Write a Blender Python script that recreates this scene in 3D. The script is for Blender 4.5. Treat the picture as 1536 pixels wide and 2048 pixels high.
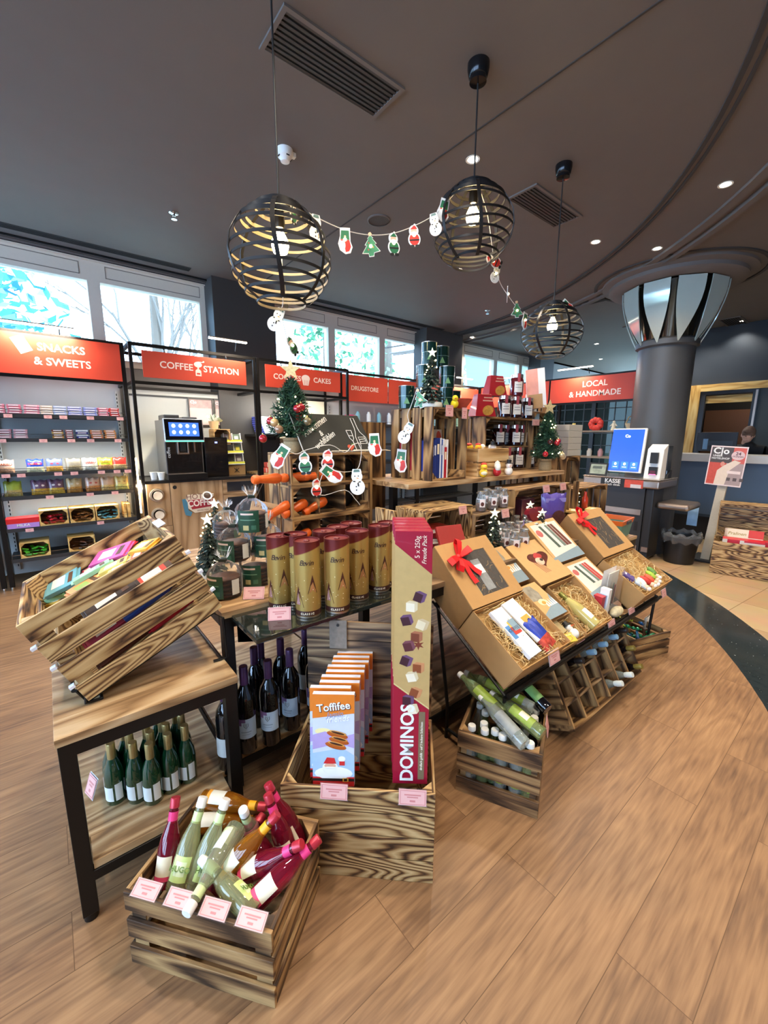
import bpy, math, random
from mathutils import Matrix, Vector, Euler
random.seed(7)
C = bpy.context.scene.collection
for _o in list(bpy.data.objects): bpy.data.objects.remove(_o)
SC = bpy.context.scene
# ------------------------------------------------------------------ camera
# room axes: X runs along the window wall, Y towards it, Z up; camera stands over the origin
F_PX, PITCH, ROLL, YAW, CAM_H = 823.5, 0.17969, 0.005166, 0.88966, 1.5
def cam_dir(x, y, z):
    c, s = math.cos(ROLL), math.sin(ROLL); x, y = c*x+s*y, -s*x+c*y
    c, s = math.cos(PITCH), math.sin(PITCH); y, z = c*y+s*z, -s*y+c*z
    rx, ry, rz = x, z, -y
    return Vector((rx*math.sin(YAW)+ry*math.cos(YAW), -rx*math.cos(YAW)+ry*math.sin(YAW), rz))
cam = bpy.data.objects.new('camera', bpy.data.cameras.new('camera')); C.objects.link(cam)
_r, _u, _b = cam_dir(1, 0, 0), cam_dir(0, -1, 0), -cam_dir(0, 0, 1)
cam.matrix_world = Matrix(((_r.x, _u.x, _b.x, 0), (_r.y, _u.y, _b.y, 0), (_r.z, _u.z, _b.z, CAM_H), (0, 0, 0, 1)))
cam.data.sensor_fit = 'VERTICAL'; cam.data.sensor_height = 24; cam.data.lens = 24*F_PX/2048
cam.data.clip_start = 0.02; cam.data.clip_end = 200
SC.camera = cam
# measuring helpers: where the sight line through photo pixel (u, v) meets a known surface of the room
def ray(u, v): return cam_dir(u-768, v-1024, F_PX)
O_ = Vector((0, 0, CAM_H))
def Z(u, v, z): d = ray(u, v); return O_ + d*((z-CAM_H)/d.z)
def PY(u, v, y): d = ray(u, v); return O_ + d*(y/d.y)
def PX(u, v, x): d = ray(u, v); return O_ + d*(x/d.x)
def PP(u, v, p, n): d = ray(u, v); return O_ + d*((Vector(p)-O_).dot(n)/d.dot(n))
# ------------------------------------------------------------------ light
W = bpy.data.worlds.new('sky'); SC.world = W; W.use_nodes = True
_n = W.node_tree.nodes; _bg = _n['Background']
_tc = _n.new('ShaderNodeTexCoord'); _sx = _n.new('ShaderNodeSeparateXYZ'); _rp = _n.new('ShaderNodeValToRGB')
_rp.color_ramp.elements[0].position = 0.0; _rp.color_ramp.elements[0].color = (.42, .64, 1, 1)
_rp.color_ramp.elements[1].position = 0.5; _rp.color_ramp.elements[1].color = (.50, .74, 1, 1)
_l = W.node_tree.links
_l.new(_tc.outputs['Generated'], _sx.inputs[0]); _l.new(_sx.outputs['Z'], _rp.inputs[0]); _l.new(_rp.outputs[0], _bg.inputs[0])
_bg.inputs[1].default_value = 7.0
def light(name, kind, loc, power, color, size=.1, rot=None, spot=None, parent=None, size_y=None):
    d = bpy.data.lights.new(name, kind); d.energy = power; d.color = color
    if kind == 'AREA':
        d.size = size
        if size_y: d.shape = 'RECTANGLE'; d.size_y = size_y
    elif kind == 'SPOT': d.spot_size = spot; d.spot_blend = .6; d.shadow_soft_size = size
    else: d.shadow_soft_size = size
    o = bpy.data.objects.new(name, d); C.objects.link(o); o.location = loc
    if rot: o.rotation_euler = rot
    if parent: o.parent = parent
    return o
WARM = (1.0, .86, .68); NEUT = (1.0, .93, .82)
SPOT_W, BULB_W, LED_W = 58, 8, 8
SC.view_settings.view_transform = 'Standard'; SC.view_settings.look = 'None'
SC.view_settings.gamma = 1; SC.view_settings.use_curve_mapping = False
SC.view_settings.exposure = 1.06
SC.cycles.use_denoising = True
SC.cycles.max_bounces = 8; SC.cycles.transparent_max_bounces = 16; SC.cycles.sample_clamp_indirect = 6
# ------------------------------------------------------------------ materials
def lin(h):
    if isinstance(h, str):
        h = h.lstrip('#'); h = tuple(int(h[i:i+2], 16)/255 for i in (0, 2, 4))
    return tuple((x/12.92 if x <= .04045 else ((x+.055)/1.055)**2.4) for x in h)
_M = {}
def M(col, rough=.5, metal=0., noise=.06, emit=0., coat=0., trans=0., scale=40.):
    k = (col, rough, metal, noise, emit, coat, trans, scale)
    if k in _M: return _M[k]
    m = bpy.data.materials.new('mat_%s' % str(col).strip('#')); m.use_nodes = True
    nt = m.node_tree; b = nt.nodes['Principled BSDF']; c = lin(col)
    b.inputs['Roughness'].default_value = rough; b.inputs['Metallic'].default_value = metal
    b.inputs['Coat Weight'].default_value = coat; b.inputs['Transmission Weight'].default_value = trans
    if noise:
        tc = nt.nodes.new('ShaderNodeTexCoord'); nz = nt.nodes.new('ShaderNodeTexNoise'); nz.inputs['Scale'].default_value = scale
        mx = nt.nodes.new('ShaderNodeMix'); mx.data_type = 'RGBA'
        mx.inputs[6].default_value = tuple(x*(1-noise*1.5) for x in c)+(1,); mx.inputs[7].default_value = tuple(min(1, x*(1+noise*1.5)) for x in c)+(1,)
        nt.links.new(tc.outputs['Object'], nz.inputs['Vector']); nt.links.new(nz.outputs['Fac'], mx.inputs[0]); nt.links.new(mx.outputs[2], b.inputs['Base Color'])
    else: b.inputs['Base Color'].default_value = c+(1,)
    if emit:
        b.inputs['Emission Color'].default_value = c+(1,); b.inputs['Emission Strength'].default_value = emit
    _M[k] = m; return m
def ramp(nt, stops):
    r = nt.nodes.new('ShaderNodeValToRGB'); e = r.color_ramp.elements
    while len(e) < len(stops): e.new(.5)
    for i, (p, c) in enumerate(stops): e[i].position = p; e[i].color = lin(c)+(1,)
    return r
def wood(name, stops, k=9., sx=1.6, sy=11., fine=.25, rough=.55, bump=.15):
    """grain = contour lines of a stretched noise field, laid along each board (attribute gr)"""
    m = bpy.data.materials.new(name); m.use_nodes = True; nt = m.node_tree; b = nt.nodes['Principled BSDF']; L = nt.links
    at = nt.nodes.new('ShaderNodeAttribute'); at.attribute_name = 'gr'
    mp = nt.nodes.new('ShaderNodeMapping'); mp.inputs['Scale'].default_value = (sx, sy, sy)
    n1 = nt.nodes.new('ShaderNodeTexNoise'); n1.inputs['Scale'].default_value = 1; n1.inputs['Detail'].default_value = 1.5; n1.inputs['Roughness'].default_value = .35
    mu = nt.nodes.new('ShaderNodeMath'); mu.operation = 'MULTIPLY'; mu.inputs[1].default_value = k
    pg = nt.nodes.new('ShaderNodeMath'); pg.operation = 'PINGPONG'; pg.inputs[1].default_value = .5
    m2 = nt.nodes.new('ShaderNodeMath'); m2.operation = 'MULTIPLY'; m2.inputs[1].default_value = 2
    mp2 = nt.nodes.new('ShaderNodeMapping'); mp2.inputs['Scale'].default_value = (9, 160, 160)
    n2 = nt.nodes.new('ShaderNodeTexNoise'); n2.inputs['Scale'].default_value = 1; n2.inputs['Detail'].default_value = 3
    ma = nt.nodes.new('ShaderNodeMath'); ma.operation = 'MULTIPLY_ADD'; ma.inputs[1].default_value = fine*2
    sb = nt.nodes.new('ShaderNodeMath'); sb.operation = 'SUBTRACT'; sb.inputs[1].default_value = fine
    # big soft patches of deeper scorching
    mp3 = nt.nodes.new('ShaderNodeMapping'); mp3.inputs['Scale'].default_value = (3, 7, 7)
    n3 = nt.nodes.new('ShaderNodeTexNoise'); n3.inputs['Scale'].default_value = 1
    ma3 = nt.nodes.new('ShaderNodeMath'); ma3.operation = 'MULTIPLY_ADD'; ma3.inputs[1].default_value = .7
    sb3 = nt.nodes.new('ShaderNodeMath'); sb3.operation = 'SUBTRACT'; sb3.inputs[1].default_value = .35
    r = ramp(nt, stops)
    for p in (mp, mp2, mp3): L.new(at.outputs['Vector'], p.inputs[0])
    L.new(mp.outputs[0], n1.inputs['Vector']); L.new(n1.outputs['Fac'], mu.inputs[0]); L.new(mu.outputs[0], pg.inputs[0]); L.new(pg.outputs[0], m2.inputs[0])
    L.new(mp2.outputs[0], n2.inputs['Vector']); L.new(n2.outputs['Fac'], ma.inputs[0]); L.new(m2.outputs[0], ma.inputs[2]); L.new(ma.outputs[0], sb.inputs[0])
    L.new(mp3.outputs[0], n3.inputs['Vector']); L.new(n3.outputs['Fac'], ma3.inputs[0]); L.new(sb.outputs[0], ma3.inputs[2]); L.new(ma3.outputs[0], sb3.inputs[0])
    L.new(sb3.outputs[0], r.inputs[0]); L.new(r.outputs[0], b.inputs['Base Color'])
    b.inputs['Roughness'].default_value = rough
    bp = nt.nodes.new('ShaderNodeBump'); bp.inputs['Strength'].default_value = bump; bp.inputs['Distance'].default_value = .003
    L.new(n2.outputs['Fac'], bp.inputs['Height']); L.new(bp.outputs[0], b.inputs['Normal'])
    return m
CHAR = wood('scorched_pine', [(.0, '#38210f'), (.25, '#77522f'), (.52, '#ac8856'), (1., '#caa976')], k=20, sx=1.5, sy=8.5, fine=.3)
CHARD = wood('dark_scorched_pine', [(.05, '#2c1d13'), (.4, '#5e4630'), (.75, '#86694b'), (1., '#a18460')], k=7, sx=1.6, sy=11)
CHAR2 = wood('brown_stained_pine', [(.05, '#33200f'), (.32, '#67482b'), (.6, '#8f6c44'), (1., '#b08b5b')], k=6, sx=1.3, sy=9, fine=.4)
PINE = wood('pale_pine', [(.05, '#8d6a3f'), (.3, '#b98e58'), (.6, '#cfa871'), (1., '#dcbc88')], k=5, sx=1.2, sy=9)
PINEY = wood('yellow_pine', [(.05, '#b98a45'), (.4, '#d6ab5e'), (1., '#e6c57f')], k=4, sx=1.5, sy=10)
OAK = wood('oak_board', [(.0, '#80603f'), (.3, '#a07c55'), (.6, '#b6946a'), (1., '#c8aa83')], k=7, sx=1.3, sy=9, rough=.42)
CABW = wood('light_oak_veneer', [(.0, '#8f6f4c'), (.4, '#a98761'), (1., '#bd9d77')], k=4, sx=1.0, sy=7, rough=.45)
BLACK = M('#1c1a19', .38, .5, .05); STEEL = M('#b7a79a', .28, .9, .05); DARK = M('#26282b', .5)
CHROME = M('#d8d8d6', .12, 1., 0)
KRAFT = M('#b58a55', .75, 0, .05, scale=25); KRAFTD = M('#8e6638', .8, 0, .06); WHITE = M('#ecebe6', .45, 0, .02); INK = M('#1d1d1d', .5, 0, 0)
def glass(name, col, rough=.02, ior=1.38, tr=.8):
    m = bpy.data.materials.new(name); m.use_nodes = True; b = m.node_tree.nodes['Principled BSDF']
    b.inputs['Base Color'].default_value = lin(col)+(1,); b.inputs['Transmission Weight'].default_value = tr; b.inputs['Roughness'].default_value = rough; b.inputs['Coat Weight'].default_value = .5; b.inputs['IOR'].default_value = ior
    return m
def film(name, col, alpha=.25, rough=.08, ior=1.3, fres=True, tint=(1, 1, 1)):
    """thin clear plastic or glass sheet: partly see-through, with sharp reflections"""
    m = bpy.data.materials.new(name); m.use_nodes = True; nt = m.node_tree; b = nt.nodes['Principled BSDF']
    nz = nt.nodes.new('ShaderNodeTexNoise'); nz.inputs['Scale'].default_value = 30; bp = nt.nodes.new('ShaderNodeBump'); bp.inputs['Strength'].default_value = .25
    nt.links.new(nz.outputs['Fac'], bp.inputs['Height'])
    b.inputs['Base Color'].default_value = lin(col)+(1,); b.inputs['Roughness'].default_value = rough; b.inputs['Specular IOR Level'].default_value = .8
    if rough > .03: nt.links.new(bp.outputs[0], b.inputs['Normal'])
    tr = nt.nodes.new('ShaderNodeBsdfTransparent'); tr.inputs[0].default_value = tint+(1,); fr = nt.nodes.new('ShaderNodeFresnel'); fr.inputs[0].default_value = ior
    ad = nt.nodes.new('ShaderNodeMath'); ad.operation = 'ADD'; ad.inputs[1].default_value = alpha; ad.use_clamp = True
    mx = nt.nodes.new('ShaderNodeMixShader'); out = nt.nodes['Material Output']
    ad.inputs[0].default_value = 0
    if fres: nt.links.new(fr.outputs[0], ad.inputs[0])
    nt.links.new(ad.outputs[0], mx.inputs[0]); nt.links.new(tr.outputs[0], mx.inputs[1]); nt.links.new(b.outputs[0], mx.inputs[2]); nt.links.new(mx.outputs[0], out.inputs[0])
    return m
PANE = film('window_glass', '#dfeff5', .0, .01); CELLO = film('cellophane', '#e8ecf2', .02, .06, 1.22); LIDF = film('lid_film', '#cfd4d6', .03, .06, 1.1, False); TEAL = film('tinted_glass', '#b9d8de', .0, .01, tint=(.13, .14, .13)); JARG = film('jar_glass', '#dfe6e4', .12, .03)
GLASSD = M('#1e221e', .06, 0, 0, coat=.6)
G_GREEN = M('#0e3a22', .06, 0, .02, coat=.8); G_BLACK = M('#0c0a0d', .05, 0, .02, coat=.8)
# ------------------------------------------------------------------ meshes
def T(x=0, y=0, z=0): return Matrix.Translation((x, y, z))
def RX(a): return Matrix.Rotation(a, 4, 'X')
def RY(a): return Matrix.Rotation(a, 4, 'Y')
def RZ(a): return Matrix.Rotation(a, 4, 'Z')
def frame(o, x, z):
    """matrix with origin o, x axis along x, z axis closest to z"""
    x = Vector(x).normalized(); z = Vector(z); y = z.cross(x).normalized(); z = x.cross(y)
    return Matrix(((x.x, y.x, z.x, o[0]), (x.y, y.y, z.y, o[1]), (x.z, y.z, z.z, o[2]), (0, 0, 0, 1)))
class MB:
    def __init__(s): s.v = []; s.f = []; s.mi = []; s.sm = []; s.gr = []; s.mats = []
    def m(s, mat):
        if mat not in s.mats: s.mats.append(mat)
        return s.mats.index(mat)
    def add(s, vs, fs, mat, smooth=False, gr=None, X=None):
        k = len(s.v)
        s.v += [tuple(X @ Vector(p)) if X is not None else tuple(p) for p in vs]; s.gr += gr if gr else [tuple(p) for p in vs]
        i = s.m(mat)
        for f in fs: s.f.append(tuple(k+a for a in f)); s.mi.append(i); s.sm.append(smooth)
        return s
    def box(s, c, d, mat, X=None, taper=1.):
        """box centred at c with full sizes d; wood grain runs along the longest side"""
        hx, hy, hz = d[0]/2, d[1]/2, d[2]/2
        l = [(sx*hx*(taper if sz > 0 else 1), sy*hy*(taper if sz > 0 else 1), sz*hz) for sz in (-1, 1) for sy in (-1, 1) for sx in (-1, 1)]
        ax = sorted(range(3), key=lambda i: -d[i]); r = (random.uniform(-9, 9), random.uniform(-9, 9), random.uniform(-9, 9))
        gr = [(p[ax[0]]+r[0], p[ax[1]]+r[1], p[ax[2]]+r[2]) for p in l]
        vs = [(p[0]+c[0], p[1]+c[1], p[2]+c[2]) for p in l]
        return s.add(vs, [(0, 2, 3, 1), (4, 5, 7, 6), (0, 1, 5, 4), (1, 3, 7, 5), (3, 2, 6, 7), (2, 0, 4, 6)], mat, gr=gr, X=X)
    def bb(s, lo, hi, mat, X=None):
        return s.box([(a+b)/2 for a, b in zip(lo, hi)], [abs(b-a) for a, b in zip(lo, hi)], mat, X)
    def hexa(s, p, mat):
        """eight corners: four of the bottom, four of the top, in the same turn"""
        return s.add(p, [(3, 2, 1, 0), (4, 5, 6, 7), (0, 1, 5, 4), (1, 2, 6, 5), (2, 3, 7, 6), (3, 0, 4, 7)], mat)
    def prism(s, pts, d, mat, X=None, z0=0., smooth=False):
        n = len(pts); vs = [(p[0], p[1], z0) for p in pts]+[(p[0], p[1], z0+d) for p in pts]
        fs = [tuple(range(n-1, -1, -1)), tuple(range(n, 2*n))]+[(i, (i+1) % n, n+(i+1) % n, n+i) for i in range(n)]
        return s.add(vs, fs, mat, smooth, X=X)
    def lathe(s, prof, mat, X=None, n=20, smooth=True, cap=True):
        vs = []; fs = []
        for r, z in prof:
            for i in range(n): a = 2*math.pi*i/n; vs.append((r*math.cos(a), r*math.sin(a), z))
        for j in range(len(prof)-1):
            for i in range(n): fs.append((j*n+i, j*n+(i+1) % n, (j+1)*n+(i+1) % n, (j+1)*n+i))
        if cap:
            if prof[0][0] > 1e-4: fs.append(tuple(range(n-1, -1, -1)))
            if prof[-1][0] > 1e-4: fs.append(tuple((len(prof)-1)*n+i for i in range(n)))
        return s.add(vs, fs, mat, smooth, X=X)
    def cyl(s, a, b, r, mat, n=12, r2=None):
        a, b = Vector(a), Vector(b); d = b-a; L = d.length
        up = Vector((0, 0, 1)) if abs(d.z) < .99*L else Vector((1, 0, 0))
        z = d.normalized(); x = up.cross(z).normalized(); y = z.cross(x)
        Mx = Matrix(((x.x, y.x, z.x, a.x), (x.y, y.y, z.y, a.y), (x.z, y.z, z.z, a.z), (0, 0, 0, 1)))
        return s.lathe([(r, 0), (r if r2 is None else r2, L)], mat, Mx, n)
    def tube(s, pts, r, mat, n=6, closed=False):
        pts = [Vector(p) for p in pts]; m = len(pts); vs = []; fs = []; prev = None
        for i, p in enumerate(pts):
            t = (pts[(i+1) % m]-pts[i-1]) if closed else (pts[min(i+1, m-1)]-pts[max(i-1, 0)])
            t = t.normalized() if t.length > 1e-9 else Vector((0, 0, 1))
            if prev is None:
                prev = Vector((0, 0, 1)) if abs(t.z) < .9 else Vector((1, 0, 0))
            x = (prev-t*prev.dot(t)).normalized(); prev = x; y = t.cross(x)
            rr = r[i] if isinstance(r, (list, tuple)) else r
            for k in range(n): a = 2*math.pi*k/n; vs.append(p+x*(rr*math.cos(a))+y*(rr*math.sin(a)))
        for i in range(m if closed else m-1):
            for k in range(n): fs.append((i*n+k, i*n+(k+1) % n, ((i+1) % m)*n+(k+1) % n, ((i+1) % m)*n+k))
        if not closed: fs.append(tuple(range(n-1, -1, -1))); fs.append(tuple((m-1)*n+k for k in range(n)))
        return s.add(vs, fs, mat, True)
    def ball(s, c, r, mat, n=12, m=8, X=None):
        if not isinstance(r, (tuple, list)): r = (r, r, r)
        vs = [(c[0], c[1], c[2]-r[2])]; fs = []
        for j in range(1, m):
            b = -math.pi/2+math.pi*j/m
            for i in range(n): a = 2*math.pi*i/n; vs.append((c[0]+r[0]*math.cos(b)*math.cos(a), c[1]+r[1]*math.cos(b)*math.sin(a), c[2]+r[2]*math.sin(b)))
        vs.append((c[0], c[1], c[2]+r[2])); e = len(vs)-1
        for i in range(n): fs.append((0, 1+(i+1) % n, 1+i)); fs.append((e, e-n+i, e-n+(i+1) % n))
        for j in range(m-2):
            for i in range(n): fs.append((1+j*n+i, 1+j*n+(i+1) % n, 1+(j+1)*n+(i+1) % n, 1+(j+1)*n+i))
        return s.add(vs, fs, mat, True, X=X)
    def build(s, name, parent=None, X=None, bevel=0.):
        me = bpy.data.meshes.new(name); me.from_pydata(s.v, [], s.f)
        for mt in s.mats: me.materials.append(mt)
        me.polygons.foreach_set('material_index', s.mi); me.polygons.foreach_set('use_smooth', s.sm)
        a = me.attributes.new('gr', 'FLOAT_VECTOR', 'POINT'); a.data.foreach_set('vector', [x for g in s.gr for x in g])
        me.update()
        if any(s.sm): me.set_sharp_from_angle(angle=.7)
        o = bpy.data.objects.new(name, me); C.objects.link(o)
        if parent: o.parent = parent
        if X is not None: o.matrix_local = X
        if bevel:
            b = o.modifiers.new('bevel', 'BEVEL'); b.width = bevel; b.segments = 2; b.limit_method = 'ANGLE'
        return o
def tag(o, label, cat, group=None):
    o['label'] = label; o['category'] = cat
    if group: o['group'] = group
    return o
def thing(name, label, cat, X=None, group=None):
    o = bpy.data.objects.new(name, None); C.objects.link(o); o.empty_display_size = .05
    if X is not None: o.matrix_world = X if isinstance(X, Matrix) else T(*X)
    return tag(o, label, cat, group)
def struct(o): o['kind'] = 'structure'; return o
def stuff(o): o['kind'] = 'stuff'; return o
def solo(mb, name, label, cat, group=None, X=None, bevel=0.): return tag(mb.build(name, None, X, bevel), label, cat, group)
KIDS = {}
def dup(o, label, X=None, group=None):
    """copy of a thing with copies of its parts and their parts"""
    if o.name not in KIDS: KIDS[o.name] = [(c, list(c.children)) for c in o.children]
    r = o.copy(); C.objects.link(r)
    if X is not None: r.matrix_world = X
    for c, gs in KIDS[o.name]:
        d = c.copy(); C.objects.link(d); d.parent = r
        for g in gs: e = g.copy(); C.objects.link(e); e.parent = d
    r['label'] = label
    if group: r['group'] = group
    return r
_TX = {}
def text(s, size, mat, parent, X, name='lettering', bold=.0, ext=.0006, space=1., shear=0.):
    k = (s, bold, space, shear)
    if k not in _TX:
        cu = bpy.data.curves.new('t', 'FONT'); cu.body = s; cu.align_x = 'CENTER'; cu.align_y = 'CENTER'; cu.offset = bold; cu.space_character = space; cu.shear = shear
        cu.resolution_u = 3; cu.space_line = .95; cu.extrude = .02
        o = bpy.data.objects.new('t', cu); C.objects.link(o); dg = bpy.context.evaluated_depsgraph_get()
        _TX[k] = bpy.data.meshes.new_from_object(o.evaluated_get(dg)); bpy.data.objects.remove(o)
    me = _TX[k].copy(); me.name = name; me.materials.clear(); me.materials.append(mat)
    o = bpy.data.objects.new(name, me); C.objects.link(o)
    if parent: o.parent = parent
    o.matrix_local = X @ Matrix.Diagonal((size, size, ext/.02, 1)) if not isinstance(size, tuple) else X @ Matrix.Diagonal((size[0], size[1], ext/.02, 1))
    return o
def ordn(i): return ['first', 'second', 'third', 'fourth', 'fifth', 'sixth', 'seventh', 'eighth', 'ninth', 'tenth', 'eleventh', 'twelfth', 'thirteenth', 'fourteenth', 'fifteenth', 'sixteenth', 'seventeenth', 'eighteenth', 'nineteenth', 'twentieth'][i]
FACE_Y = Matrix(((1, 0, 0, 0), (0, 0, -1, 0), (0, 1, 0, 0), (0, 0, 0, 1)))   # writing that faces -Y, read along +X
FACE_X = Matrix(((0, 0, -1, 0), (-1, 0, 0, 0), (0, 1, 0, 0), (0, 0, 0, 1)))  # writing that faces -X, read along -Y
# ------------------------------------------------------------------ the room
def floor_wood():
    m = bpy.data.materials.new('vinyl_oak_planks'); m.use_nodes = True; nt = m.node_tree; b = nt.nodes['Principled BSDF']; L = nt.links
    tc = nt.nodes.new('ShaderNodeTexCoord'); mp = nt.nodes.new('ShaderNodeMapping'); mp.inputs['Location'].default_value = (.1, .065, 0)
    br = nt.nodes.new('ShaderNodeTexBrick'); br.inputs['Scale'].default_value = 1; br.inputs['Brick Width'].default_value = 1.25; br.inputs['Row Height'].default_value = .19
    br.inputs['Mortar Size'].default_value = .0012; br.inputs['Mortar Smooth'].default_value = .2; br.offset = .37; br.inputs['Bias'].default_value = 0
    br.inputs['Color1'].default_value = (0, 0, 0, 1); br.inputs['Color2'].default_value = (1, 1, 1, 1); br.inputs['Mortar'].default_value = (.5, .5, .5, 1)
    L.new(tc.outputs['Object'], mp.inputs[0]); L.new(mp.outputs[0], br.inputs['Vector'])
    sc = nt.nodes.new('ShaderNodeVectorMath'); sc.operation = 'MULTIPLY_ADD'; sc.inputs[1].default_value = (31, 17, 9)
    L.new(br.outputs['Color'], sc.inputs[0]); L.new(mp.outputs[0], sc.inputs[2])
    st = nt.nodes.new('ShaderNodeMapping'); st.inputs['Scale'].default_value = (1.3, 7, 1); L.new(sc.outputs[0], st.inputs[0])
    n1 = nt.nodes.new('ShaderNodeTexNoise'); n1.inputs['Scale'].default_value = 1; n1.inputs['Detail'].default_value = 3; n1.inputs['Roughness'].default_value = .5; L.new(st.outputs[0], n1.inputs['Vector'])
    k = nt.nodes.new('ShaderNodeMath'); k.operation = 'MULTIPLY'; k.inputs[1].default_value = 15; L.new(n1.outputs['Fac'], k.inputs[0])
    pg = nt.nodes.new('ShaderNodeMath'); pg.operation = 'PINGPONG'; pg.inputs[1].default_value = 1; L.new(k.outputs[0], pg.inputs[0])
    st2 = nt.nodes.new('ShaderNodeMapping'); st2.inputs['Scale'].default_value = (5, 90, 1); L.new(sc.outputs[0], st2.inputs[0])
    n2 = nt.nodes.new('ShaderNodeTexNoise'); n2.inputs['Scale'].default_value = 1; n2.inputs['Detail'].default_value = 3; L.new(st2.outputs[0], n2.inputs['Vector'])
    st3 = nt.nodes.new('ShaderNodeMapping'); st3.inputs['Scale'].default_value = (1.6, 3.5, 1); L.new(sc.outputs[0], st3.inputs[0])
    n3 = nt.nodes.new('ShaderNodeTexNoise'); n3.inputs['Scale'].default_value = 1; L.new(st3.outputs[0], n3.inputs['Vector'])
    def mad(a, f, c):
        q = nt.nodes.new('ShaderNodeMath'); q.operation = 'MULTIPLY_ADD'; q.inputs[1].default_value = f
        L.new(a, q.inputs[0])
        if isinstance(c, float): q.inputs[2].default_value = c
        else: L.new(c, q.inputs[2])
        return q.outputs[0]
    s = mad(pg.outputs[0], .17, -.15); s = mad(n2.outputs['Fac'], .62, s); s = mad(n3.outputs['Fac'], .44, s); s = mad(br.outputs['Color'], .1, s)
    r = ramp(nt, [(.18, '#5c4230'), (.4, '#7d5c40'), (.58, '#916d4c'), (.85, '#a8835d')]); L.new(s, r.inputs[0])
    mx = nt.nodes.new('ShaderNodeMix'); mx.data_type = 'RGBA'; mx.inputs[7].default_value = lin('#5d4128')+(1,)
    L.new(br.outputs['Fac'], mx.inputs[0]); L.new(r.outputs[0], mx.inputs[6]); L.new(mx.outputs[2], b.inputs['Base Color'])
    b.inputs['Roughness'].default_value = .42; b.inputs['Specular IOR Level'].default_value = .4
    return m
def granite():
    m = bpy.data.materials.new('black_granite'); m.use_nodes = True; nt = m.node_tree; b = nt.nodes['Principled BSDF']
    v = nt.nodes.new('ShaderNodeTexVoronoi'); v.inputs['Scale'].default_value = 34; n = nt.nodes.new('ShaderNodeTexNoise'); n.inputs['Scale'].default_value = 26
    mu = nt.nodes.new('ShaderNodeMath'); mu.operation = 'MULTIPLY_ADD'; mu.inputs[1].default_value = .35
    tc = nt.nodes.new('ShaderNodeTexCoord')
    for q in (v, n): nt.links.new(tc.outputs['Object'], q.inputs['Vector'])
    r = ramp(nt, [(.19, '#c9c6b8'), (.24, '#4d524e'), (.3, '#20272a'), (.7, '#2b3234')])
    nt.links.new(n.outputs['Fac'], mu.inputs[0]); nt.links.new(v.outputs['Distance'], mu.inputs[2])
    nt.links.new(mu.outputs[0], r.inputs[0]); nt.links.new(r.outputs[0], b.inputs['Base Color']); b.inputs['Roughness'].default_value = .12
    return m
def tiles():
    m = bpy.data.materials.new('beige_stone_tiles'); m.use_nodes = True; nt = m.node_tree; b = nt.nodes['Principled BSDF']
    tc = nt.nodes.new('ShaderNodeTexCoord'); mp = nt.nodes.new('ShaderNodeMapping'); mp.inputs['Rotation'].default_value = (0, 0, .1)
    br = nt.nodes.new('ShaderNodeTexBrick'); br.offset = 0; br.inputs['Scale'].default_value = 1; br.inputs['Brick Width'].default_value = .6; br.inputs['Row Height'].default_value = .4; br.inputs['Mortar Size'].default_value = .003
    br.inputs['Color1'].default_value = lin('#c6a67c')+(1,); br.inputs['Color2'].default_value = lin('#d3b68e')+(1,); br.inputs['Mortar'].default_value = lin('#957a58')+(1,)
    n = nt.nodes.new('ShaderNodeTexNoise'); n.inputs['Scale'].default_value = 3; n.inputs['Detail'].default_value = 5; mx = nt.nodes.new('ShaderNodeMix'); mx.data_type = 'RGBA'; mx.blend_type = 'MULTIPLY'; mx.inputs[0].default_value = .35
    nt.links.new(tc.outputs['Object'], mp.inputs[0]); nt.links.new(mp.outputs[0], br.inputs['Vector']); nt.links.new(mp.outputs[0], n.inputs['Vector'])
    nt.links.new(br.outputs['Color'], mx.inputs[6]); nt.links.new(n.outputs['Color'], mx.inputs[7]); nt.links.new(mx.outputs[2], b.inputs['Base Color']); b.inputs['Roughness'].default_value = .22
    return m
ACX, ACY, RIN, ROUT = .56, 5.9, 6.144, 6.52
arc = [math.radians(a) for a in range(-130, 31, 2)]
b = MB(); vs = [(ACX+RIN*math.cos(a), ACY+RIN*math.sin(a), 0) for a in arc]+[(-4.2, 6.2, 0), (-4.2, 1, 0)]
b.add(vs, [tuple(range(len(vs)))], floor_wood()); struct(b.build('floor'))
b = MB(); k = len(arc)
b.add([(ACX+r*math.cos(a), ACY+r*math.sin(a), .0) for r in (RIN, ROUT) for a in arc], [(i, k+i, k+i+1, i+1) for i in range(k-1)], granite()); struct(b.build('trim_1'))
b = MB(); b.add([(-5, -4, -.004), (14, -4, -.004), (14, 9, -.004), (-5, 9, -.004)], [(0, 1, 2, 3)], tiles()); struct(b.build('floor'))
CEIL = M('#665f5b', .75, 0, .03, scale=6); CEILD = M('#3a3736', .8, 0, .03); CREAM = M('#dcd3c2', .6, 0, .02); NAVY = M('#262e37', .7, 0, .05, scale=4)
GREYW = M('#8b8986', .7, 0, .04, scale=5); GROOVE = M('#151515', .8, 0, 0)
b = MB(); b.bb((-5, -4, 3.45), (14, 6.3, 3.6), CEIL); struct(b.build('ceiling'))
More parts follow.
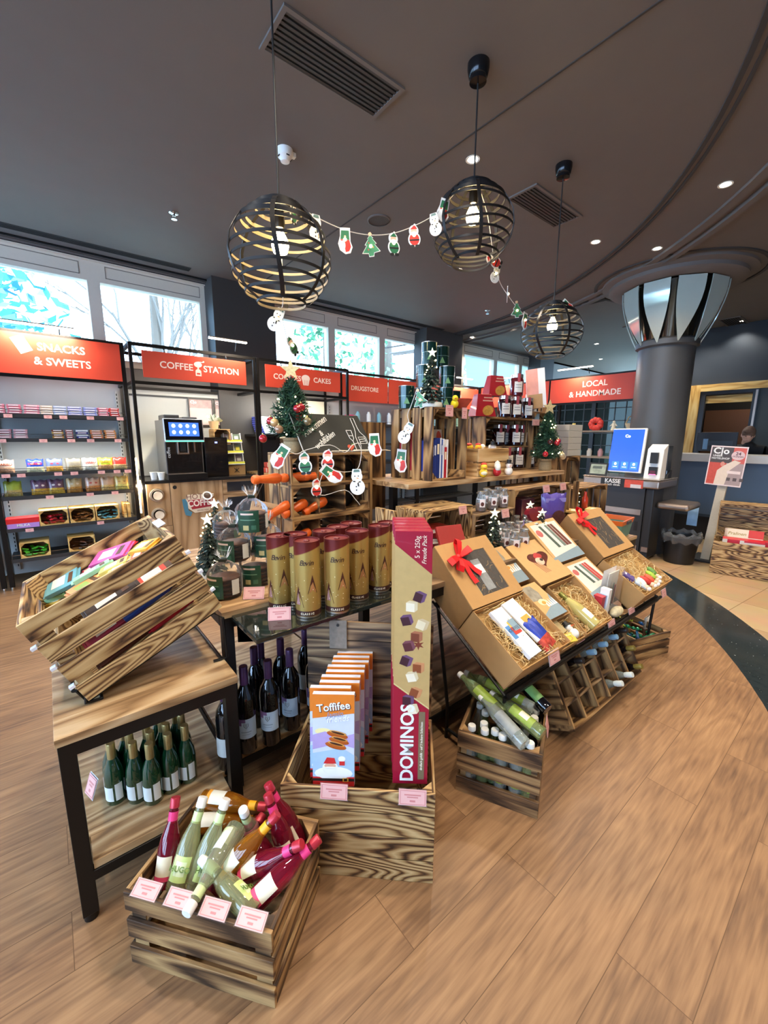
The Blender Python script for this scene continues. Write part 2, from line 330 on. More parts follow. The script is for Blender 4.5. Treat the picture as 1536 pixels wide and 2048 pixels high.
# curved ceiling band over the edge of the wooden floor: stepped coves
b = MB(); a2 = [math.radians(a) for a in range(-92, 20, 2)]; k = len(a2)
for r0, r1, z in ((5.68, 5.71, 3.437), (5.74, 5.76, 3.437), (6.22, 6.30, 3.425), (6.36, 6.42, 3.41)):
    vs = [(ACX+r*math.cos(a), ACY+r*math.sin(a), zz) for r, zz in ((r0, 3.45), (r0, z), (r1, z), (r1, 3.45)) for a in a2]
    b.add(vs, [(j*k+i, (j+1)*k+i, (j+1)*k+i+1, j*k+i+1) for j in range(3) for i in range(k-1)], CEILD if r1-r0 < .05 else CEIL, True)
struct(b.build('trim_2'))
b = MB(); b.bb((2.372, -2, 3.446), (2.384, 5.5, 3.4505), CEILD); struct(b.build('trim_3'))
# stepped cornice and slot diffuser along the window wall
b = MB()
for y0, y1, z in ((5.80, 5.83, 3.442), (5.83, 5.86, 3.43), (5.86, 5.885, 3.415), (5.885, 5.95, 3.40)): b.bb((-5, y0, z), (6.3, y1, 3.45), CEIL if z > 3.40 else CREAM)
for y in (5.80, 5.835, 5.872): b.bb((-5, y, 3.41 if y > 5.86 else 3.43), (6.3, y+.012, 3.4495), GROOVE)
for y in (6.3-.03, 6.33, 6.39): b.bb((y, 2.9, 3.425), (y+.02, 5.95, 3.4495), CEILD)
struct(b.build('trim_4'))
b = MB(); b.bb((-4, 5.54, 3.444), (1.55, 5.66, 3.452), CEILD)
for i in range(6): b.bb((-4, 5.552+i*.018, 3.441), (1.55, 5.558+i*.018, 3.4445), GROOVE)
solo(b, 'slot_diffuser', 'long dark slotted air diffuser in the ceiling along the left windows', 'air vent')
b = MB(); b.bb((2.75, 5.54, 3.444), (5.9, 5.66, 3.452), CEILD)
for i in range(6): b.bb((2.75, 5.552+i*.018, 3.441), (5.9, 5.558+i*.018, 3.4445), GROOVE)
solo(b, 'slot_diffuser', 'dark slotted air diffuser in the ceiling above the middle three windows', 'air vent')
# ceiling beyond the curved band is a little lower and catches the daylight
# window wall: parapet, dark piers, three window bands
WY = 5.95
b = MB(); b.bb((-5, WY, 0), (14, WY+.3, 2.3), GREYW)
b.bb((1.86, WY, 2.3), (2.70, WY+.3, 3.45), GREYW); b.bb((5.90, WY, 2.3), (6.85, WY+.3, 3.45), GREYW); b.bb((10, WY, 2.3), (14, WY+.3, 3.45), GREYW)
b.bb((-5, WY, 3.41), (14, WY+.3, 3.6), GREYW); struct(b.build('wall_back'))
for i, (x0, x1) in enumerate(((1.80, 2.62), (5.52, 6.5), (9.3, 9.9))):
    b = MB(); b.bb((x0, 5.62, 0), (x1, 5.949, 3.449), M('#3b3937', .6, 0, .05)); struct(b.build('pillar' if i else 'pillar'))
def window(n, x0, x1, mull, z0=2.3, z1=3.41):
    b = MB(); w = .07; zt = 3.2
    b.bb((x0, WY-.02, z0), (x0+w, WY+.1, z1), CREAM); b.bb((x1-w, WY-.02, z0), (x1, WY+.1, z1), CREAM)
    b.bb((x0+w, WY-.02, zt), (x1-w, WY+.1, z1), CREAM); b.bb((x0+w, WY-.02, z0), (x1-w, WY+.1, z0+.08), CREAM)
    edges = [x0]+[q for m in mull for q in (m-.06, m+.06)]+[x1]
    for m in mull: b.bb((m-.06, WY-.03, z0+.08), (m+.06, WY+.1, zt), CREAM)
    for a, c in zip(edges[::2], edges[1::2]):     # recessed line round each blind box
        for q in ((a+.06, zt+.05, c-.06, zt+.057), (a+.06, zt+.17, c-.06, zt+.177)): b.bb((q[0], WY-.024, q[1]), (q[2], WY-.018, q[3]), M('#7b7468', .8, 0, 0))
        for x in (a+.06, c-.066): b.bb((x, WY-.024, zt+.05), (x+.006, WY-.018, zt+.17), M('#7b7468', .8, 0, 0))
    fr = struct(b.build('window_%d' % n))
    for a, c in zip(edges[::2], edges[1::2]):
        p = MB(); p.bb((a+.05, WY+.05, z0+.05), (c-.05, WY+.056, zt+.02), PANE); p.build('pane', fr)
window(1, -3.2, 1.80, (-1.9, -.66, .605)); window(2, 2.62, 5.90, (3.71, 4.74)); window(3, 6.86, 10, (7.98, 8.95))
# the rest of the shell
DW = M('#6d6862', .7, 0, .04)
b = MB(); b.bb((-5, -4, 0), (-4.6, 6.2, .7), DW); b.bb((-5, -4, 3.2), (-4.6, 6.2, 3.45), DW)
for y in (-4, -1.6, .9, 3.4, 5.8): b.bb((-5, y, .7), (-4.6, y+.4, 3.2), DW)
struct(b.build('wall_left'))     # unseen side wall, its open bays added to let bluish daylight in
b = MB(); b.bb((-5, -4.4, 0), (14, -4, 3.45), DW); struct(b.build('wall_front'))
b = MB(); RW = 9.5   # wall behind the reception with a doorway
b.bb((RW, 2.50, 0), (RW+.25, 2.95, 3.45), NAVY); b.bb((RW, -4, 0), (RW+.25, 1.62, 3.45), M('#3b4345', .6, 0, .04)); b.bb((RW, 1.62, 2.34), (RW+.25, 2.5, 3.45), NAVY)
b.bb((RW, -4, 2.46), (RW-.004, 1.62, 3.45), NAVY); struct(b.build('wall_right'))
b = MB(); OAKF = PINEY
b.bb((RW-.05, 2.44, 0), (RW, 2.60, 2.47), OAKF); b.bb((RW-.05, -2, 2.35), (RW, 2.44, 2.47), OAKF)
dr = struct(b.build('door_1'))
b = MB(); b.bb((RW-.02, 2.36, 0), (RW+.05, 2.44, 2.35), M('#1e2731', .4)); b.bb((RW-.02, 1.62, 0), (RW+.05, 1.70, 2.35), M('#1e2731', .4)); b.bb((RW-.02, 1.70, 2.29), (RW+.05, 2.36, 2.35), M('#1e2731', .4))
b.build('jamb', dr)
b = MB(); b.bb((RW+.02, 1.7, 2.14), (RW+.03, 2.36, 2.27), PINEY); b.build('transom', dr)
b = MB(); b.bb((RW-.022, 1.635, 0), (RW-.02, 1.665, 2.33), STEEL); b.build('edge_strip', dr)
b = MB(); b.bb((11.2, 1.9, 0), (11.26, 2.75, 2.1), M('#6b4526', .5)); b.bb((11.3, 0, 0), (11.4, 4, 3.45), M('#181514', .8)); b.bb((RW+.25, 3.2, 0), (11.4, 3.3, 3.45), M('#181514', .8)); b.bb((RW+.25, .6, 0), (11.4, .7, 3.45), M('#181514', .8)); struct(b.build('wall_far'))
light('back_room_fill', 'POINT', (10.4, 1.6, 2.6), 14, WARM, .1)  # unseen point light added to brighten the brown door behind the doorway
# glazed screen behind the local goods: grey bars on daylight
b = MB(); GX = 8.6
for y in [2.95+i*.2 for i in range(15)]: b.bb((GX, y-.008, .3), (GX+.02, y+.008, 2.6), M('#4b565c', .5))
for z in [.4+i*.24 for i in range(10)]: b.bb((GX, 2.95, z-.008), (GX+.02, 5.9, z+.008), M('#4b565c', .5))
for y in (2.95, 3.95, 4.95, 5.9): b.bb((GX-.02, y-.04, 0), (GX+.06, y+.04, 2.7), M('#3b4854', .5))
b.bb((GX-.02, 2.95, 2.6), (GX+.06, 5.9, 2.7), M('#3b4854', .5)); g = struct(b.build('window_4'))
b = MB(); b.bb((GX+.022, 2.95, .3), (GX+.028, 5.9, 2.6), TEAL); b.build('pane', g)
# the round pillar and its mirror-glass calyx
PXY = (6.30, 2.05)
b = MB(); b.lathe([(.31, 0), (.31, 2.62), (.345, 2.64), (.345, 2.70), (.32, 2.72)], M('#4a4a4a', .45, 0, .04, scale=5), T(*PXY, 0), 40); pl = struct(b.build('pillar'))
b = MB(); b.lathe([(.30, 2.72), (.36, 2.95), (.47, 3.33)], M('#5d564e', .1, .9, 0), T(*PXY, 0), 24); b.build('core', pl)
MIRR = M('#b9c9c2', .12, .25, .03, coat=.8, scale=8)
for i in range(10):
    a = 2*math.pi*i/10; b = MB(); vs = []; n = 9
    for j in range(n):
        t = j/(n-1); z = 2.66+.66*t; rad = .345+.22*math.sin(t*math.pi/2); wd = .006+.135*math.sin(min(1, t*1.15)*math.pi/2)
        for s in (-1, 1): q = a+s*wd/rad; vs.append((PXY[0]+rad*math.cos(q), PXY[1]+rad*math.sin(q), z)); vs.append((PXY[0]+(rad-.012)*math.cos(q), PXY[1]+(rad-.012)*math.sin(q), z))
    fs = []
    for j in range(n-1):
        o = j*4; fs += [(o, o+2, o+6, o+4), (o+1, o+5, o+7, o+3), (o, o+4, o+5, o+1), (o+2, o+3, o+7, o+6)]
    b.add(vs, fs, MIRR, True); b.build('petal', pl)
b = MB(); b.lathe([(.54, 3.33), (.68, 3.33), (.72, 3.36), (.72, 3.40), (.80, 3.42), (.80, 3.45)], CEIL, T(*PXY, 0), 48, cap=False); b.lathe([(.86, 3.449), (.86, 3.437), (.90, 3.437), (.90, 3.449)], CEILD, T(*PXY, 0), 48, cap=False)
b.build('ceiling_ring', pl)
# ------------------------------------------------------------------ ceiling fittings
def vent(x0, x1, y0, y1, label):
    t = thing('ceiling_vent', label, 'air vent', ((x0+x1)/2, (y0+y1)/2, 3.45), 'ceiling vents'); hx, hy = (x1-x0)/2, (y1-y0)/2
    b = MB()
    for lo, hi in (((-hx, -hy, -.012), (hx, -hy+.022, 0)), ((-hx, hy-.022, -.012), (hx, hy, 0)), ((-hx, -hy+.022, -.012), (-hx+.022, hy-.022, 0)), ((hx-.022, -hy+.022, -.012), (hx, hy-.022, 0))): b.bb(lo, hi, CEIL)
    b.build('frame', t)
    b = MB(); b.bb((-hx+.02, -hy+.02, -.002), (hx-.02, hy-.02, -.0005), GROOVE)
    k = 9
    for i in range(k): y = -hy+.03+(2*hy-.06)*i/(k-1); b.box((0, y, -.008), (2*hx-.044, .016, .003), M('#33302e', .5), T(0, 0, 0))
    b.build('louvres', t)
vent(1.06, 1.80, 2.05, 2.34, 'wide dark louvred ceiling vent nearest the camera, above the first pendant lamp')
vent(3.18, 3.93, 2.06, 2.34, 'dark louvred ceiling vent beside the third pendant lamp')
vent(8.2, 8.95, 3.1, 3.4, 'small far ceiling vent beyond the round pillar, left side'); vent(8.9, 9.6, 1.9, 2.2, 'small far ceiling vent above the reception doorway')
t = thing('smoke_detector', 'white round smoke detector on the ceiling beside the first lamp cord', 'smoke detector', (1.50, 2.96, 3.45))
b = MB(); b.lathe([(.055, 0), (.055, -.02), (.05, -.045), (.036, -.055), (.03, -.075), (0, -.08)], WHITE, None, 24); b.bb((.045, -.02, -.03), (.075, .01, -.002), WHITE); b.build('housing', t)
b = MB()
for a in range(8):
    if a % 2 == 0: b.box((0, -.046, -.05), (.022, .004, .006), INK, RZ(a*math.pi/4))
b.build('slot', t)
for (x, y, l) in ((1.10, 4.34, 'small chrome sprinkler head on the ceiling above the coffee station'), (5.55, 4.32, 'small sprinkler head on the ceiling near the back corner')):
    t = thing('sprinkler', l, 'sprinkler', (x, y, 3.45), 'ceiling sprinklers'); b = MB(); b.lathe([(.04, 0), (.04, -.006), (.012, -.01), (.012, -.03)], CHROME, None, 16); b.build('rose', t)
    b = MB(); b.lathe([(.006, -.03), (.006, -.05), (.024, -.052), (.024, -.056)], CHROME, None, 12); b.build('deflector', t)
t = thing('ceiling_speaker', 'round grey loudspeaker grille flush in the ceiling between the lamps', 'speaker', (2.58, 3.28, 3.45)); b = MB(); b.lathe([(.105, 0), (.105, -.008), (.095, -.012)], CEIL, None, 32, cap=False); b.build('rim', t)
b = MB(); b.lathe([(.095, -.006), (0, -.007)], M('#45403c', .8), None, 32); b.build('grille', t)
LAMPF = M('#fff3dc', .5, 0, 0, emit=14)
dl = [(2.58, 2.20, 'downlight beside the cord of the second pendant lamp'), (4.33, 1.14, 'bright downlight at the right edge of the ceiling'), (4.53, 2.22, 'downlight to the right of the second ceiling vent'), (5.17, 1.88, 'downlight between vent and pillar, close to the curved ceiling line'),
      (6.74, 4.71, 'small downlight above the local goods shelf'), (6.75, 5.6, 'small downlight in the back corner above the green tins'), (9.2, 4.3, 'far downlight left of the pillar'), (11.0, 5.0, 'farthest downlight, lowest one left of the pillar'), (8.9, 2.86, 'far downlight just right of the pillar'), (9.3, 1.95, 'far downlight at the right edge above the reception'), (9.1, 2.45, 'far downlight above the reception doorway')]
for i, (x, y, l) in enumerate(dl):
    t = thing('downlight', l, 'ceiling light', (x, y, 3.449), 'recessed ceiling downlights')
    b = MB(); b.lathe([(.036, -.001), (.05, -.003), (.05, 0)], WHITE, None, 20, cap=False); b.build('bezel', t); b = MB(); b.lathe([(.036, -.0015), (0, -.0012)], LAMPF, None, 20); b.build('lens', t)
    light('downlight_or_fill_beam', 'SPOT', (x, y, 3.43), SPOT_W*(1.0 if x < 6 else .35 if x > 9 else .7), WARM if x < 6 else NEUT, .04, (0, 0, 0), 2.0)
# spots without fixtures: unseen downlights, some added to brighten the left front
for (x, y) in ((1.1, .4), (2.6, .1), (.8, 3.4), (-.7, .9), (-.3, 2.3), (2.2, 4.3), (4.2, 4.2), (.6, -1.4), (2.6, -1.6), (4.6, -.6), (6.4, 0), (1.0, 1.3)):
    light('downlight_or_fill_beam', 'SPOT', (x, y, 3.43), SPOT_W, NEUT if x < .7 else WARM, .05, (0, 0, 0), 2.1)
# ------------------------------------------------------------------ price cards
PINK = M('#e2ada7', .5, 0, .02); PINKD = M('#c97f7c', .5, 0, 0)
def card(X, label, group, w=.08, h=.05, tilt=0., name='price_card', holder=True):
    """card centred on X, face along local +z, text upright along local y"""
    b = MB(); b.box((0, 0, 0), (w, h, .0016), PINK)
    e = .0011
    for lo, hi in (((-w*.46, h*.40, e), (w*.46, h*.43, e+.0003)), ((-w*.46, -h*.43, e), (w*.46, -h*.40, e+.0003)), ((-w*.46, -h*.4, e), (-w*.44, h*.4, e+.0003)), ((w*.44, -h*.4, e), (w*.46, h*.4, e+.0003)),
                   ((-w*.3, h*.12, e), (w*.3, h*.2, e+.0003)), ((-w*.2, -h*.02, e), (w*.2, h*.05, e+.0003)), ((-w*.1, -h*.28, e), (w*.1, -h*.16, e+.0003))): b.bb(lo, hi, PINKD)
    if holder: b.box((0, 0, -.0018), (w*1.06, h*1.08, .0016), CELLO)
    return solo(b, name, label, 'price card', group, X)
RED = M('#cf452e', .5, 0, .03, scale=3)
CREAMT = M('#f3dccb', .5, 0, 0)
BK = M('#b3b6b4', .65, 0, .04, scale=3)
def led_bar(X, L, label):
    t = thing('led_tube_light', label, 'lamp', X, 'LED tubes above the shelf signs'); b = MB(); b.box((0, 0, 0), (L, .03, .014), M('#fff4dd', .4, 0, 0, emit=9)); b.build('tube', t)
    b = MB(); b.box((0, .0, .012), (L, .034, .01), STEEL); b.build('housing', t)
    b = MB(); b.tube([(L*.3, .01, .015), (L*.3, .10, .0), (L*.3, .14, -.08)], .006, BLACK); b.build('arm', t)
    light('led_tube_glow', 'AREA', X @ Vector((0, 0, -.012)), LED_W, WARM, L, (0, 0, 0), size_y=.03)
    return t
def unit(name, label, x0, x1, zs, yf=5.27, yb=5.70, ztop=2.46, sign=True, foot=True):
    t = thing(name, label, 'shelving', (x0, yf, 0)); w = x1-x0; d = yb-yf
    for x in (0, w):
        b = MB(); b.bb((x-.02, 0, .03), (x+.02, .04, ztop), BLACK); b.cyl((x, .02, 0), (x, .02, .03), .012, CHROME); b.build('post', t, bevel=.003)
    b = MB(); b.bb((.02, 0, ztop-.03), (w-.02, .03, ztop), BLACK); b.bb((.02, 0, 2.035), (w-.02, .03, 2.065), BLACK)
    for x in (0, w): b.bb((x-.015, .04, ztop-.03), (x+.015, d, ztop), BLACK); b.bb((x-.015, .04, 2.035), (x+.015, d, 2.065), BLACK)
    b.bb((0, d-.03, ztop-.03), (w, d, ztop), BLACK); b.build('frame', t)
    b = MB(); b.bb((0, d, .05), (w, d+.02, 2.2), BK); b.build('back_panel', t)
    for x in (.03, w-.055):
        b = MB(); b.bb((x, d-.03, .1), (x+.025, d, 2.0), M('#b9bcba', .4, .5, .02))
        for i in range(44): b.bb((x+.008, d-.0305, .14+i*.042), (x+.017, d-.0300, .164+i*.042), GROOVE)
        b.build('slotted_upright', t)
    for z in zs:
        b = MB(); b.bb((.02, .02, z-.03), (w-.02, d-.03, z), M('#2a2b2d', .45, .3, .03)); b.bb((.02, .006, z-.032), (w-.02, .02, z+.004), M('#3a3b3d', .4, .3, 0)); s = b.build('shelf', t)
        b = MB(); b.tube([(.03, .02, z), (.03, .02, z+.04), (w-.03, .02, z+.04), (w-.03, .02, z)], .0025, CHROME); b.build('rail', s)
    return t
def sign(name, label, X, w, h, lines, mat=RED, icon=None, hang=0):
    """printed board centred on X, facing local +z"""
    t = thing(name, label, 'sign', X); b = MB(); b.box((0, 0, -.006), (w, h, .012), mat); p = b.build('board', t, bevel=.001)
    for s, x, y, sz in lines: text(s, sz, CREAMT, t, T(x, y, .0004), bold=.018)
    for x in (-w*.3, w*.3):
        if hang: k = MB(); k.tube([(x, .05, -.01), (x, h/2+.02, -.012), (x, h/2+.06, -hang)], .006, BLACK); k.build('hanger', t)
    if icon:
        b = MB(); icon(b); b.build('emblem', t)
    return t
ZS = [1.70, 1.47, 1.142, .915, .604, .30]
SH = unit('sweets_shelf', 'tall black-framed grey shelving full of sweets under the snacks sign', -.41, .72, ZS)
U2 = unit('sweets_shelf', 'black-framed shelving cut by the left edge of the photo, beside the snacks shelf', -1.6, -.47, ZS)
def ic_packet(b):
    X = T(-.235, .085, 0) @ RZ(.45)
    b.box((0, 0, .001), (.10, .15, .001), CREAMT, X); b.ball((0, 0, .0015), (.035, .035, .0004), M('#e8a08a', .5, 0, 0), 16, 6, X)
sign('snacks_sign', 'orange-red SNACKS & SWEETS sign above the sweets shelf', T(.155, 5.262, 2.25) @ FACE_Y, 1.09, .37, [('SNACKS', .06, .075, .10), ('& SWEETS', .06, -.055, .10)], icon=ic_packet)
sign('blank_sign', 'orange-red sign board at the left edge of the photo', T(-1.03, 5.262, 2.25) @ FACE_Y, 1.09, .37, [])
led_bar(T(.05, 5.16, 2.50), .55, 'lit LED tube above the snacks sign in front of the left window')
# warm strip light inside the shelf
def strip(x, y, z, L, label):
    t = thing('shelf_light', label, 'lamp', (x, y, z), 'upright light strips beside the shelves'); b = MB(); b.bb((-.008, -.01, -L/2), (.008, .01, L/2), M('#ffe2a8', .4, 0, 0, emit=5)); b.build('strip', t)
    light('strip_glow', 'AREA', (x-.03, y, z), 9, (1, .86, .6), .02, (0, -math.pi/2, 0), size_y=L)
for z in ZS[:-1]:
    light('shelf_strip', 'AREA', (.16, 5.30, z+.21 if z != 1.70 else 2.02), 1.1 if z == 1.70 else 3.0, (1, .93, .82), 1.0, (.35, 0, 0), size_y=.02)
strip(.752, 5.30, .95, .62, 'glowing upright light strip between snacks shelf and coffee station')
# --- row 1 and 2: stacks of chocolate bars
def bar_stack(x, z, w, n, c, what, y=5.30, d=.15, h=.022, group=None, cols=None):
    for i in range(n):
        b = MB(); m = M(cols[i % len(cols)] if cols else c, .35, 0, .1); x_ = x+random.uniform(-.004, .004)
        b.bb((-w/2, 0, 0), (w/2, d, h*.8), m); b.bb((-w/2*.72, -.001, h*.25), (w/2*.72, 0, h*.6), WHITE if (i % 2) else M('#f4e3df', .5, 0, 0))
        solo(b, 'chocolate_bar', ('%s, %s from the bottom' % (what, ordn(i))), 'chocolate', group or 'chocolate bars on the sweets shelf', T(x_, y, z+.0005+i*h), .002)
for k, (x, w, c, nm) in enumerate(((-.32, .10, '#e58d9c', 'rose pink'), (-.20, .10, '#e0798d', 'deep pink'), (-.075, .115, '#e98fa0', 'pink and cream'), (.035, .09, '#e9cdb3', 'cream'), (.14, .10, '#c3cdec', 'pale blue'), (.26, .11, '#b4b4ea', 'lilac'), (.385, .11, '#97a0de', 'periwinkle blue'), (.50, .085, '#e8788e', 'candy pink'), (.60, .085, '#dc3b3a', 'red'))):
    bar_stack(x, 1.703, w, 4, c, '%s chocolate bar on the top sweets shelf' % nm)
for k, (x, w, c, nm, cols) in enumerate(((-.30, .10, '#c98a90', 'dusty pink', None), (-.18, .10, '#cf979c', 'pale rose', None), (.10, .09, '#c08a3a', 'gold and brown', ('#b6812f', '#7c4a22', '#c79a45', '#6b3520')), (.19, .06, '#8c4a3a', 'maroon', ('#8c3a3a', '#b9756a')), (.30, .10, '#2d2f7a', 'blue and white', ('#2c2d78', '#dfe2ee')), (.42, .10, '#c5672e', 'copper orange', ('#c5672e', '#d88a4a')), (.54, .10, '#e08a3c', 'light orange', None))):
    bar_stack(x, 1.473, w, 4, c, '%s chocolate bar on the second sweets shelf' % nm, cols=cols)
# --- pillow bags
def bag_mesh(w, h, d, top, bot, win=None, band=None):
    b = MB(); n, m = 10, 10
    def pt(i, j, s):
        u, v = i/n*2-1, j/m*2-1; e = max(0, (1-abs(u)**2.4))*max(0, (1-abs(v)**2.6))
        wob = .006*math.sin(u*9+s*2)*(1 if abs(v) > .7 else .3)
        return (u*w/2*(1-.05*(1-abs(v))), s*(d/2*e**.55)+wob, (v+1)*h/2+.006*math.sin(u*7)*(v > .5))
    for s in (-1, 1):
        vs = [pt(i, j, s) for j in range(m+1) for i in range(n+1)]
        for lo, hi, mt in ((0, int(m*.45), bot), (int(m*.45), m, top)):
            fs = [((j*(n+1)+i), (j*(n+1)+i+1), ((j+1)*(n+1)+i+1), ((j+1)*(n+1)+i)) for j in range(lo, hi) for i in range(n)]
            b.add(vs, fs if s > 0 else [f[::-1] for f in fs], mt, True)
    return b
def pouch(X, w, h, d, top, bot, label, word=None, wc='#c8281e', band=None, group='bags of sweets on the sweets shelf', name='sweets_bag'):
    t = thing(name, label, 'sweets', X, group); bag_mesh(w, h, d, M(top, .3, 0, .12, coat=.4), M(bot, .3, 0, .5, coat=.4, scale=70)).build('pouch', t)
    if band:
        b = MB(); b.ball((0, -d*.36, h*.6), (w*.33, .008, h*.13), M(band, .4, 0, 0), 14, 8); b.build('print', t)
    if word: text(word, w*.22, M(wc, .4, 0, 0), t, T(0, -d*.36-.012, h*.62) @ RX(math.pi/2), bold=.03)
    return t
row3 = ((-.33, '#e9d2c0', '#e2a184', 'cream and peach', 'HARIBO', '#a8523f', '#efe0d2'), (-.11, '#2746b0', '#d8d6a4', 'royal blue', 'HARIBO', '#c8281e', '#f0ead8'), (.04, '#5c6a94', '#d0963e', 'slate blue and orange', None, '', '#b23a52'), (.195, '#7c776a', '#8b7f62', 'dull grey-green', None, '', None), (.335, '#d9d2c4', '#cfc6b6', 'pale white', 'HARIBO', '#b03a35', '#e4ddd0'), (.47, '#c3d23a', '#b98a55', 'lime green topped', 'HARIBO', '#8a6a20', '#e8c74a'), (.60, '#d8362c', '#e2b07a', 'bright red topped', None, '', None))
for x, a, c, nm, wd, wc, bd in row3: pouch(T(x, 5.36, 1.143) @ RX(-.12), .135, .125, .06, a, c, '%s gummy bag on the third sweets shelf' % nm, wd, wc or '#c8281e', bd)
row4 = ((-.30, '#b7c94a', '#cbb06a', 'lime and yellow twist', None), (-.10, '#6d5068', '#c99a3c', 'purple and yellow', '#e2d6cf'), (.03, '#6a4c60', '#d0a43f', 'plum and gold', '#e2d6cf'), (.18, '#c4a878', '#b5803a', 'beige nut', '#d9c8a8'), (.34, '#c9a58c', '#b8783c', 'brown paper nut', '#b85a4c'), (.47, '#cba684', '#d2a866', 'tan', None), (.60, '#dcbb6a', '#e2c06a', 'straw yellow', '#b98a52'))
for x, a, c, nm, bd in row4: pouch(T(x, 5.36, .916) @ RX(-.12), .135, .145, .06, a, c, '%s snack bag on the fourth sweets shelf' % nm, None, band=bd)
# --- little wooden crates of wrapped sweets, opening to the front
def mini_crate(X, w, h, d, label, group, wd=PINEY):
    t = thing('small_crate', label, 'crate', X, group)
    b = MB(); b.bb((-w/2, 0, 0), (w/2, d, .008), wd); b.build('bottom', t)
    b = MB(); b.bb((-w/2, 0, h-.008), (w/2, d, h), wd); b.build('top', t)
    for s in (-1, 1): b = MB(); b.bb((s*w/2, 0, .008), (s*(w/2-.009), d, h-.008), wd); b.build('side', t)
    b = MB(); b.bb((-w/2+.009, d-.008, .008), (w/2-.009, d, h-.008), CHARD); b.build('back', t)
    for sx in (-1, 1):
        for z in (.008, h-.008): b = MB(); q = .035*(1 if z < h/2 else -1); b.prism([(sx*(w/2-.009), z), (sx*(w/2-.009-.035), z), (sx*(w/2-.009), z+q)] if (sx*q) < 0 else [(sx*(w/2-.009), z), (sx*(w/2-.009), z+q), (sx*(w/2-.009-.035), z)], .008, wd, FACE_Y, -.010); b.build('corner_block', t)
    return t
def sweets(X, w, d, h, n, cols, what, group, shape='twist', seed=1, size=.022):
    rnd = random.Random(seed)
    for i in range(n):
        lay = i // max(1, n//3); px = rnd.uniform(-w/2+.02, w/2-.02); py = .012+rnd.uniform(0, d*.5)+lay*.01; pz = .012+lay*h*.2+rnd.uniform(0, .006)
        b = MB(); m = M(rnd.choice(cols), .25, .1, .15, coat=.3); Rm = T(px, py, pz+size*.5) @ RZ(rnd.uniform(0, 3)) @ RY(rnd.uniform(-.4, .4))
        if shape == 'twist':
            b.ball((0, 0, 0), (size, size*.62, size*.55), m, 8, 6)
            for s in (-1, 1): b.add([(s*size*.9, 0, 0), (s*size*1.7, -size*.6, size*.2), (s*size*1.7, size*.6, -size*.2)], [(0, 1, 2), (2, 1, 0)], m)
        else: b.box((0, 0, 0), (size*2.4, size*1.3, size*.55), m)
        solo(b, 'wrapped_sweet', what, 'sweet', group, X @ Rm, .002)
for i, (x, z, cols, nm, sh, w) in enumerate(((-.02, .607, ('#c21c34', '#a8142c', '#d83a4c'), 'red', 'twist', .23), (.215, .607, ('#8a5a2c', '#a06a34', '#6e4420'), 'brown', 'bar', .21), (.435, .607, ('#5fa3ad', '#4a8a99', '#83bcc2'), 'turquoise', 'bar', .21), (-.20, .303, ('#3fae2c', '#56c43c', '#2c8a20'), 'green', 'bar', .23), (.18, .303, ('#3b2416', '#5a3a22'), 'dark brown', 'bar', .23))):
    X = T(x, 5.28, z); mini_crate(X, w, .155, .22, 'small yellow pine crate of %s sweets standing on the sweets shelf' % nm, 'little crates on the sweets shelf')
    sweets(X, w, .17, .15, 18, cols, '%s wrapped sweet in its little crate on the sweets shelf' % nm, '%s sweets in a little crate' % nm, sh, 5+i)
b = MB(); b.bb((-.012, 0, 0), (.012, .2, .16), PINEY); b.bb((.02, 0, 0), (.05, .2, .155), PINEY); solo(b, 'crate_board', 'pair of upright yellow boards at the right end of the fifth sweets shelf', 'board', None, T(.60, 5.29, .6045))
t = thing('chocolate_box', 'red and lilac chocolate gift box lying on the fifth sweets shelf', 'box', T(-.26, 5.28, .6045)); b = MB(); b.bb((-.12, 0, 0), (.12, .16, .05), M('#b58ad0', .35, 0, .03)); b.build('carton', t)
b = MB(); b.bb((-.125, 0, .05), (.125, .165, .10), M('#d8282c', .3, 0, .03)); b.build('lid', t); text('MILKA', .035, WHITE, t, T(0, -.001, .03) @ FACE_Y, bold=.02)
for i, (x, z) in enumerate(((-.25, 1.70), (.04, 1.70), (.16, 1.70), (.38, 1.70), (.64, 1.70), (-.32, 1.47), (-.02, 1.47), (.20, 1.47), (.36, 1.47), (.60, 1.47), (-.33, 1.142), (-.22, 1.142), (.06, 1.142), (.19, 1.142), (.42, 1.142), (.56, 1.142), (.66, 1.142), (-.03, .915), (.30, .915), (.52, .915), (-.22, .604), (.36, .604))):
    row = {1.70: 'top', 1.47: 'second', 1.142: 'third', .915: 'fourth', .604: 'fifth'}[z]; k = sum(1 for q in ((-.25, 1.70), (.04, 1.70), (.16, 1.70), (.38, 1.70), (.64, 1.70), (-.32, 1.47), (-.02, 1.47), (.20, 1.47), (.36, 1.47), (.60, 1.47), (-.33, 1.142), (-.22, 1.142), (.06, 1.142), (.19, 1.142), (.42, 1.142), (.56, 1.142), (.66, 1.142), (-.03, .915), (.30, .915), (.52, .915), (-.22, .604), (.36, .604)) if q[1] == z and q[0] < x)
    card(T(x, 5.262, z-.022) @ FACE_Y @ RX(-.15), '%s price card from the left on the %s sweets shelf edge' % (ordn(k), row), 'price cards on the sweets shelf', .062, .034, holder=False)
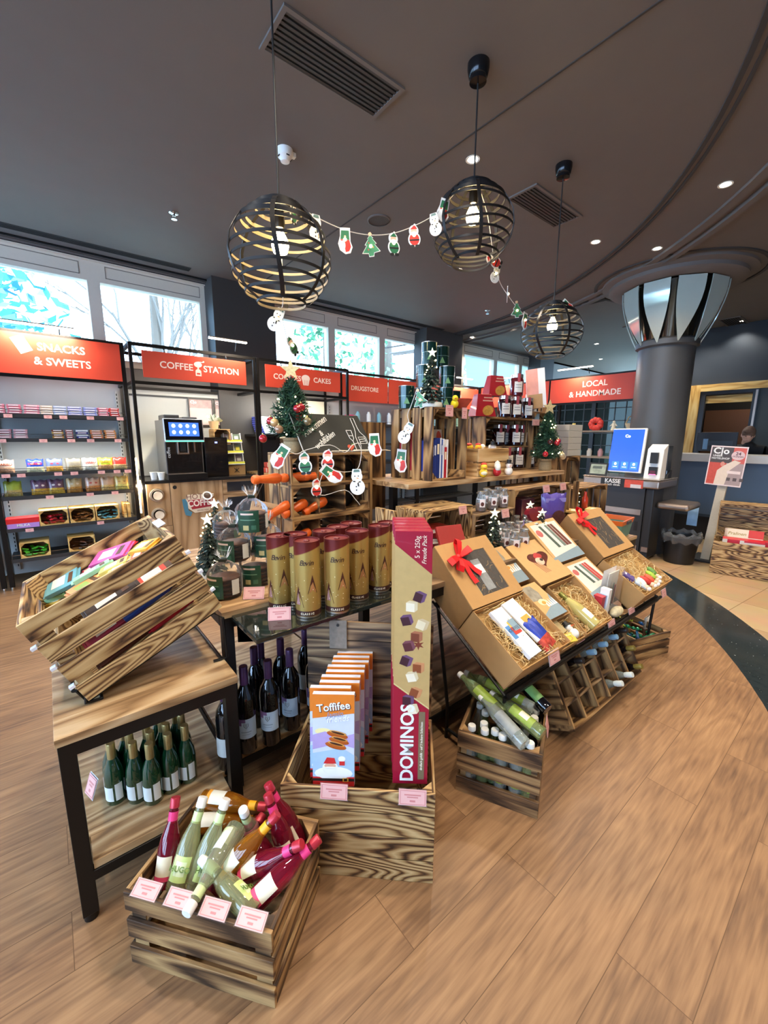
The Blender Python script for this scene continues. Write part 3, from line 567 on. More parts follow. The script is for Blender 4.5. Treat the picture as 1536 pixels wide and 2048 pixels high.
# --- coffee station -------------------------------------------------------
def rack(name, label, x0, x1, yf, yb, ztop=2.44, zlow=2.045, foot=0.):
    t = thing(name, label, 'frame', (x0, yf, 0)); w, d = x1-x0, yb-yf; q = .016
    for x in (0, w):
        for y in (0, d): b = MB(); b.bb((x-q, y-q, foot), (x+q, y+q, ztop), BLACK); b.build('post', t, bevel=.003)
    for z in (ztop-q, zlow):
        for a, c in (((q, 0), (w-q, 0)), ((q, d), (w-q, d))): b = MB(); b.bb((a[0], a[1]-q, z-q), (c[0], c[1]+q, z+q), BLACK); b.build('rail', t)
        for x in (0, w): b = MB(); b.bb((x-q, q, z-q), (x+q, d-q, z+q), BLACK); b.build('rail', t)
    return t
rack('coffee_station_frame', 'black square-tube frame standing around the coffee station', .762, 2.055, 5.05, 5.66)
rack('cake_stand_frame', 'black square-tube frame around the cookies and cakes shelf', 2.095, 3.41, 5.05, 5.66)
def ic_grinder(b):
    b.prism([(-.028, -.075), (.032, -.075), (.032, -.02), (.018, -.005), (-.014, -.005), (-.028, -.02)], .001, CREAMT); b.ball((.002, .045, .0006), (.042, .030, .0008), CREAMT, 16, 8); b.bb((-.006, -.01, 0), (.01, .03, .001), CREAMT); b.bb((.0, .07, 0), (.06, .077, .001), CREAMT); b.ball((.062, .08, .0008), (.009, .009, .001), CREAMT); b.bb((-.016, -.06, .001), (.02, -.042, .0016), RED)
sign('coffee_sign', 'orange-red COFFEE STATION sign hung on the black frame', T(1.39, 4.985, 2.23) @ FACE_Y, 1.075, .265, [('COFFEE', -.215, .005, .095), ('STATION', .255, .003, .095)], icon=ic_grinder, hang=.065)
def ic_muffin(b):
    b.prism([(-.03, -.075), (.045, -.075), (.062, -.005), (-.047, -.005)], .001, CREAMT); b.ball((.0075, .012, .0005), (.062, .045, .0008), CREAMT, 16, 8)
    for x in (-.015, .008, .03): b.bb((x, -.07, .001), (x+.005, -.01, .0014), RED)
sign('cakes_sign', 'orange-red COOKIES CAKES sign behind the little Christmas tree', T(2.71, 4.985, 2.235) @ FACE_Y, 1.08, .265, [('COOKIES', -.25, .0, .09), ('CAKES', .255, .0, .09)], icon=ic_muffin, hang=.065)
led_bar(T(1.72, 4.93, 2.565), .42, 'lit LED tube above the coffee station sign')
for x in (1.12, 1.68, 2.42, 2.98):
    pass
b = MB(); b.bb((.80, 5.67, 1.03), (2.03, 5.69, 2.03), M('#b4b5ae', .6, 0, .04, scale=3)); b.bb((.80, 5.655, 1.96), (2.03, 5.67, 1.98), DARK); solo(b, 'wall_panel', 'smooth grey wall panel behind the coffee machine', 'panel')
t = thing('coffee_cabinet', 'light oak base cabinet of the coffee station', 'cabinet', (.79, 5.09, 0))
b = MB(); b.bb((0, .02, .06), (1.24, .55, .985), CABW); b.build('carcass', t); b = MB(); b.bb((.02, .05, 0), (1.22, .55, .06), DARK); b.build('plinth', t)
for lo, hi, nm in (((.003, 0, .50), (.232, .02, .982), 'drawer_front'), ((.003, 0, .065), (.232, .02, .495), 'door'), ((.238, 0, .065), (.812, .02, .982), 'door'), ((.818, 0, .80), (1.237, .02, .982), 'drawer_front'), ((.818, 0, .49), (1.237, .02, .795), 'drawer_front'), ((.818, 0, .065), (1.237, .02, .485), 'door')):
    b = MB(); b.bb(lo, hi, CABW); f = b.build(nm, t, bevel=.002)
    if lo[0] > .8 and nm == 'drawer_front':
        b = MB(); b.bb((lo[0]+.05, -.002, lo[2]+.03), (hi[0]-.04, 0, hi[2]-.03), M('#2b2d33', .1, 0, 0, coat=.5)); b.bb((lo[0]+.05, -.003, lo[2]+.03), (hi[0]-.04, -.002, lo[2]+.04), STEEL); b.build('glass_front', f)
b = MB(); b.cyl((.285, 0.001, .93), (.285, -.004, .93), .021, INK, 20); b.build('finger_hole', t)
for z in (.855, .64):
    b = MB(); X = T(.10, 0, z) @ RX(math.pi/2)
    b.lathe([(.075, 0), (.07, .012), (.055, .016), (.05, .004)], M('#b9aa9a', .25, .5, 0), X, 28, cap=False); b.lathe([(.05, .002), (0, .002)], M('#9a8c7c', .3, .4, 0), X, 24); b.build('cup_dispenser', t)
    k = MB(); k.lathe([(.036, 0), (.043, .045), (.046, .047), (.046, .052), (.03, .05), (0, .048)], M('#e6d6bd', .5), T(.10, -.003, z) @ RX(math.pi/2), 22); k.build('paper_cup', t)
b = MB(); b.bb((.765, 5.06, .985), (2.05, 5.66, 1.018), M('#201f20', .25, 0, .03)); solo(b, 'worktop', 'black worktop of the coffee station', 'worktop', bevel=.002)
t = thing('coffee_emblem', 'HOT COFFEE enamel plate on the oak cabinet door', 'sign', T(1.33, 5.088, .725) @ FACE_Y)
b = MB(); b.prism([(-.155, .04), (-.13, .11), (.10, .11), (.14, .045), (.14, -.02), (.10, -.10), (-.06, -.11), (-.13, -.05)], .004, M('#e4d2b4', .4, 0, .02)); b.build('plate', t)
b = MB(); b.prism([(-.19, .06), (-.155, .065), (-.135, .02), (-.13, -.07), (-.09, -.10), (-.11, -.145), (-.165, -.125), (-.18, -.04)], .005, M('#4d8296', .4, 0, .03)); b.build('blue_swoosh', t)
b = MB(); b.prism([(-.13, .045), (.165, .05), (.15, -.045), (-.09, -.065)], .007, M('#a8323c', .4, 0, .02)); b.build('red_band', t)
text('COFFEE', (.085, .10), M('#f3e6d2', .5, 0, 0), t, T(.015, .002, .0072) @ RZ(.03), bold=.03); text('HOT', .085, M('#7d4a3a', .5, 0, 0), t, T(-.055, .08, .0042)); text('SERVED HERE', .022, M('#6a3a2c', .5, 0, 0), t, T(.03, -.085, .0042))
b = MB(); b.lathe([(.03, 0), (.05, .035), (.055, .06), (.045, .055), (0, .05)], WHITE, T(.075, .06, .006) @ RX(-math.pi/2+1.0), 20); b.tube([(.125, .09, .012), (.155, .10, .012), (.155, .075, .012), (.12, .07, .012)], .006, WHITE); b.lathe([(.046, .054), (0, .0565)], M('#3a2014', .3), T(.075, .06, .006) @ RX(-math.pi/2+1.0), 18); b.build('cup_print', t)
# coffee machine
t = thing('coffee_machine', 'black bean-to-cup coffee machine with a blue touch screen on the worktop', 'coffee machine', (1.02, 5.14, 1.018))
b = MB(); b.bb((0, 0, .06), (.40, .42, .66), M('#8b8a88', .3, .7, .03)); b.bb((0.01, -.004, .06), (.39, 0, .66), M('#121214', .2, 0, 0, coat=.5)); b.build('body', t, bevel=.008)
b = MB(); b.bb((-.01, -.10, 0), (.41, .42, .06), M('#161617', .3)); b.bb((.01, -.095, .06), (.39, -.005, .064), STEEL); b.build('drip_tray', t, bevel=.006)
b = MB(); b.bb((.03, .06, .66), (.19, .36, .72), M('#4a4846', .3, .2)); b.build('bean_hopper', t, bevel=.01); b = MB(); b.bb((.22, .06, .66), (.38, .36, .70), M('#4a4846', .3, .2)); b.build('bean_hopper', t, bevel=.01)
X = T(.20, -.05, .545) @ RX(-.1)
b = MB(); b.box((0, 0, 0), (.42, .03, .26), M('#d6d6d4', .25, .6, 0), X); s = b.build('screen_frame', t, bevel=.012)
b = MB(); b.box((0, -.016, .008), (.395, .004, .225), M('#0b0b10', .1, 0, 0), X); b.box((0, -.0185, .01), (.31, .001, .15), M('#3156c8', .2, 0, .15, emit=1.2, scale=8), X); b.build('touch_screen', s)
b = MB()
for i in range(8): b.ball(((i % 4-1.5)*.072, -.0195, .048-.07*(i//4)), (.02, .001, .022), M('#bcd2ff', .3, 0, 0, emit=1.4), 10, 6, X)
b.build('icons', s); b = MB(); b.box((0, -.017, -.12), (.40, .003, .014), M('#59c9a8', .3, 0, 0, emit=.8), X); b.build('light_line', s)
b = MB(); b.bb((.12, -.05, .28), (.135, -.005, .42), STEEL); b.bb((.225, -.05, .28), (.24, -.005, .42), STEEL); b.bb((.12, -.05, .28), (.24, -.005, .295), STEEL); b.bb((.15, -.04, .31), (.21, -.005, .42), INK); b.build('spout', t, bevel=.003)
b = MB(); b.bb((.30, -.03, .30), (.315, -.005, .43), STEEL); b.build('milk_spout', t); text('coffee', .05, WHITE, t, T(.035, -.0048, .30) @ FACE_Y @ RZ(math.pi/2))
t = thing('milk_cooler', 'glossy black milk cooler beside the coffee machine', 'cooler', (1.445, 5.15, 1.018)); b = MB(); b.bb((0, 0, 0), (.27, .4, .47), M('#121215', .12, 0, 0, coat=.5)); b.build('body', t, bevel=.006)
b = MB(); b.bb((.12, -.002, .40), (.15, 0, .42), M('#7f86ff', .3, 0, 0, emit=1.5)); b.build('display', t)
for i, (x, y) in enumerate(((.90, 5.22), (.965, 5.16))):
    b = MB(); b.lathe([(.028, 0), (.038, .075), (.041, .077), (.041, .083), (0, .083)], WHITE, None, 20); solo(b, 'paper_cup', ('%s white paper cup left of the coffee machine' % ('rear', 'front')[i]), 'cup', 'white paper cups on the worktop', T(x, y, 1.0185))
for x, w, l in ((1.575, .30, 'framed pale poster on the panel above the machine, left of the pair'), (1.865, .25, 'framed pink poster on the panel above the machine, right of the pair')):
    t = thing('framed_poster', l, 'poster', T(x, 5.655, 1.80) @ FACE_Y, 'framed posters behind the coffee machine'); b = MB()
    for lo, hi in (((-w/2, -.17, 0), (-w/2+.014, .17, .012)), ((w/2-.014, -.17, 0), (w/2, .17, .012)), ((-w/2+.014, -.17, 0), (w/2-.014, -.156, .012)), ((-w/2+.014, .156, 0), (w/2-.014, .17, .012))): b.bb(lo, hi, M('#45423f', .4))
    b.build('frame', t); b = MB(); b.bb((-w/2+.014, -.156, 0), (w/2-.014, .156, .003), M('#dcc0b8', .5, 0, .08, scale=6)); b.bb((-w/2+.014, .05, .003), (w/2-.014, .156, .0034), M('#b59a94', .5, 0, .3, scale=14)); b.build('print', t); text('C|o', .05, WHITE, t, T(-w*.28, .12, .0036), bold=.03)
t = thing('potted_plant', 'small pale potted plant on the crate behind the coffee machine', 'plant', (1.66, 5.45, 1.595)); b = MB(); b.lathe([(.045, 0), (.062, .09), (.055, .09), (0, .08)], M('#d2ad84', .7), None, 20); b.build('pot', t); b = MB()
for i in range(22): a = random.uniform(0, 6.28); r = random.uniform(.02, .09); h = random.uniform(.10, .17); b.add([(0, 0, .08), (r*math.cos(a), r*math.sin(a), h+.02), (r*1.25*math.cos(a+.25), r*1.25*math.sin(a+.25), h), (r*math.cos(a+.5), r*math.sin(a+.5), h-.02)], [(0, 1, 2, 3), (3, 2, 1, 0)], M(random.choice(('#a8b49a', '#d8dccb', '#6f7c64')), .6))
b.build('leaves', t)
X = T(1.72, 5.34, 1.40); mini_crate(X, .20, .19, .2, 'small crate of coffee pods standing above the milk cooler', 'crate of coffee pods', PINE)
b = MB(); b.bb((1.60, 5.33, 1.018), (1.84, 5.58, 1.399), M('#2c2c2d', .6)); solo(b, 'stand_block', 'dark stand behind the milk cooler carrying the coffee pod crate', 'stand')
for i in range(14):
    b = MB(); b.lathe([(.012, 0), (.019, .02), (.019, .024), (0, .026)], M(random.choice(('#3a241a', '#c9a27c', '#8c6a4c', '#e4d6c4')), .4), None, 10)
    solo(b, 'coffee_pod', 'coffee pod in the little crate above the milk cooler', 'coffee pod', 'coffee pods in their crate', X @ T(-.07+.034*(i % 5), .03+.03*(i//5), .009+.026*(i//5)) @ RX(.5*(i % 2)))
# tea rack
t = thing('tea_rack', 'white stepped rack of tea packets on a kraft base beside the cooler', 'rack', T(1.86, 5.33, 1.018))
b = MB(); b.bb((-.11, -.04, 0), (.11, .14, .12), KRAFT); b.build('base_box', t); b = MB(); b.tube([(-.03, -.0415, .03), (.03, -.0415, .085)], .004, INK); b.tube([(.03, -.0415, .03), (-.03, -.0415, .085)], .004, INK); b.tube([(0, -.0415, .03), (0, -.0415, .09)], .003, INK); b.build('emblem', t)
b = MB(); Xr = T(0, 0, .12) @ RX(-.22)
for x in (-.105, 0, .105): b.box((x, .03, .20), (.008, .10, .42), WHITE, Xr)
for z in (0, .14, .28): b.box((0, 0.0, z+.005), (.21, .12, .008), WHITE, Xr); b.box((0, -.055, z+.02), (.21, .004, .03), M('#d9d84a', .4), Xr)
b.build('rack', t)
for i, c in enumerate(('#5d6a58', '#7a6c72', '#56635c', '#6d7460', '#9a8a94', '#5f6f60')):
    x, z = (-.052+.104*(i % 2)), .012+.14*(i//2); k = MB(); k.box((0, 0, .055), (.085, .06, .10), M(c, .45, 0, .1)); k.box((0, -.031, .06), (.05, .002, .04), M('#e0cf4a' if i in (0, 3) else '#c8c4bc', .4))
    solo(k, 'tea_packet', 'tea packet, %s row %s in the white rack' % (('lower', 'middle', 'upper')[i//2], ('left', 'right')[i % 2]), 'tea', 'tea packets in the rack', T(1.86, 5.33, 1.018) @ Xr @ T(x, .02, z), .003)
# cookies and cakes bay
b = MB(); b.bb((2.12, 5.67, .4), (3.40, 5.69, 2.03), M('#c9c2ab', .65, 0, .03, scale=3)); solo(b, 'wall_panel', 'cream wall panel behind the cookies and cakes bay', 'panel')
light('bay_fill', 'AREA', (2.7, 5.2, 2.0), 12, NEUT, 1.1, (.45, 0, 0), size_y=.03); light('station_fill', 'AREA', (1.4, 5.2, 2.0), 3.5, NEUT, 1.1, (.45, 0, 0), size_y=.03)  # area lights added to brighten the cakes bay and the coffee station
t = thing('bay_shelf', 'black bracket shelf under the striped towels, left of the little tree', 'shelf', (2.11, 5.12, 1.53)); b = MB(); b.bb((0, 0, -.03), (1.28, .5, 0), BLACK); b.build('board', t)
for x in (.2, 1.0): b = MB(); b.bb((x, .02, -.07), (x+.03, .48, -.03), BLACK); b.build('bracket', t)
t = thing('bay_cabinet', 'light wooden cabinet below the cookies and cakes shelf', 'cabinet', (2.12, 5.10, 0)); b = MB(); b.bb((0, .02, .06), (1.26, .50, 1.0), CABW); b.build('carcass', t)
for i in range(3): b = MB(); b.bb((.005+.42*i, 0, .07), (.415+.42*i, .02, .98), CABW); b.build('door', t, bevel=.002)
b = MB(); b.bb((-.01, -.02, 1.0), (1.28, .51, 1.03), PINE); b.build('top', t)
for i in range(9):
    b = MB(); X = T(2.42, 5.22+.022*i, 1.532+.026*i) ; c = '#e9eef2' if i % 2 else '#d5e2ea'
    b.bb((-.19, 0, 0), (.20, .30, .024), M(c, .8, 0, .03)); b.bb((-.20, 0.0, .001), (-.19, .30, .023), M('#4a50a8', .8, 0, .5, scale=120))
    solo(b, 'folded_towel', 'pale folded towel with blue edging, %s from the bottom of the stack' % ordn(i), 'towel', 'folded towels on the black shelf', X, .006)
for i, (x, y, z) in enumerate(((2.28, 5.2, 1.031), (2.45, 5.2, 1.031), (2.30, 5.2, 1.10), (2.63, 5.2, 1.031))):
    t = thing('biscuit_pack', 'red chequered biscuit pack on the bay cabinet, %s' % ('left on the bottom', 'middle on the bottom', 'resting on the others', 'right on the bottom')[i], 'biscuits', (x, y, z), 'red chequered packs'); b = MB(); b.bb((-.075, 0, 0), (.075, .10, .065), M('#e05a44', .4, 0, .1)); b.build('carton', t, bevel=.008); b = MB()
    for k in range(4): b.bb((-.07+.036*k, -.001, .005), (-.052+.036*k, -.0004, .06), M('#f0d0c4', .5, 0, 0))
    b.build('check_print', t)
b = MB(); b.prism([(-.05, .0), (.05, .02), (.045, -.06), (.0, -.045), (-.04, -.07)], .03, M('#e7c617', .45)); solo(b, 'yellow_bow', 'yellow star-shaped bow beside the stack of towels', 'bow', None, T(2.71, 5.16, 1.80) @ FACE_Y)
# drugstore run and the local goods wall
DS = unit('drugstore_shelf', 'grey shelving under the DRUGSTORE sign', 3.45, 5.02, [1.70, 1.40, 1.1, .8, .4]); D2 = unit('drugstore_shelf', 'grey shelving in the back corner right of the drugstore sign', 5.06, 6.62, [1.70, 1.40, 1.1, .8, .4])
sign('drugstore_sign', 'orange-red DRUGSTORE sign on the back shelving', T(3.90, 5.262, 2.22) @ FACE_Y, .86, .38, [('DRUGSTORE', -.02, .0, .09)])
sign('blank_sign', 'plain orange-red board between the drugstore sign and the green tins', T(4.68, 5.262, 2.22) @ FACE_Y, .66, .38, [])
def ic_cross(b): b.ball((.2, .02, .0006), (.05, .10, .001), CREAMT, 16, 8); b.bb((.19, -.12, 0), (.30, -.06, .001), CREAMT)
sign('icon_sign', 'orange-red board with a pale bottle emblem in the back corner', T(5.84, 5.262, 2.22) @ FACE_Y, 1.5, .38, [], icon=ic_cross)
t = thing('toy_pack', 'bright pink and orange toy pack on the drugstore shelf behind the crate', 'toy', (3.62, 5.28, 1.702)); b = MB(); b.bb((-.05, 0, .03), (.06, .08, .13), M('#ec2f7f', .4)); b.ball((-.1, .02, .06), .05, M('#ff7fae', .4)); b.ball((.1, .02, .08), .045, M('#f0642c', .4)); b.bb((-.1, 0, 0), (.11, .06, .03), M('#f2d2cd', .5)); b.build('pack', t)
for i in range(14):
    x = 3.6+.21*i; b = MB(); c = random.choice(('#d9dfe3', '#7fb7c9', '#2c3f63', '#e9e2d3', '#9fc3a4')); b.lathe([(.035, 0), (.035, .15), (.02, .17), (.02, .19), (0, .19)], M(c, .35), None, 12)
    if x < 6.5 and i > 0: solo(b, 'toiletry_bottle', '%s toiletry bottle from the left on the drugstore shelf top' % ordn(i), 'bottle', 'toiletries on the back shelf', T(x, 5.36, 1.702))
led_bar(T(6.05, 5.15, 2.56), .42, 'lit LED tube in the back corner above the emblem board')
LX = 6.65
t = thing('local_goods_shelf', 'open glass-shelved rack under the LOCAL & HANDMADE sign', 'shelving', (LX, 5.25, 0))
for y in (0, -1.42, -2.85): b = MB(); b.bb((-.02, y-.02, 0), (.02, y+.02, 2.46), BLACK); b.bb((.38, y-.02, 0), (.42, y+.02, 2.46), BLACK); b.build('post', t)
b = MB(); b.bb((-.015, -2.85, 2.43), (.015, 0, 2.46), BLACK); b.bb((-.015, -2.85, 2.035), (.015, 0, 2.065), BLACK); b.bb((.385, -2.85, 2.43), (.415, 0, 2.46), BLACK); b.build('frame', t)
for z in (1.62, 1.22, .82, .42): b = MB(); b.bb((-.015, -2.83, z-.025), (.41, -.02, z), M('#8b7a64', .5)); b.build('shelf', t)
def ic_church(b):
    b.bb((.27, -.09, 0), (.47, -.03, .001), CREAMT); b.prism([(.30, -.03), (.37, .13), (.44, -.03)], .001, CREAMT); b.bb((.33, .06, 0), (.52, .075, .001), CREAMT)
    for x in (.27, .32, .37, .42, .46): b.bb((x, -.03, 0), (x+.02, .0, .001), CREAMT)
sign('church_sign', 'orange-red board with a white church emblem right of the jam jars', T(LX-.022, 4.52, 2.25) @ FACE_X, 1.40, .37, [], icon=ic_church)
sign('local_sign', 'orange-red LOCAL & HANDMADE sign beside the round pillar', T(LX-.022, 3.09, 2.25) @ FACE_X, 1.40, .37, [('LOCAL', .02, .075, .12), ('& HANDMADE', .02, -.07, .12)])
led_bar(T(LX-.12, 4.75, 2.55) @ RZ(-math.pi/2), .45, 'lit LED tube above the church emblem board'); led_bar(T(LX-.12, 3.35, 2.57) @ RZ(-math.pi/2), .55, 'lit LED tube above the LOCAL & HANDMADE sign')
def figure(X, kind, label):
    t = thing('shelf_ornament', label, 'ornament', X, 'handmade ornaments on the glass shelves'); b = MB()
    if kind == 'bow':
        for a in range(9): b.ball((0, .07*math.cos(a*.7), .10+.06*math.sin(a*.7)), (.04, .05, .05), M('#d63a2c', .6), 8, 6)
    elif kind == 'angel': b.lathe([(.04, 0), (.02, .09), (.012, .11)], M('#d8cbb0', .6), None, 12); b.ball((0, 0, .125), .02, M('#e4d8c0', .6)); b.prism([(-.06, .06), (0, .08), (.06, .06), (.0, .14)], .006, M('#d8cbb0', .6), FACE_X)
    elif kind == 'basket': b.lathe([(.06, 0), (.1, .10), (.09, .1), (0, .05)], M('#cdbb96', .8), None, 14); b.tube([(0, -.09, .1), (0, -.06, .19), (0, 0, .22), (0, .06, .19), (0, .09, .1)], .008, M('#a88c5c', .8))
    else: b.lathe([(.035, 0), (.04, .08), (.025, .1), (.025, .12), (0, .12)], M(kind, .3), None, 12)
    b.build('body', t)
figure(T(LX+.1, 3.05, 1.62), 'bow', 'big red ribbon bow on the upper local goods shelf'); figure(T(LX+.1, 2.78, 1.62), 'angel', 'little wooden angel on the upper local goods shelf'); figure(T(LX+.1, 2.52, 1.62), 'basket', 'pale woven basket beside the pillar on the upper local goods shelf'); figure(T(LX+.1, 3.4, 1.62), '#d8c56a', 'yellow jar at the left of the upper local goods shelf')
for i, c in enumerate(('#caa9a4', '#8fb4c0', '#c9c4b8', '#b98a8a', '#7d8fa6', '#d6c2a0')): figure(T(LX+.1, 3.45-.17*i, 1.22), c, '%s small jar from the left on the middle local goods shelf' % ordn(i))
# ------------------------------------------------------------------ crates
def crate(X, L, Wd, H, n, label, wood_=CHAR, gap=.016, group='wooden crates', base=True, th=.011, name='wooden_crate', ends=None, skip=(), inner=None):
    """open slatted crate: origin at the middle of its bottom, long side along x"""
    t = thing(name, label, 'crate', X, group); h = (H-gap*(n-1))/n; inner = inner or wood_
    for s, nm in ((-1, 'front_slats'), (1, 'back_slats')):
        if nm in skip: continue
        b = MB()
        for i in range(n): z = i*(h+gap); b.bb((-L/2, s*Wd/2, z), (L/2, s*(Wd/2-th), z+h), wood_)
        b.build(nm, t, bevel=.0015)
    for s in (-1, 1):
        b = MB()
        for i in range(n): z = i*(h+gap); b.bb((s*L/2, -Wd/2+th, z), (s*(L/2-th), Wd/2-th, z+h), ends or wood_)
        b.build('end_slats', t, bevel=.0015)
    if base:
        b = MB(); k = 5; w = (Wd-2*th)/k
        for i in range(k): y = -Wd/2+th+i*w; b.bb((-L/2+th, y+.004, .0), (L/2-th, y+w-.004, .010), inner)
        b.build('base_slats', t)
    for sx in (-1, 1):
        for sy in (-1, 1):
            b = MB(); q = .045; x, y = sx*(L/2-th), sy*(Wd/2-th); pts = [(x, y), (x-sx*q, y), (x, y-sy*q)]
            if sx*sy < 0: pts = pts[::-1]
            b.prism(pts, H-.012, wood_, None, .010); b.build('corner_post', t)
    return t
def span(pa, pb, up=(0, 0, 1)):
    """frame at the middle of the line pa-pb, x axis along it"""
    pa, pb = Vector(pa), Vector(pb); return frame((pa+pb)/2, pb-pa, up), (pb-pa).length
# ------------------------------------------------------------------ cash desk
t = thing('cash_desk', 'dark grey self-service cash desk with brushed steel bands in front of the pillar', 'cash desk', (5.64, 1.78, 0))
b = MB(); b.bb((0, .10, .02), (.34, .80, .90), M('#36373a', .45, .2, .03)); b.build('body', t, bevel=.004)
b = MB(); b.bb((.005, 0, .02), (.34, .098, .90), M('#2d2e31', .45, .2, .03)); b.build('corner_post', t, bevel=.02)
b = MB(); b.bb((-.03, -.05, .90), (.62, .86, 1.0), STEEL); b.build('top_band', t, bevel=.018)
b = MB(); b.bb((-.032, -.052, .9995), (.62, .86, 1.012), M('#bdb4aa', .2, .7, .03)); b.build('top', t, bevel=.006)
b = MB(); b.bb((-.012, .12, .56), (0, .62, .63), STEEL); b.build('side_band', t, bevel=.003)
b = MB(); b.bb((-.008, .125, .11), (.001, .18, .175), STEEL); b.build('steel_foot', t); b = MB(); b.bb((-.008, .0, .11), (.03, .07, .17), STEEL); b.build('steel_foot', t)
b = MB(); b.bb((-.002, .14, .36), (.0005, .18, .48), INK); b.build('handle_slot', t); b = MB(); b.cyl((0, .155, .27), (-.012, .155, .27), .012, CHROME, 14); b.build('lock', t)
b = MB(); b.bb((-.0345, .33, .895), (-.030, .62, .995), INK); p = b.build('label_plate', t)
text('KASSE', .07, WHITE, t, T(-.0347, .475, .962) @ FACE_X, bold=.03); text('Cash desk', .045, WHITE, t, T(-.0347, .475, .918) @ FACE_X)
b = MB(); b.bb((-.0345, .12, .895), (-.030, .33, .995), M('#cf4f3b', .5, 0, .25, scale=18)); b.bb((-.0348, .14, .895), (-.0343, .26, .94), M('#d9cfcb', .5)); b.build('sticker', t)
b = MB(); b.bb((.10, -.34, .655), (.58, 0, .735), STEEL); b.build('bag_shelf', t, bevel=.03)
t = thing('checkout_terminal', 'white self-checkout terminal with a tall blue screen on the cash desk', 'terminal', (5.74, 1.98, 1.012))
X = T(0, .22, .06) @ RY(.13)
b = MB(); b.bb((.0, -.21, .0), (.035, .19, .56), WHITE, X); b.build('screen_case', t, bevel=.008)
b = MB(); b.bb((-.003, -.185, .015), (0, .185, .545), M('#1c49b4', .25, 0, .12, emit=.75, scale=4), X); s = b.build('screen', t)
b = MB()
for i in range(3): y = .10-.11*i; b.bb((-.0035, y-.042, .04), (-.003, y+.042, .135), M('#2b62d2', .3, 0, 0, emit=.9), X); b.ball((-.004, y, .105), (.001, .016, .018), M('#dfe9ff', .3, 0, 0, emit=1), 10, 6, X); b.bb((-.0042, y-.025, .062), (-.0036, y+.025, .07), M('#dfe9ff', .3, 0, 0, emit=1), X)
b.build('menu_buttons', s); text('Co', .05, M('#eef3ff', .3, 0, 0, emit=1), t, X @ T(-.004, 0, .46) @ FACE_X, bold=.03)
b = MB(); b.hexa([(.02, -.20, 0), (.20, -.20, 0), (.20, -.02, 0), (.02, -.02, 0), (.07, -.20, .36), (.20, -.20, .42), (.20, -.02, .42), (.07, -.02, .36)], WHITE); b.build('printer_case', t, bevel=.004)
b = MB(); b.bb((.20, -.21, 0), (.34, .0, .40), M('#17181a', .3)); b.build('rear_case', t, bevel=.006)
b = MB(); b.bb((.012, -.155, .19), (.05, -.075, .32), INK); b.build('scanner_window', t); b = MB(); b.bb((.005, -.165, .05), (.04, -.075, .145), INK); b.bb((.003, -.15, .06), (.006, -.09, .10), M('#5a1420', .3)); b.bb((.002, -.155, .05), (.006, -.085, .058), M('#ff4d7d', .3, 0, 0, emit=2)); b.build('receipt_slot', t)
t = thing('card_reader', 'small black card reader on the right end of the cash desk', 'card reader', (5.98, 1.80, 1.012)); b = MB(); b.hexa([(-.05, -.05, 0), (.09, -.05, 0), (.09, .06, 0), (-.05, .06, 0), (-.03, -.05, .05), (.09, -.05, .10), (.09, .06, .10), (-.03, .06, .05)], INK); b.build('case', t, bevel=.004); b = MB(); b.bb((-.035, -.03, .055), (-.025, .04, .095), M('#a8c6ef', .3, 0, 0, emit=1), T(.0, 0, -.0) ); b.build('display', t)
t = thing('tablet_frame', 'small black-framed picture standing at the left end of the cash desk', 'picture', T(5.70, 2.50, 1.012) @ RY(.25)); b = MB(); b.bb((0, -.12, 0), (.012, .12, .17), INK); b.build('frame', t); b = MB(); b.bb((-.002, -.10, .02), (0, .10, .15), M('#9aa38f', .4, 0, .4, scale=22)); b.bb((-.0025, -.05, .09), (-.002, .07, .125), M('#56605a', .4)); b.build('picture', t)
b = MB(); b.bb((0, -.055, 0), (.004, .055, .24), M('#9fc2dd', .4, 0, .25, scale=9)); solo(b, 'paper_notice', 'pale blue paper notice hanging under the steel bag shelf', 'paper', None, T(6.3, 1.53, .41))
t = thing('waste_bin', 'round black waste bin with a clear grey liner beside the cash desk', 'bin', (5.95, 1.53, 0)); b = MB(); b.lathe([(.155, 0), (.19, .33), (.185, .33), (.15, .01), (0, .01)], M('#19191b', .4), None, 32); b.build('bucket', t)
b = MB(); n = 36; prof = ((.188, .26), (.205, .30), (.212, .345), (.2, .372), (.17, .335)); vs = []
for r, z in prof:
    for i in range(n): a = 2*math.pi*i/n; w = 1+.05*math.sin(i*2.3)+.03*math.sin(i*5.1); vs.append((r*w*math.cos(a), r*w*math.sin(a), z+.02*math.sin(i*1.7)))
b.add(vs, [(j*n+i, j*n+(i+1) % n, (j+1)*n+(i+1) % n, (j+1)*n+i) for j in range(len(prof)-1) for i in range(n)], film('bin_liner', '#8d9194', .35, .15), True); b.build('liner', t)
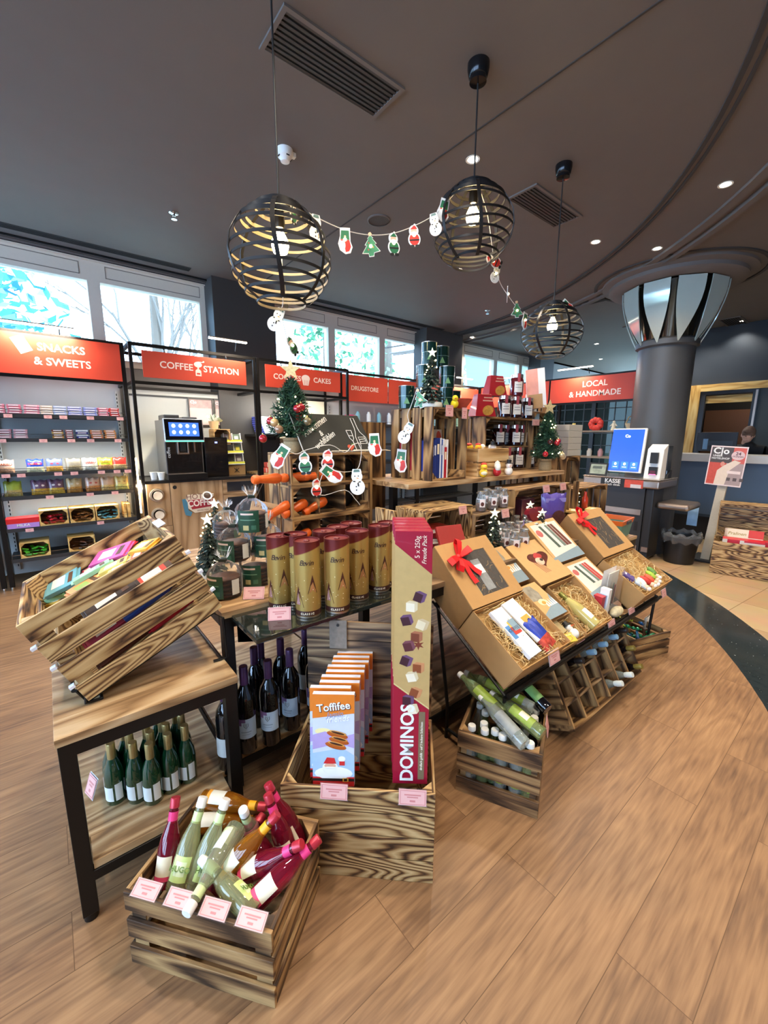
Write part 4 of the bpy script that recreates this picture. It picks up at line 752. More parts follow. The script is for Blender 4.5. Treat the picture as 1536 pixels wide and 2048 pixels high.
# ------------------------------------------------------------------ poster stand
pb = Vector((6.26, 1.33, 0)); P_ = [PX(u, v, 6.22) for u, v in ((1409, 968), (1481, 976), (1498, 893), (1423, 891))]
t = thing('poster_stand', 'wooden post with a red and grey opening-hours poster in front of the reception', 'sign stand', pb)
b = MB(); tp = (P_[0]+P_[1])/2+Vector((.05, 0, .1))-pb
b.hexa([(-.035, .045, 0), (-.035, -.045, 0), (.035, -.045, 0), (.035, .045, 0), tp+Vector((-.02, .045, 0)), tp+Vector((-.02, -.045, 0)), tp+Vector((.02, -.045, 0)), tp+Vector((.02, .045, 0))], M('#c2b7a2', .6, 0, .05)); b.build('post', t)
b = MB(); b.box((.10, -.0, .012), (.42, .30, .024), M('#1b1b1c', .5)); b.build('foot', t)
cx = (P_[0]+P_[1]+P_[2]+P_[3])/4; ex = (P_[1]-P_[0]).normalized(); fx = frame(cx-pb, ex, (P_[1]-P_[0]).cross(P_[3]-P_[0])); w, h = (P_[1]-P_[0]).length, (P_[3]-P_[0]).length
b = MB(); b.box((0, 0, -.004), (w, h, .008), M('#e9d6d2', .5)); s = b.build('board', t, fx)
b = MB(); e = .0005
b.bb((-w*.47, h*.08, 0), (w*.13, h*.47, e), M('#4f4745', .5)); b.bb((w*.13, h*.08, 0), (w*.47, h*.47, e), M('#cf5f52', .5, 0, .1)); b.bb((-w*.47, -h*.47, 0), (w*.0, h*.08, e), M('#c9503f', .5, 0, .1)); b.bb((w*.0, -h*.47, 0), (w*.47, h*.08, e), M('#a8938f', .5, 0, .05))
b.ball((w*.27, h*.28, e), (w*.18, h*.115, .0006), M('#dcbdb9', .5, 0, 0), 20, 8); b.prism([(-w*.25, -h*.47), (w*.05, -h*.47), (w*.12, -h*.1), (w*.38, h*.12), (w*.2, h*.16), (-w*.08, h*.0), (-w*.22, -h*.12)], .001, M('#e2cfba', .5, 0, .05)); b.ball((-w*.1, h*.05, .001), (w*.06, h*.06, .001), M('#d98f7c', .5, 0, 0))
for i in range(3): b.bb((w*.08+.06*i, -h*.36, e), (w*.08+.06*i+.035, -h*.28, .0012), M('#5b4f4d', .5))
b.bb((w*.06, -h*.18, e), (w*.42, -h*.11, .0012), M('#e6d3cc', .5)); b.build('print', s)
text('C|o', .10, WHITE, t, fx @ T(-w*.2, h*.37, .001), bold=.03); text('UNSER', .03, WHITE, t, fx @ T(-w*.28, h*.25, .001), bold=.02); text('HOTELSHOP', .03, WHITE, t, fx @ T(-w*.19, h*.185, .001), bold=.02); text('24', .05, M('#5b3a40', .5), t, fx @ T(w*.27, h*.32, .0014), bold=.02); text('STUNDEN', .022, M('#5b3a40', .5), t, fx @ T(w*.27, h*.25, .0014), bold=.02)
# ------------------------------------------------------------------ crates of red boxes at the right edge
X, L = span((5.75, 1.17, 0), (5.87, .55, 0)); X = X @ T(0, .20, 0)
crate(X, L, .40, .365, 4, 'long slatted crate on the tiles at the right edge holding red gift boxes', CHAR, .008)
X2 = X @ T(0, .265, .372) @ RX(math.radians(94))
t = crate(X2 @ T(0, .20, -.06), L*.98, .40, .16, 2, 'crate set on edge as the back board behind the red gift boxes', CHAR, .008)
def carton(X, d, col, label, cat='box', name='gift_box', group=None, band=None, word=None, wc=WHITE, lid=None):
    t = thing(name, label, cat, X, group); b = MB(); b.bb((-d[0]/2, -d[1]/2, 0), (d[0]/2, d[1]/2, d[2]), M(col, .4, 0, .03) if isinstance(col, str) else col); p = b.build('carton', t, bevel=.003)
    if band:
        b = MB()
        for x0, x1, z0, z1, c in band: b.bb((-d[0]/2+x0*d[0], -d[1]/2-.0008, z0*d[2]), (-d[0]/2+x1*d[0], -d[1]/2, z1*d[2]), M(c, .4, 0, .03))
        b.build('print', p)
    if word: text(word[0], word[1], wc, t, T(word[2], -d[1]/2-.001, word[3]) @ FACE_Y, bold=.015, shear=.2)
    return t
carton(X @ T(-.06, -.03, .30), (.36, .16, .09), '#cf2437', 'red box with a white ribbon print lying lowest in the right-hand crate', band=((0, .12, 0, 1, '#e9dccb'), (.42, .52, 0, 1, '#efe6d8'), (.45, 1, .35, .8, '#ecdccb')))
carton(X @ T(.16, .05, .30), (.20, .12, .085), '#d32a3a', 'red box at the very right edge of the photo in the slatted crate', band=((.5, .6, 0, 1, '#efe6d8'),))
carton(X @ T(-.06, .10, .345) @ RX(-.35), (.34, .06, .13), '#d8d0be', 'cream and red chocolate box leaning at the back of the right-hand crate', band=((0, .62, .1, 1, '#e4d9bf'), (.62, 1, .3, 1, '#cf3a36'), (0, .08, 0, 1, '#cf3a36')), word=('Pralinen', .05, -.06, .075), wc=M('#a58d4c', .5))
# ------------------------------------------------------------------ reception
t = thing('reception_counter', 'blue reception counter with a white top behind the poster stand', 'counter', (7.5, 2.30, 0))
b = MB(); b.bb((0, -5, .36), (.05, 0, 1.17), M('#50637a', .5, 0, .06, scale=2)); b.build('front_panel', t); b = MB(); b.bb((.10, -5, 0), (.6, -.02, .36), M('#171618', .5)); b.build('plinth', t)
b = MB(); b.bb((-.04, -5, 1.17), (.55, .02, 1.28), M('#d9d6d0', .35, 0, .02)); b.build('top', t, bevel=.004); b = MB(); b.bb((.05, -5, .36), (.08, -.01, 1.17), DARK); b.bb((.5, -5, 0), (.55, -.01, 1.17), DARK); b.build('inner_panel', t)
b = MB(); b.bb((-.003, -5, .36), (0, 0, .40), M('#2d3a49', .5)); b.build('lower_edge', t)
t = thing('monitor', 'dark computer monitor seen from behind on the reception desk', 'monitor', (8.0, 1.78, 1.0)); b = MB(); b.bb((0, -.25, .31), (.04, .25, .60), M('#23272e', .4)); b.build('back_case', t, bevel=.006); b = MB(); b.bb((-.004, -.2, .40), (0, .10, .47), M('#343d47', .35)); b.build('ridge', t); b = MB(); b.bb((0, -.04, .02), (.03, .04, .31), INK); b.bb((-.05, -.12, 0), (.12, .12, .02), INK); b.build('stand', t); b = MB(); b.bb((-.006, .10, .34), (-.001, .16, .5), M('#6d93b5', .3)); b.build('label', t)
t = thing('staff_desk', 'lower desk behind the reception counter', 'desk', (8.1, 1.0, 0)); b = MB(); b.bb((-.04, -2, .96), (.3, 1.25, 1.0), DARK); b.build('top', t); b = MB(); b.bb((.0, -1.9, 0), (.04, -1.8, .96), DARK); b.bb((.0, 1.1, 0), (.04, 1.2, .96), DARK); b.build('leg', t)
b = MB(); b.hexa([(0, -.07, 0), (.06, -.07, 0), (.06, .06, 0), (0, .06, 0), (.02, -.06, .09), (.08, -.06, .075), (.08, .04, .085), (.02, .05, .10)], WHITE); solo(b, 'desk_calendar', 'small white tent card on the reception counter right of the poster', 'card', None, T(7.62, 1.40, 1.2805))
# receptionist: one skinned figure bending over the desk
SKIN = M('#d9a78e', .55, 0, .04)
def skinned(name, parent, joints, bones, mat, sub=2):
    me = bpy.data.meshes.new(name); me.from_pydata([j[0] for j in joints], bones, []); o = bpy.data.objects.new(name, me); C.objects.link(o); o.parent = parent
    md = o.modifiers.new('skin', 'SKIN'); md.use_smooth_shade = True; me.skin_vertices.new(name='') if not me.skin_vertices else None
    for i, j in enumerate(joints):
        v = me.skin_vertices[0].data[i]; v.radius = (j[1], j[2] if len(j) > 2 else j[1]); v.use_root = i == 0
    s = o.modifiers.new('sub', 'SUBSURF'); s.levels = s.render_levels = sub; me.materials.append(mat); return o
t = thing('person', 'receptionist with short brown hair in a black top, looking down behind the reception counter', 'person', (8.45, 1.45, 0))
CLO = M('#141417', .8)
J = [((.10, 0, .93), .15, .11), ((.06, 0, 1.12), .15, .11), ((-.02, 0, 1.32), .17, .11), ((-.07, .0, 1.40), .09, .08), ((-.10, .0, 1.455), .055), ((-.05, .17, 1.35), .065), ((-.08, .23, 1.14), .05), ((-.26, .14, 1.045), .038), ((-.05, -.17, 1.35), .065), ((-.08, -.23, 1.14), .05), ((-.26, -.12, 1.045), .038), ((.10, .10, .85), .10), ((.08, .11, .48), .07), ((.10, .11, .08), .05), ((.10, -.10, .85), .10), ((.08, -.11, .48), .07), ((.10, -.11, .08), .05), ((.0, .12, .04), .04), ((.0, -.12, .04), .04)]
skinned('body', t, J, [(0, 1), (1, 2), (2, 3), (3, 4), (2, 5), (5, 6), (6, 7), (2, 8), (8, 9), (9, 10), (0, 11), (11, 12), (12, 13), (0, 14), (14, 15), (15, 16), (13, 17), (16, 18)], CLO)
HX = T(-.13, .02, 1.565) @ RZ(.25) @ RY(-.42) @ RX(.08)   # head turned down
b = MB(); b.ball((0, 0, 0), (.088, .073, .112), SKIN, 24, 18); b.ball((-.035, 0, -.055), (.055, .052, .058), SKIN, 18, 12)
b.ball((-.092, 0, -.018), (.018, .012, .022), SKIN, 10, 8); b.ball((-.08, 0, -.062), (.012, .022, .006), M('#a8605a', .5), 12, 6)
for s in (-1, 1): b.ball((-.078, s*.03, .008), (.008, .012, .006), M('#3a2a22', .4), 10, 6); b.ball((-.08, s*.03, .026), (.006, .018, .004), M('#5a4233', .7), 10, 6); b.ball((.0, s*.074, -.01), (.02, .01, .03), SKIN, 10, 8)
b.cyl((.02, 0, -.06), (.035, -.0, -.16), .048, SKIN, 16); b.build('head', t, HX)
b = MB(); HA = M('#6b5142', .7, 0, .25, scale=60); b.ball((.012, 0, .028), (.098, .082, .105), HA, 24, 16); b.ball((-.045, .015, .075), (.05, .062, .04), HA, 16, 10); b.ball((.05, 0, -.03), (.055, .07, .07), HA, 16, 10); b.build('hair', t, HX)
for s in (-1, 1):
    hj = [((0, 0, 0), .03, .018), ((-.05, 0, 0), .036, .014)]; hb = [(0, 1)]
    for k, (dy, ln) in enumerate(((-.03, .062), (-.01, .072), (.01, .066), (.028, .05))):
        i = len(hj); hj += [((-.08, dy, .004), .0095), ((-.08-ln*.6, dy*1.15, -.002), .0085), ((-.08-ln, dy*1.2, -.02), .007)]; hb += [(1, i), (i, i+1), (i+1, i+2)]
    i = len(hj); hj += [((-.03, -s*.04, -.004), .011), ((-.06, -s*.058, -.012), .009)]; hb += [(0, i), (i, i+1)]
    skinned('hand', t, hj, hb, SKIN, 2).matrix_local = T(-.27, s*.13 if s > 0 else -.115, 1.035)
# ------------------------------------------------------------------ pendant lamps
BULB = M('#ffdf9c', .3, 0, 0, emit=30)
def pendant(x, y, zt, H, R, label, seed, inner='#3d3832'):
    rnd = random.Random(seed); t = thing('pendant_lamp', label, 'lamp', (x, y, zt), 'cage pendant lamps')
    b = MB(); b.tube([(0, 0, 3.44-zt), (0, 0, -.10)], .0045, INK, 8); b.build('cord', t)
    b = MB(); k = 3.45-zt; b.lathe([(.058, k), (.058, k-.025), (.05, k-.06), (.045, k-.065), (.045, k-.085), (.015, k-.09)], M('#1b1b1d', .15, .4, 0), None, 28); b.build('ceiling_rose', t)
    b = MB(); b.lathe([(.012, -.03), (.022, -.04), (.024, -.10), (.02, -.115)], M('#3a342c', .3, .7, 0), None, 16); b.build('socket', t)
    prof = [(0, .08), (.05, .32), (.12, .52), (.25, .78), (.42, .96), (.58, 1.0), (.74, .93), (.88, .76), (.96, .60), (1, .48)]
    def rad(f):
        for (a, ra), (c, rc) in zip(prof, prof[1:]):
            if f <= c: return R*(ra+(rc-ra)*(f-a)/(c-a))
        return R*prof[-1][1]
    n = 48
    for i in range(6):                                            # flat uprights
        a = 2*math.pi*i/6+rnd.uniform(-.15, .15); b = MB(); vs = []; m = 22
        for j in range(m):
            f = j/(m-1); r = rad(f)+.002; tw = a+.10*math.sin(f*3+i)
            for s in (-1, 1):
                for dr in (0, .004): w = s*.009/max(r, .03); vs.append(((r+dr)*math.cos(tw+w), (r+dr)*math.sin(tw+w), -H*f))
        fs = []
        for j in range(m-1): o = j*4; fs += [(o, o+4, o+6, o+2), (o+1, o+3, o+7, o+5), (o, o+1, o+5, o+4), (o+2, o+6, o+7, o+3)]
        b.add(vs, fs, M('#242222', .4, .4, 0), True); b.build('upright', t)
    rings = (.04, .10, .17, .25, .335, .52, .62, .735, .82, .90, 1.0)
    for q, f0 in enumerate(rings):
        b = MB(); vs = []; tilt = rnd.uniform(-.035, .035) if 1 < q < 11 else 0; ph = rnd.uniform(0, 6.28); hh = .0058 if f0 > .3 else .0085
        for i in range(n):
            a = 2*math.pi*i/n; f = min(1, max(.02, f0+tilt*math.sin(a+ph))); r = rad(f)
            for dz in (-hh, hh):
                for dr in (0, -.0035): vs.append(((r+dr)*math.cos(a), (r+dr)*math.sin(a), -H*f+dz))
        fs = []
        for i in range(n): o, p = i*4, ((i+1) % n)*4; fs += [(o, p, p+2, o+2), (o+1, o+3, p+3, p+1), (o, o+1, p+1, p), (o+2, p+2, p+3, o+3)]
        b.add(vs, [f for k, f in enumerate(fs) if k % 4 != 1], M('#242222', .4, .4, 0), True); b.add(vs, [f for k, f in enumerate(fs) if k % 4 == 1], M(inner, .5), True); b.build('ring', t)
    b = MB(); b.lathe([(.012, -.115), (.016, -.125), (.036, -.165), (.038, -.185), (.030, -.212), (0, -.222)], BULB, None, 20); b.build('bulb', t)
    light('pendant_glow', 'POINT', (x, y, zt-.165), BULB_W, (1, .78, .45), .036)
    return t
LP = [(.90, 1.85, 2.515, .42, .225), (2.0, 1.69, 2.90, .42, .225), (3.14, 1.82, 2.53, .40, .225)]
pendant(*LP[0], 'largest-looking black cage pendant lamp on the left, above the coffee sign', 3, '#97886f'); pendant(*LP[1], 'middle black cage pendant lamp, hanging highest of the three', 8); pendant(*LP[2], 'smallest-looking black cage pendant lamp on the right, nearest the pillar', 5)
# ------------------------------------------------------------------ light garland with flat printed charms
STR = M('#d9d4cc', .5)
def charm(P, kind, label, yaw=0., h=.12, roll=0.):
    """flat acrylic charm facing the room's open side; hung at its top"""
    X = T(*P) @ RZ(YAW-math.pi/2+yaw) @ RX(math.pi/2) @ RZ(roll) @ Matrix.Diagonal((h, h, 1, 1)); X = T(*P) @ (RZ(YAW-math.pi/2+yaw) @ RX(math.pi/2) @ RZ(roll))
    t = thing('garland_charm', label, 'garland charm', X, 'light garland charms'); W_ = M('#e6e4df', .4); rim = .008
    def pl(pts, m, z=0., d=.004): b.prism([(p[0]*h, p[1]*h) for p in pts], d, m, None, z)
    def disc(cx, cy, rx, ry, m, z=0., d=.004, n=20): pl([(cx+rx*math.cos(2*math.pi*i/n), cy+ry*math.sin(2*math.pi*i/n)) for i in range(n)], m, z, d)
    RED_, GRN, BLK, ORG = M('#c8362e', .4), M('#2f6e4a', .4), INK, M('#e08a3a', .4)
    b = MB()
    if kind == 'snowman':
        disc(0, -.68, .30, .32, W_); disc(0, -.26, .22, .24, W_, -.0005); pl([(-.2, -.12), (.2, -.12), (.16, .04), (-.16, .04)], W_, -.001); b.build('plate', t)
        b = MB(); pl([(-.13, -.08), (.13, -.08), (.10, .02), (-.10, .02)], M('#5d7a70', .4), .004, .0006); disc(-.08, -.24, .025, .025, BLK, .004, .0006, 8); disc(.06, -.24, .025, .025, BLK, .004, .0006, 8); pl([(-.01, -.3), (.1, -.33), (-.01, -.35)], ORG, .004, .0006); pl([(-.16, -.42), (.16, -.46), (.14, -.5), (.06, -.5), (.08, -.66), (.02, -.65), (0, -.49), (-.16, -.47)], BLK, .004, .0006)
        for y in (-.66, -.8): disc(-.04, y, .03, .03, BLK, .004, .0006, 8)
        b.build('print', t)
    elif kind == 'stocking':
        pts = [(-.2, .02), (.2, .02), (.22, -.5), (.30, -.72), (.22, -.95), (.02, -1.0), (-.2, -.85), (-.28, -.6), (-.2, -.3)]
        pl([(x*1.1, y*1.03+.01) for x, y in pts][::-1], W_); b.build('plate', t); b = MB(); pl([(-.17, -.08), (.17, -.08), (.19, -.45), (-.2, -.42)][::-1], GRN, .004, .0006); pl([(-.2, -.43), (.19, -.46), (.26, -.72), (.18, -.9), (.03, -.94), (-.02, -.7)][::-1], RED_, .004, .0006); disc(-.1, -.68, .12, .2, W_, .0042, .0008); disc(.0, -.32, .05, .05, M('#e8b9a0', .4), .0042, .0008, 10); b.build('print', t)
    elif kind == 'tree':
        pts = [(0, .0), (.12, -.12), (.08, -.14), (.24, -.36), (.16, -.38), (.38, -.68), (.12, -.72), (.10, -.85), (-.10, -.85), (-.12, -.72), (-.38, -.68), (-.16, -.38), (-.24, -.36), (-.08, -.14), (-.12, -.12)]
        pl([(x*1.12, y*1.06+.02) for x, y in pts][::-1], W_); b.build('plate', t); b = MB(); pl(pts[::-1], M('#3f7f55', .4, 0, .3), .004, .0006); disc(-.08, -.3, .03, .03, RED_, .0044, .0006, 8); disc(.1, -.5, .03, .03, ORG, .0044, .0006, 8); disc(-.12, -.58, .03, .03, RED_, .0044, .0006, 8); b.build('print', t)
        b = MB(); disc(0, .06, .09, .09, M('#e2b98c', .4), -.001, .005, 5); b.build('bow', t)
    else:
        body = RED_ if kind == 'santa' else GRN
        disc(0, -.62, .30, .32, W_); disc(0, -.25, .23, .25, W_, -.0005); b.build('plate', t)
        b = MB(); disc(0, -.62, .24, .26, body, .004, .0006); disc(0, -.27, .14, .15, M('#e3b398', .4), .004, .0006); pl([(-.17, -.18), (.17, -.18), (.05, .0)], body, .0046, .0006); disc(0, -.38, .15, .10, W_, .0048, .0006); pl([(-.24, -.62), (.24, -.62), (.24, -.68), (-.24, -.68)][::-1], BLK, .0048, .0006); disc(.06, .0, .05, .05, W_, .0046, .0006, 10)
        for s in (-1, 1): disc(s*.12, -.92, .11, .07, BLK, .004, .0006, 10)
        b.build('print', t)
    b = MB(); b.ball((0, -.45*h, .007), .008, M('#fff0b0', .3, 0, 0, emit=5), 10, 6); b.build('tiny_lamp', t)
    return t
def string(pts, r=.0022):
    b = MB(); out = []
    for i in range(len(pts)-1):
        for k in range(4):
            f = k/4; p0, p1, p2, p3 = pts[max(i-1, 0)], pts[i], pts[i+1], pts[min(i+2, len(pts)-1)]
            out.append(.5*((2*p1)+(p2-p0)*f+(2*p0-5*p1+4*p2-p3)*f*f+(3*p1-p0-3*p2+p3)*f**3))
    b.tube(out+[pts[-1]], r, STR, 5); return b
A, B_, D = [Vector((q[0], q[1], q[2])) for q in LP]
def on(P, Q, u, v): d = (Q-P); n = Vector((-d.y, d.x, 0)).normalized(); return PP(u, v, P, n)
s1 = [on(A, B_, u, v) for u, v in ((553, 398), (590, 408), (632, 434), (690, 460), (740, 470), (785, 467), (828, 452), (868, 430), (893, 405), (930, 366), (952, 352))]
s2 = [on(B_, D, u, v) for u, v in ((952, 356), (975, 430), (988, 520), (1000, 565), (1017, 592), (1032, 612), (1050, 630), (1068, 636), (1088, 628), (1108, 608))]
t = thing('light_garland', 'white string of a light garland draped between the three pendant lamps', 'garland', (0, 0, 0)); string(s1).build('string', t); string(s2).build('string', t)
for (u, v, k, l, y, r) in ((632, 432, 'snowman', 'snowman charm on the garland close to the left lamp', .5, 0), (690, 458, 'stocking', 'red and green stocking charm, second from the left lamp', .1, 0), (740, 472, 'tree', 'little green tree charm at the lowest dip of the garland', -.1, .1), (785, 466, 'elf', 'green elf charm right of the tree charm on the garland', .4, .1), (826, 451, 'santa', 'red-suited charm in the right half of the garland', .1, .1), (866, 429, 'snowman', 'snowman charm on the garland just left of the middle lamp', -.2, .2), (890, 400, 'stocking', 'stocking charm against the left side of the middle lamp', .2, -.2)):
    charm(on(A, B_, u, v)+Vector((-.006, -.008, -.004)), k, l, y, .108, r)
charm(on(A, B_, 585, 400)+Vector((0, 0, -.0)), 'elf', 'charm seen edge-on at the top of the left lamp', 1.3, .10)
for (u, v, k, l, y, r) in ((995, 532, 'snowman', 'pale snowman charm hanging below the middle lamp', .4, -.3), (1014, 572, 'elf', 'charm seen edge-on between middle and right lamp', 1.3, 0), (1032, 606, 'tree', 'green tree charm between the middle and right lamps', .2, .1), (1050, 626, 'stocking', 'narrow stocking charm just left of the right lamp', .7, -.15), (1125, 602, 'stocking', 'stocking charm lying on top of the right lamp', .2, .9), (972, 515, 'santa', 'charm caught under the rim of the middle lamp', .2, 1.2)):
    charm(on(B_, D, u, v)+Vector((-.006, -.008, -.004)), k, l, y, .105, r)
s3 = [Vector((A.x, A.y, A.z-.02)), Vector((A.x+.01, A.y+.01, A.z-.2)), PY(566, 602, 1.95), PY(563, 625, 1.98), PY(575, 680, 2.08), PY(588, 700, 2.1), PY(592, 732, 2.15)]
t = thing('light_garland', 'end of the light garland hanging down through the left lamp to the little tree', 'garland', (0, 0, 0)); string(s3).build('string', t)
charm(s3[3]+Vector((0, 0, .012)), 'snowman', 'white snowman charm hanging under the left lamp in front of the window', .2, .11, -.5); charm(s3[4]+Vector((0, 0, .012)), 'elf', 'green charm turned sideways above the star of the little tree', 1.0, .10, .7)
# ------------------------------------------------------------------ display tables
def dtable(label, x0, x1, y0, y1, zt, zs, rail=True, top=OAK):
    t = thing('display_table', label, 'table', (x0, y0, 0), 'steel-framed display tables'); w, d = x1-x0, y1-y0; q = .042
    b = MB(); k = max(3, round(d/.11))
    for i in range(k): b.bb((0, d*i/k, zt-.026), (w, d*(i+1)/k, zt), top)
    b.build('table_top', t, bevel=.001)
    for x in (.004, w-q-.004):
        for y in (.006, d-q-.006):
            b = MB(); b.bb((x, y, .025), (x+q, y+q, zt-.027), BLACK); l = b.build('leg', t, bevel=.002); b = MB(); b.cyl((x+q/2, y+q/2, 0), (x+q/2, y+q/2, .025), .02, BLACK, 16); b.build('foot', l)
    def bar(lo, hi): b = MB(); b.bb(lo, hi, BLACK); b.build('rail', t, bevel=.002)
    for y in (.006, d-q-.006): bar((q, y, zt-.072), (w-q, y+q, zt-.028)); bar((q, y, zs-.062), (w-q, y+.03, zs-.027))
    for x in (.004, w-q-.004): bar((x, q+.01, zt-.072), (x+q, d-q-.01, zt-.028)); bar((x, q+.01, zs-.062), (x+.03, d-q-.01, zs-.027))
    b = MB()
    for i in range(k): b.bb((.01 if 0 < i < k-1 else q+.006, .012+(d-.024)*i/k, zs-.026), (w-.01 if 0 < i < k-1 else w-q-.006, .012+(d-.024)*(i+1)/k, zs), top)
    b.build('lower_shelf', t); return t
dtable('low display table at the front left carrying the tilted crate of chocolate bars', -.075, .443, 1.375, 2.35, .655, .20)
dtable('taller display table with red-wine bottles on its lower shelf', .455, 1.18, 1.555, 2.62, .8265, .18)
dtable('long display table in the middle of the island under the wooden wall shelf', 1.20, 3.12, 1.27, 2.62, .8265, .15, top=wood('grey_oak', [(0, '#5f4c3a'), (.5, '#84694e'), (1, '#a28464')], k=5, rough=.35))
dtable('lowest display table at the far right end of the island with the storage basket', 3.14, 3.90, 1.32, 2.5, .67, .2)
# dark slab in front of the wine table
t = thing('glass_shelf', 'dark glass bracket shelf fixed to the front of the wine table, carrying the gold tubes', 'shelf', (.49, 1.30, .79)); b = MB(); b.bb((0, 0, 0), (.66, .252, .02), GLASSD); b.build('slab', t, bevel=.004)
for x in (.02, .63): b = MB(); b.add([(x, .252, -.1), (x, .252, 0), (x, .02, 0)], [(0, 1, 2), (2, 1, 0)], BLACK); b.build('bracket', t)
# ------------------------------------------------------------------ tilted crate of chocolate bars
TX = T((.019+.441)/2+.0, 1.735, (.668+.873)/2+.004) @ RY(-math.radians(25.5))
crate(TX, .475, .47, .325, 4, 'big slatted crate tilted on a wire stand on the front left table', CHAR, .023)
t = thing('wire_stand', 'black wire stand tilting the crate on the front left table', 'stand', (0, 0, 0))
b = MB(); r = .0055
def tl(x, y, z): return TX @ Vector((x, y, z))
for y in (-.215, .215):
    a, c = tl(-.245, y, .045), tl(-.245, y, -.008); e = tl(.20, y, -.008)
    g = Vector((e.x+.01, e.y, .661)); b.tube([a, c, Vector((c.x+.02, c.y, .661))] if False else [a, c, tl(-.1, y, -.008), e, Vector((e.x+.035, e.y, e.z-.03)), g+Vector((.03, 0, 0)), g+Vector((-.02, 0, .0))], r, BLACK, 8)
b.tube([Vector((tl(.2, -.215, -.008).x+.02, tl(.2, -.215, 0).y, .661)), Vector((tl(.2, .215, -.008).x+.02, tl(.2, .215, 0).y, .661))], r, BLACK, 8)
b.tube([tl(-.245, -.215, .045), tl(-.252, -.215, .05), tl(-.252, .215, .05), tl(-.245, .215, .045)], r, BLACK, 8); b.build('wire', t)
b = MB(); c = tl(-.245, -.215, -.008); b.tube([Vector((.012, 1.515, .70)), Vector((.008, 1.513, .663)), Vector((.05, 1.513, .661)), Vector((.05, 1.94, .661)), Vector((.008, 1.94, .663))], r, BLACK, 8); b.build('front_wire', t)
# chocolate bars heaped in it (local crate coordinates)
HN = (TX.to_3x3() @ Vector((0, 0, 1))).normalized(); TXi = TX.inverted()
def H_(u, v, h): return TXi @ PP(u, v, TX @ Vector((0, 0, h)), HN)
CH = [(82, 1196, 128, 1128, .235, .05, 0, '#dfa12f', 'amber'), (90, 1158, 160, 1148, .262, .115, .2, '#6fa9b4', 'turquoise and white'), (84, 1196, 118, 1172, .222, .04, 0, '#7f8a93', 'grey'), (90, 1200, 140, 1182, .232, .045, 0, '#84ad80', 'sage green'), (92, 1210, 140, 1196, .215, .05, 0, '#cda338', 'mustard'),
      (142, 1168, 226, 1120, .272, .07, -.1, '#93bf9c', 'mint green'), (138, 1196, 206, 1150, .255, .085, .15, '#e38f52', 'orange'), (160, 1142, 190, 1112, .245, .05, .1, '#c21f33', 'dark red'), (182, 1112, 262, 1096, .275, .085, .25, '#d9578f', 'pink'), (230, 1100, 268, 1090, .268, .06, 0, '#cf2a2a', 'bright red'),
      (196, 1148, 262, 1116, .268, .06, 0, '#dcc866', 'pale yellow'), (212, 1152, 272, 1122, .262, .06, .1, '#e6d27c', 'light lemon'), (222, 1120, 276, 1098, .262, .05, -.1, '#3f6ea8', 'mid blue'), (268, 1098, 312, 1088, .285, .075, 0, '#dda032', 'golden'), (262, 1116, 300, 1102, .275, .06, .2, '#c2592f', 'rust'), (246, 1134, 286, 1110, .262, .05, .1, '#e09a7c', 'salmon'),
      (236, 1092, 262, 1078, .255, .03, 0, '#e3c23c', 'lemon striped'), (150, 1128, 178, 1108, .22, .06, 0, '#b98032', 'ochre')]
bars = [(H_(u0, v0, h), H_(u1, v1, h), w, pt, c, nm) for u0, v0, u1, v1, h, w, pt, c, nm in CH]
bars += [(Vector((x-.09, -.19, z)), Vector((x+.09, -.185, z+.01)), .055, .6, c, nm) for x, z, c, nm in ((-.07, .155, '#8a1f33', 'wine red'), (.05, .165, '#24489a', 'navy blue'), (.13, .225, '#e3442c', 'scarlet'), (.09, .08, '#c81f33', 'crimson'), (-.08, .075, '#5a2a1c', 'chestnut'), (-.02, .235, '#3c2c24', 'dark brown'))]
bars += [(Vector((-.15, y, .11)), Vector((.17, y, .15)), .15, 0, '#8a6a4a', 'hidden brown') for y in (-.08, .10)]
for p, q, w, pt, c, nm in bars:
    for k in (p, q): k.x = max(-.214, min(.214, k.x)); k.y = max(-.205, min(.205, k.y))
    l = max(.07, (q-p).length); t = thing('chocolate_bar', '%s wrapped chocolate bar in the tilted crate' % nm, 'chocolate', TX @ frame((p+q)/2, q-p, (0, -math.sin(pt), math.cos(pt))), 'chocolate bars in the tilted crate')
    b = MB(); m = M(c, .4, 0, .05); b.box((0, 0, 0), (l-.02, w, .016), m); b.box((l/2-.006, 0, 0), (.012, w*.96, .003), m); b.box((-l/2+.006, 0, 0), (.012, w*.96, .003), m); p_ = b.build('wrapper', t, bevel=.004)
    b = MB(); b.box((-l*.08, 0, .0083), (l*.36, w*.55, .0008), M('#e9e2d2' if sum(lin(c)) < 1.1 else '#8fa04f' if nm == 'orange' else '#d9e2dc', .5, 0, .15)); b.box((l*.26, 0, .0083), (l*.12, w*.6, .0008), M('#5a3a24', .5, 0, .3)); b.build('print', p_)
for i, (px, py, pz) in enumerate(((.235, .0, .33), (.243, -.22, .245), (.243, -.22, .16), (.243, -.22, .075), (-.243, -.225, .24), (-.243, -.225, .155), (-.243, -.225, .07))):
    b = MB(); (b.box((0, 0, 0), (.03 if i == 0 else .016, .11 if i == 0 else .018, .004 if i == 0 else .010), M('#dfe0ea', .4, 0, 0)))
    solo(b, 'clip', ('white label clip over the upper end of the tilted crate' if i == 0 else 'small clear clip on the %s end of the tilted crate, %s from top' % ('right' if px > 0 else 'left', ordn((i-1) % 3))), 'clip', None, TX @ T(px, py, pz), .001)
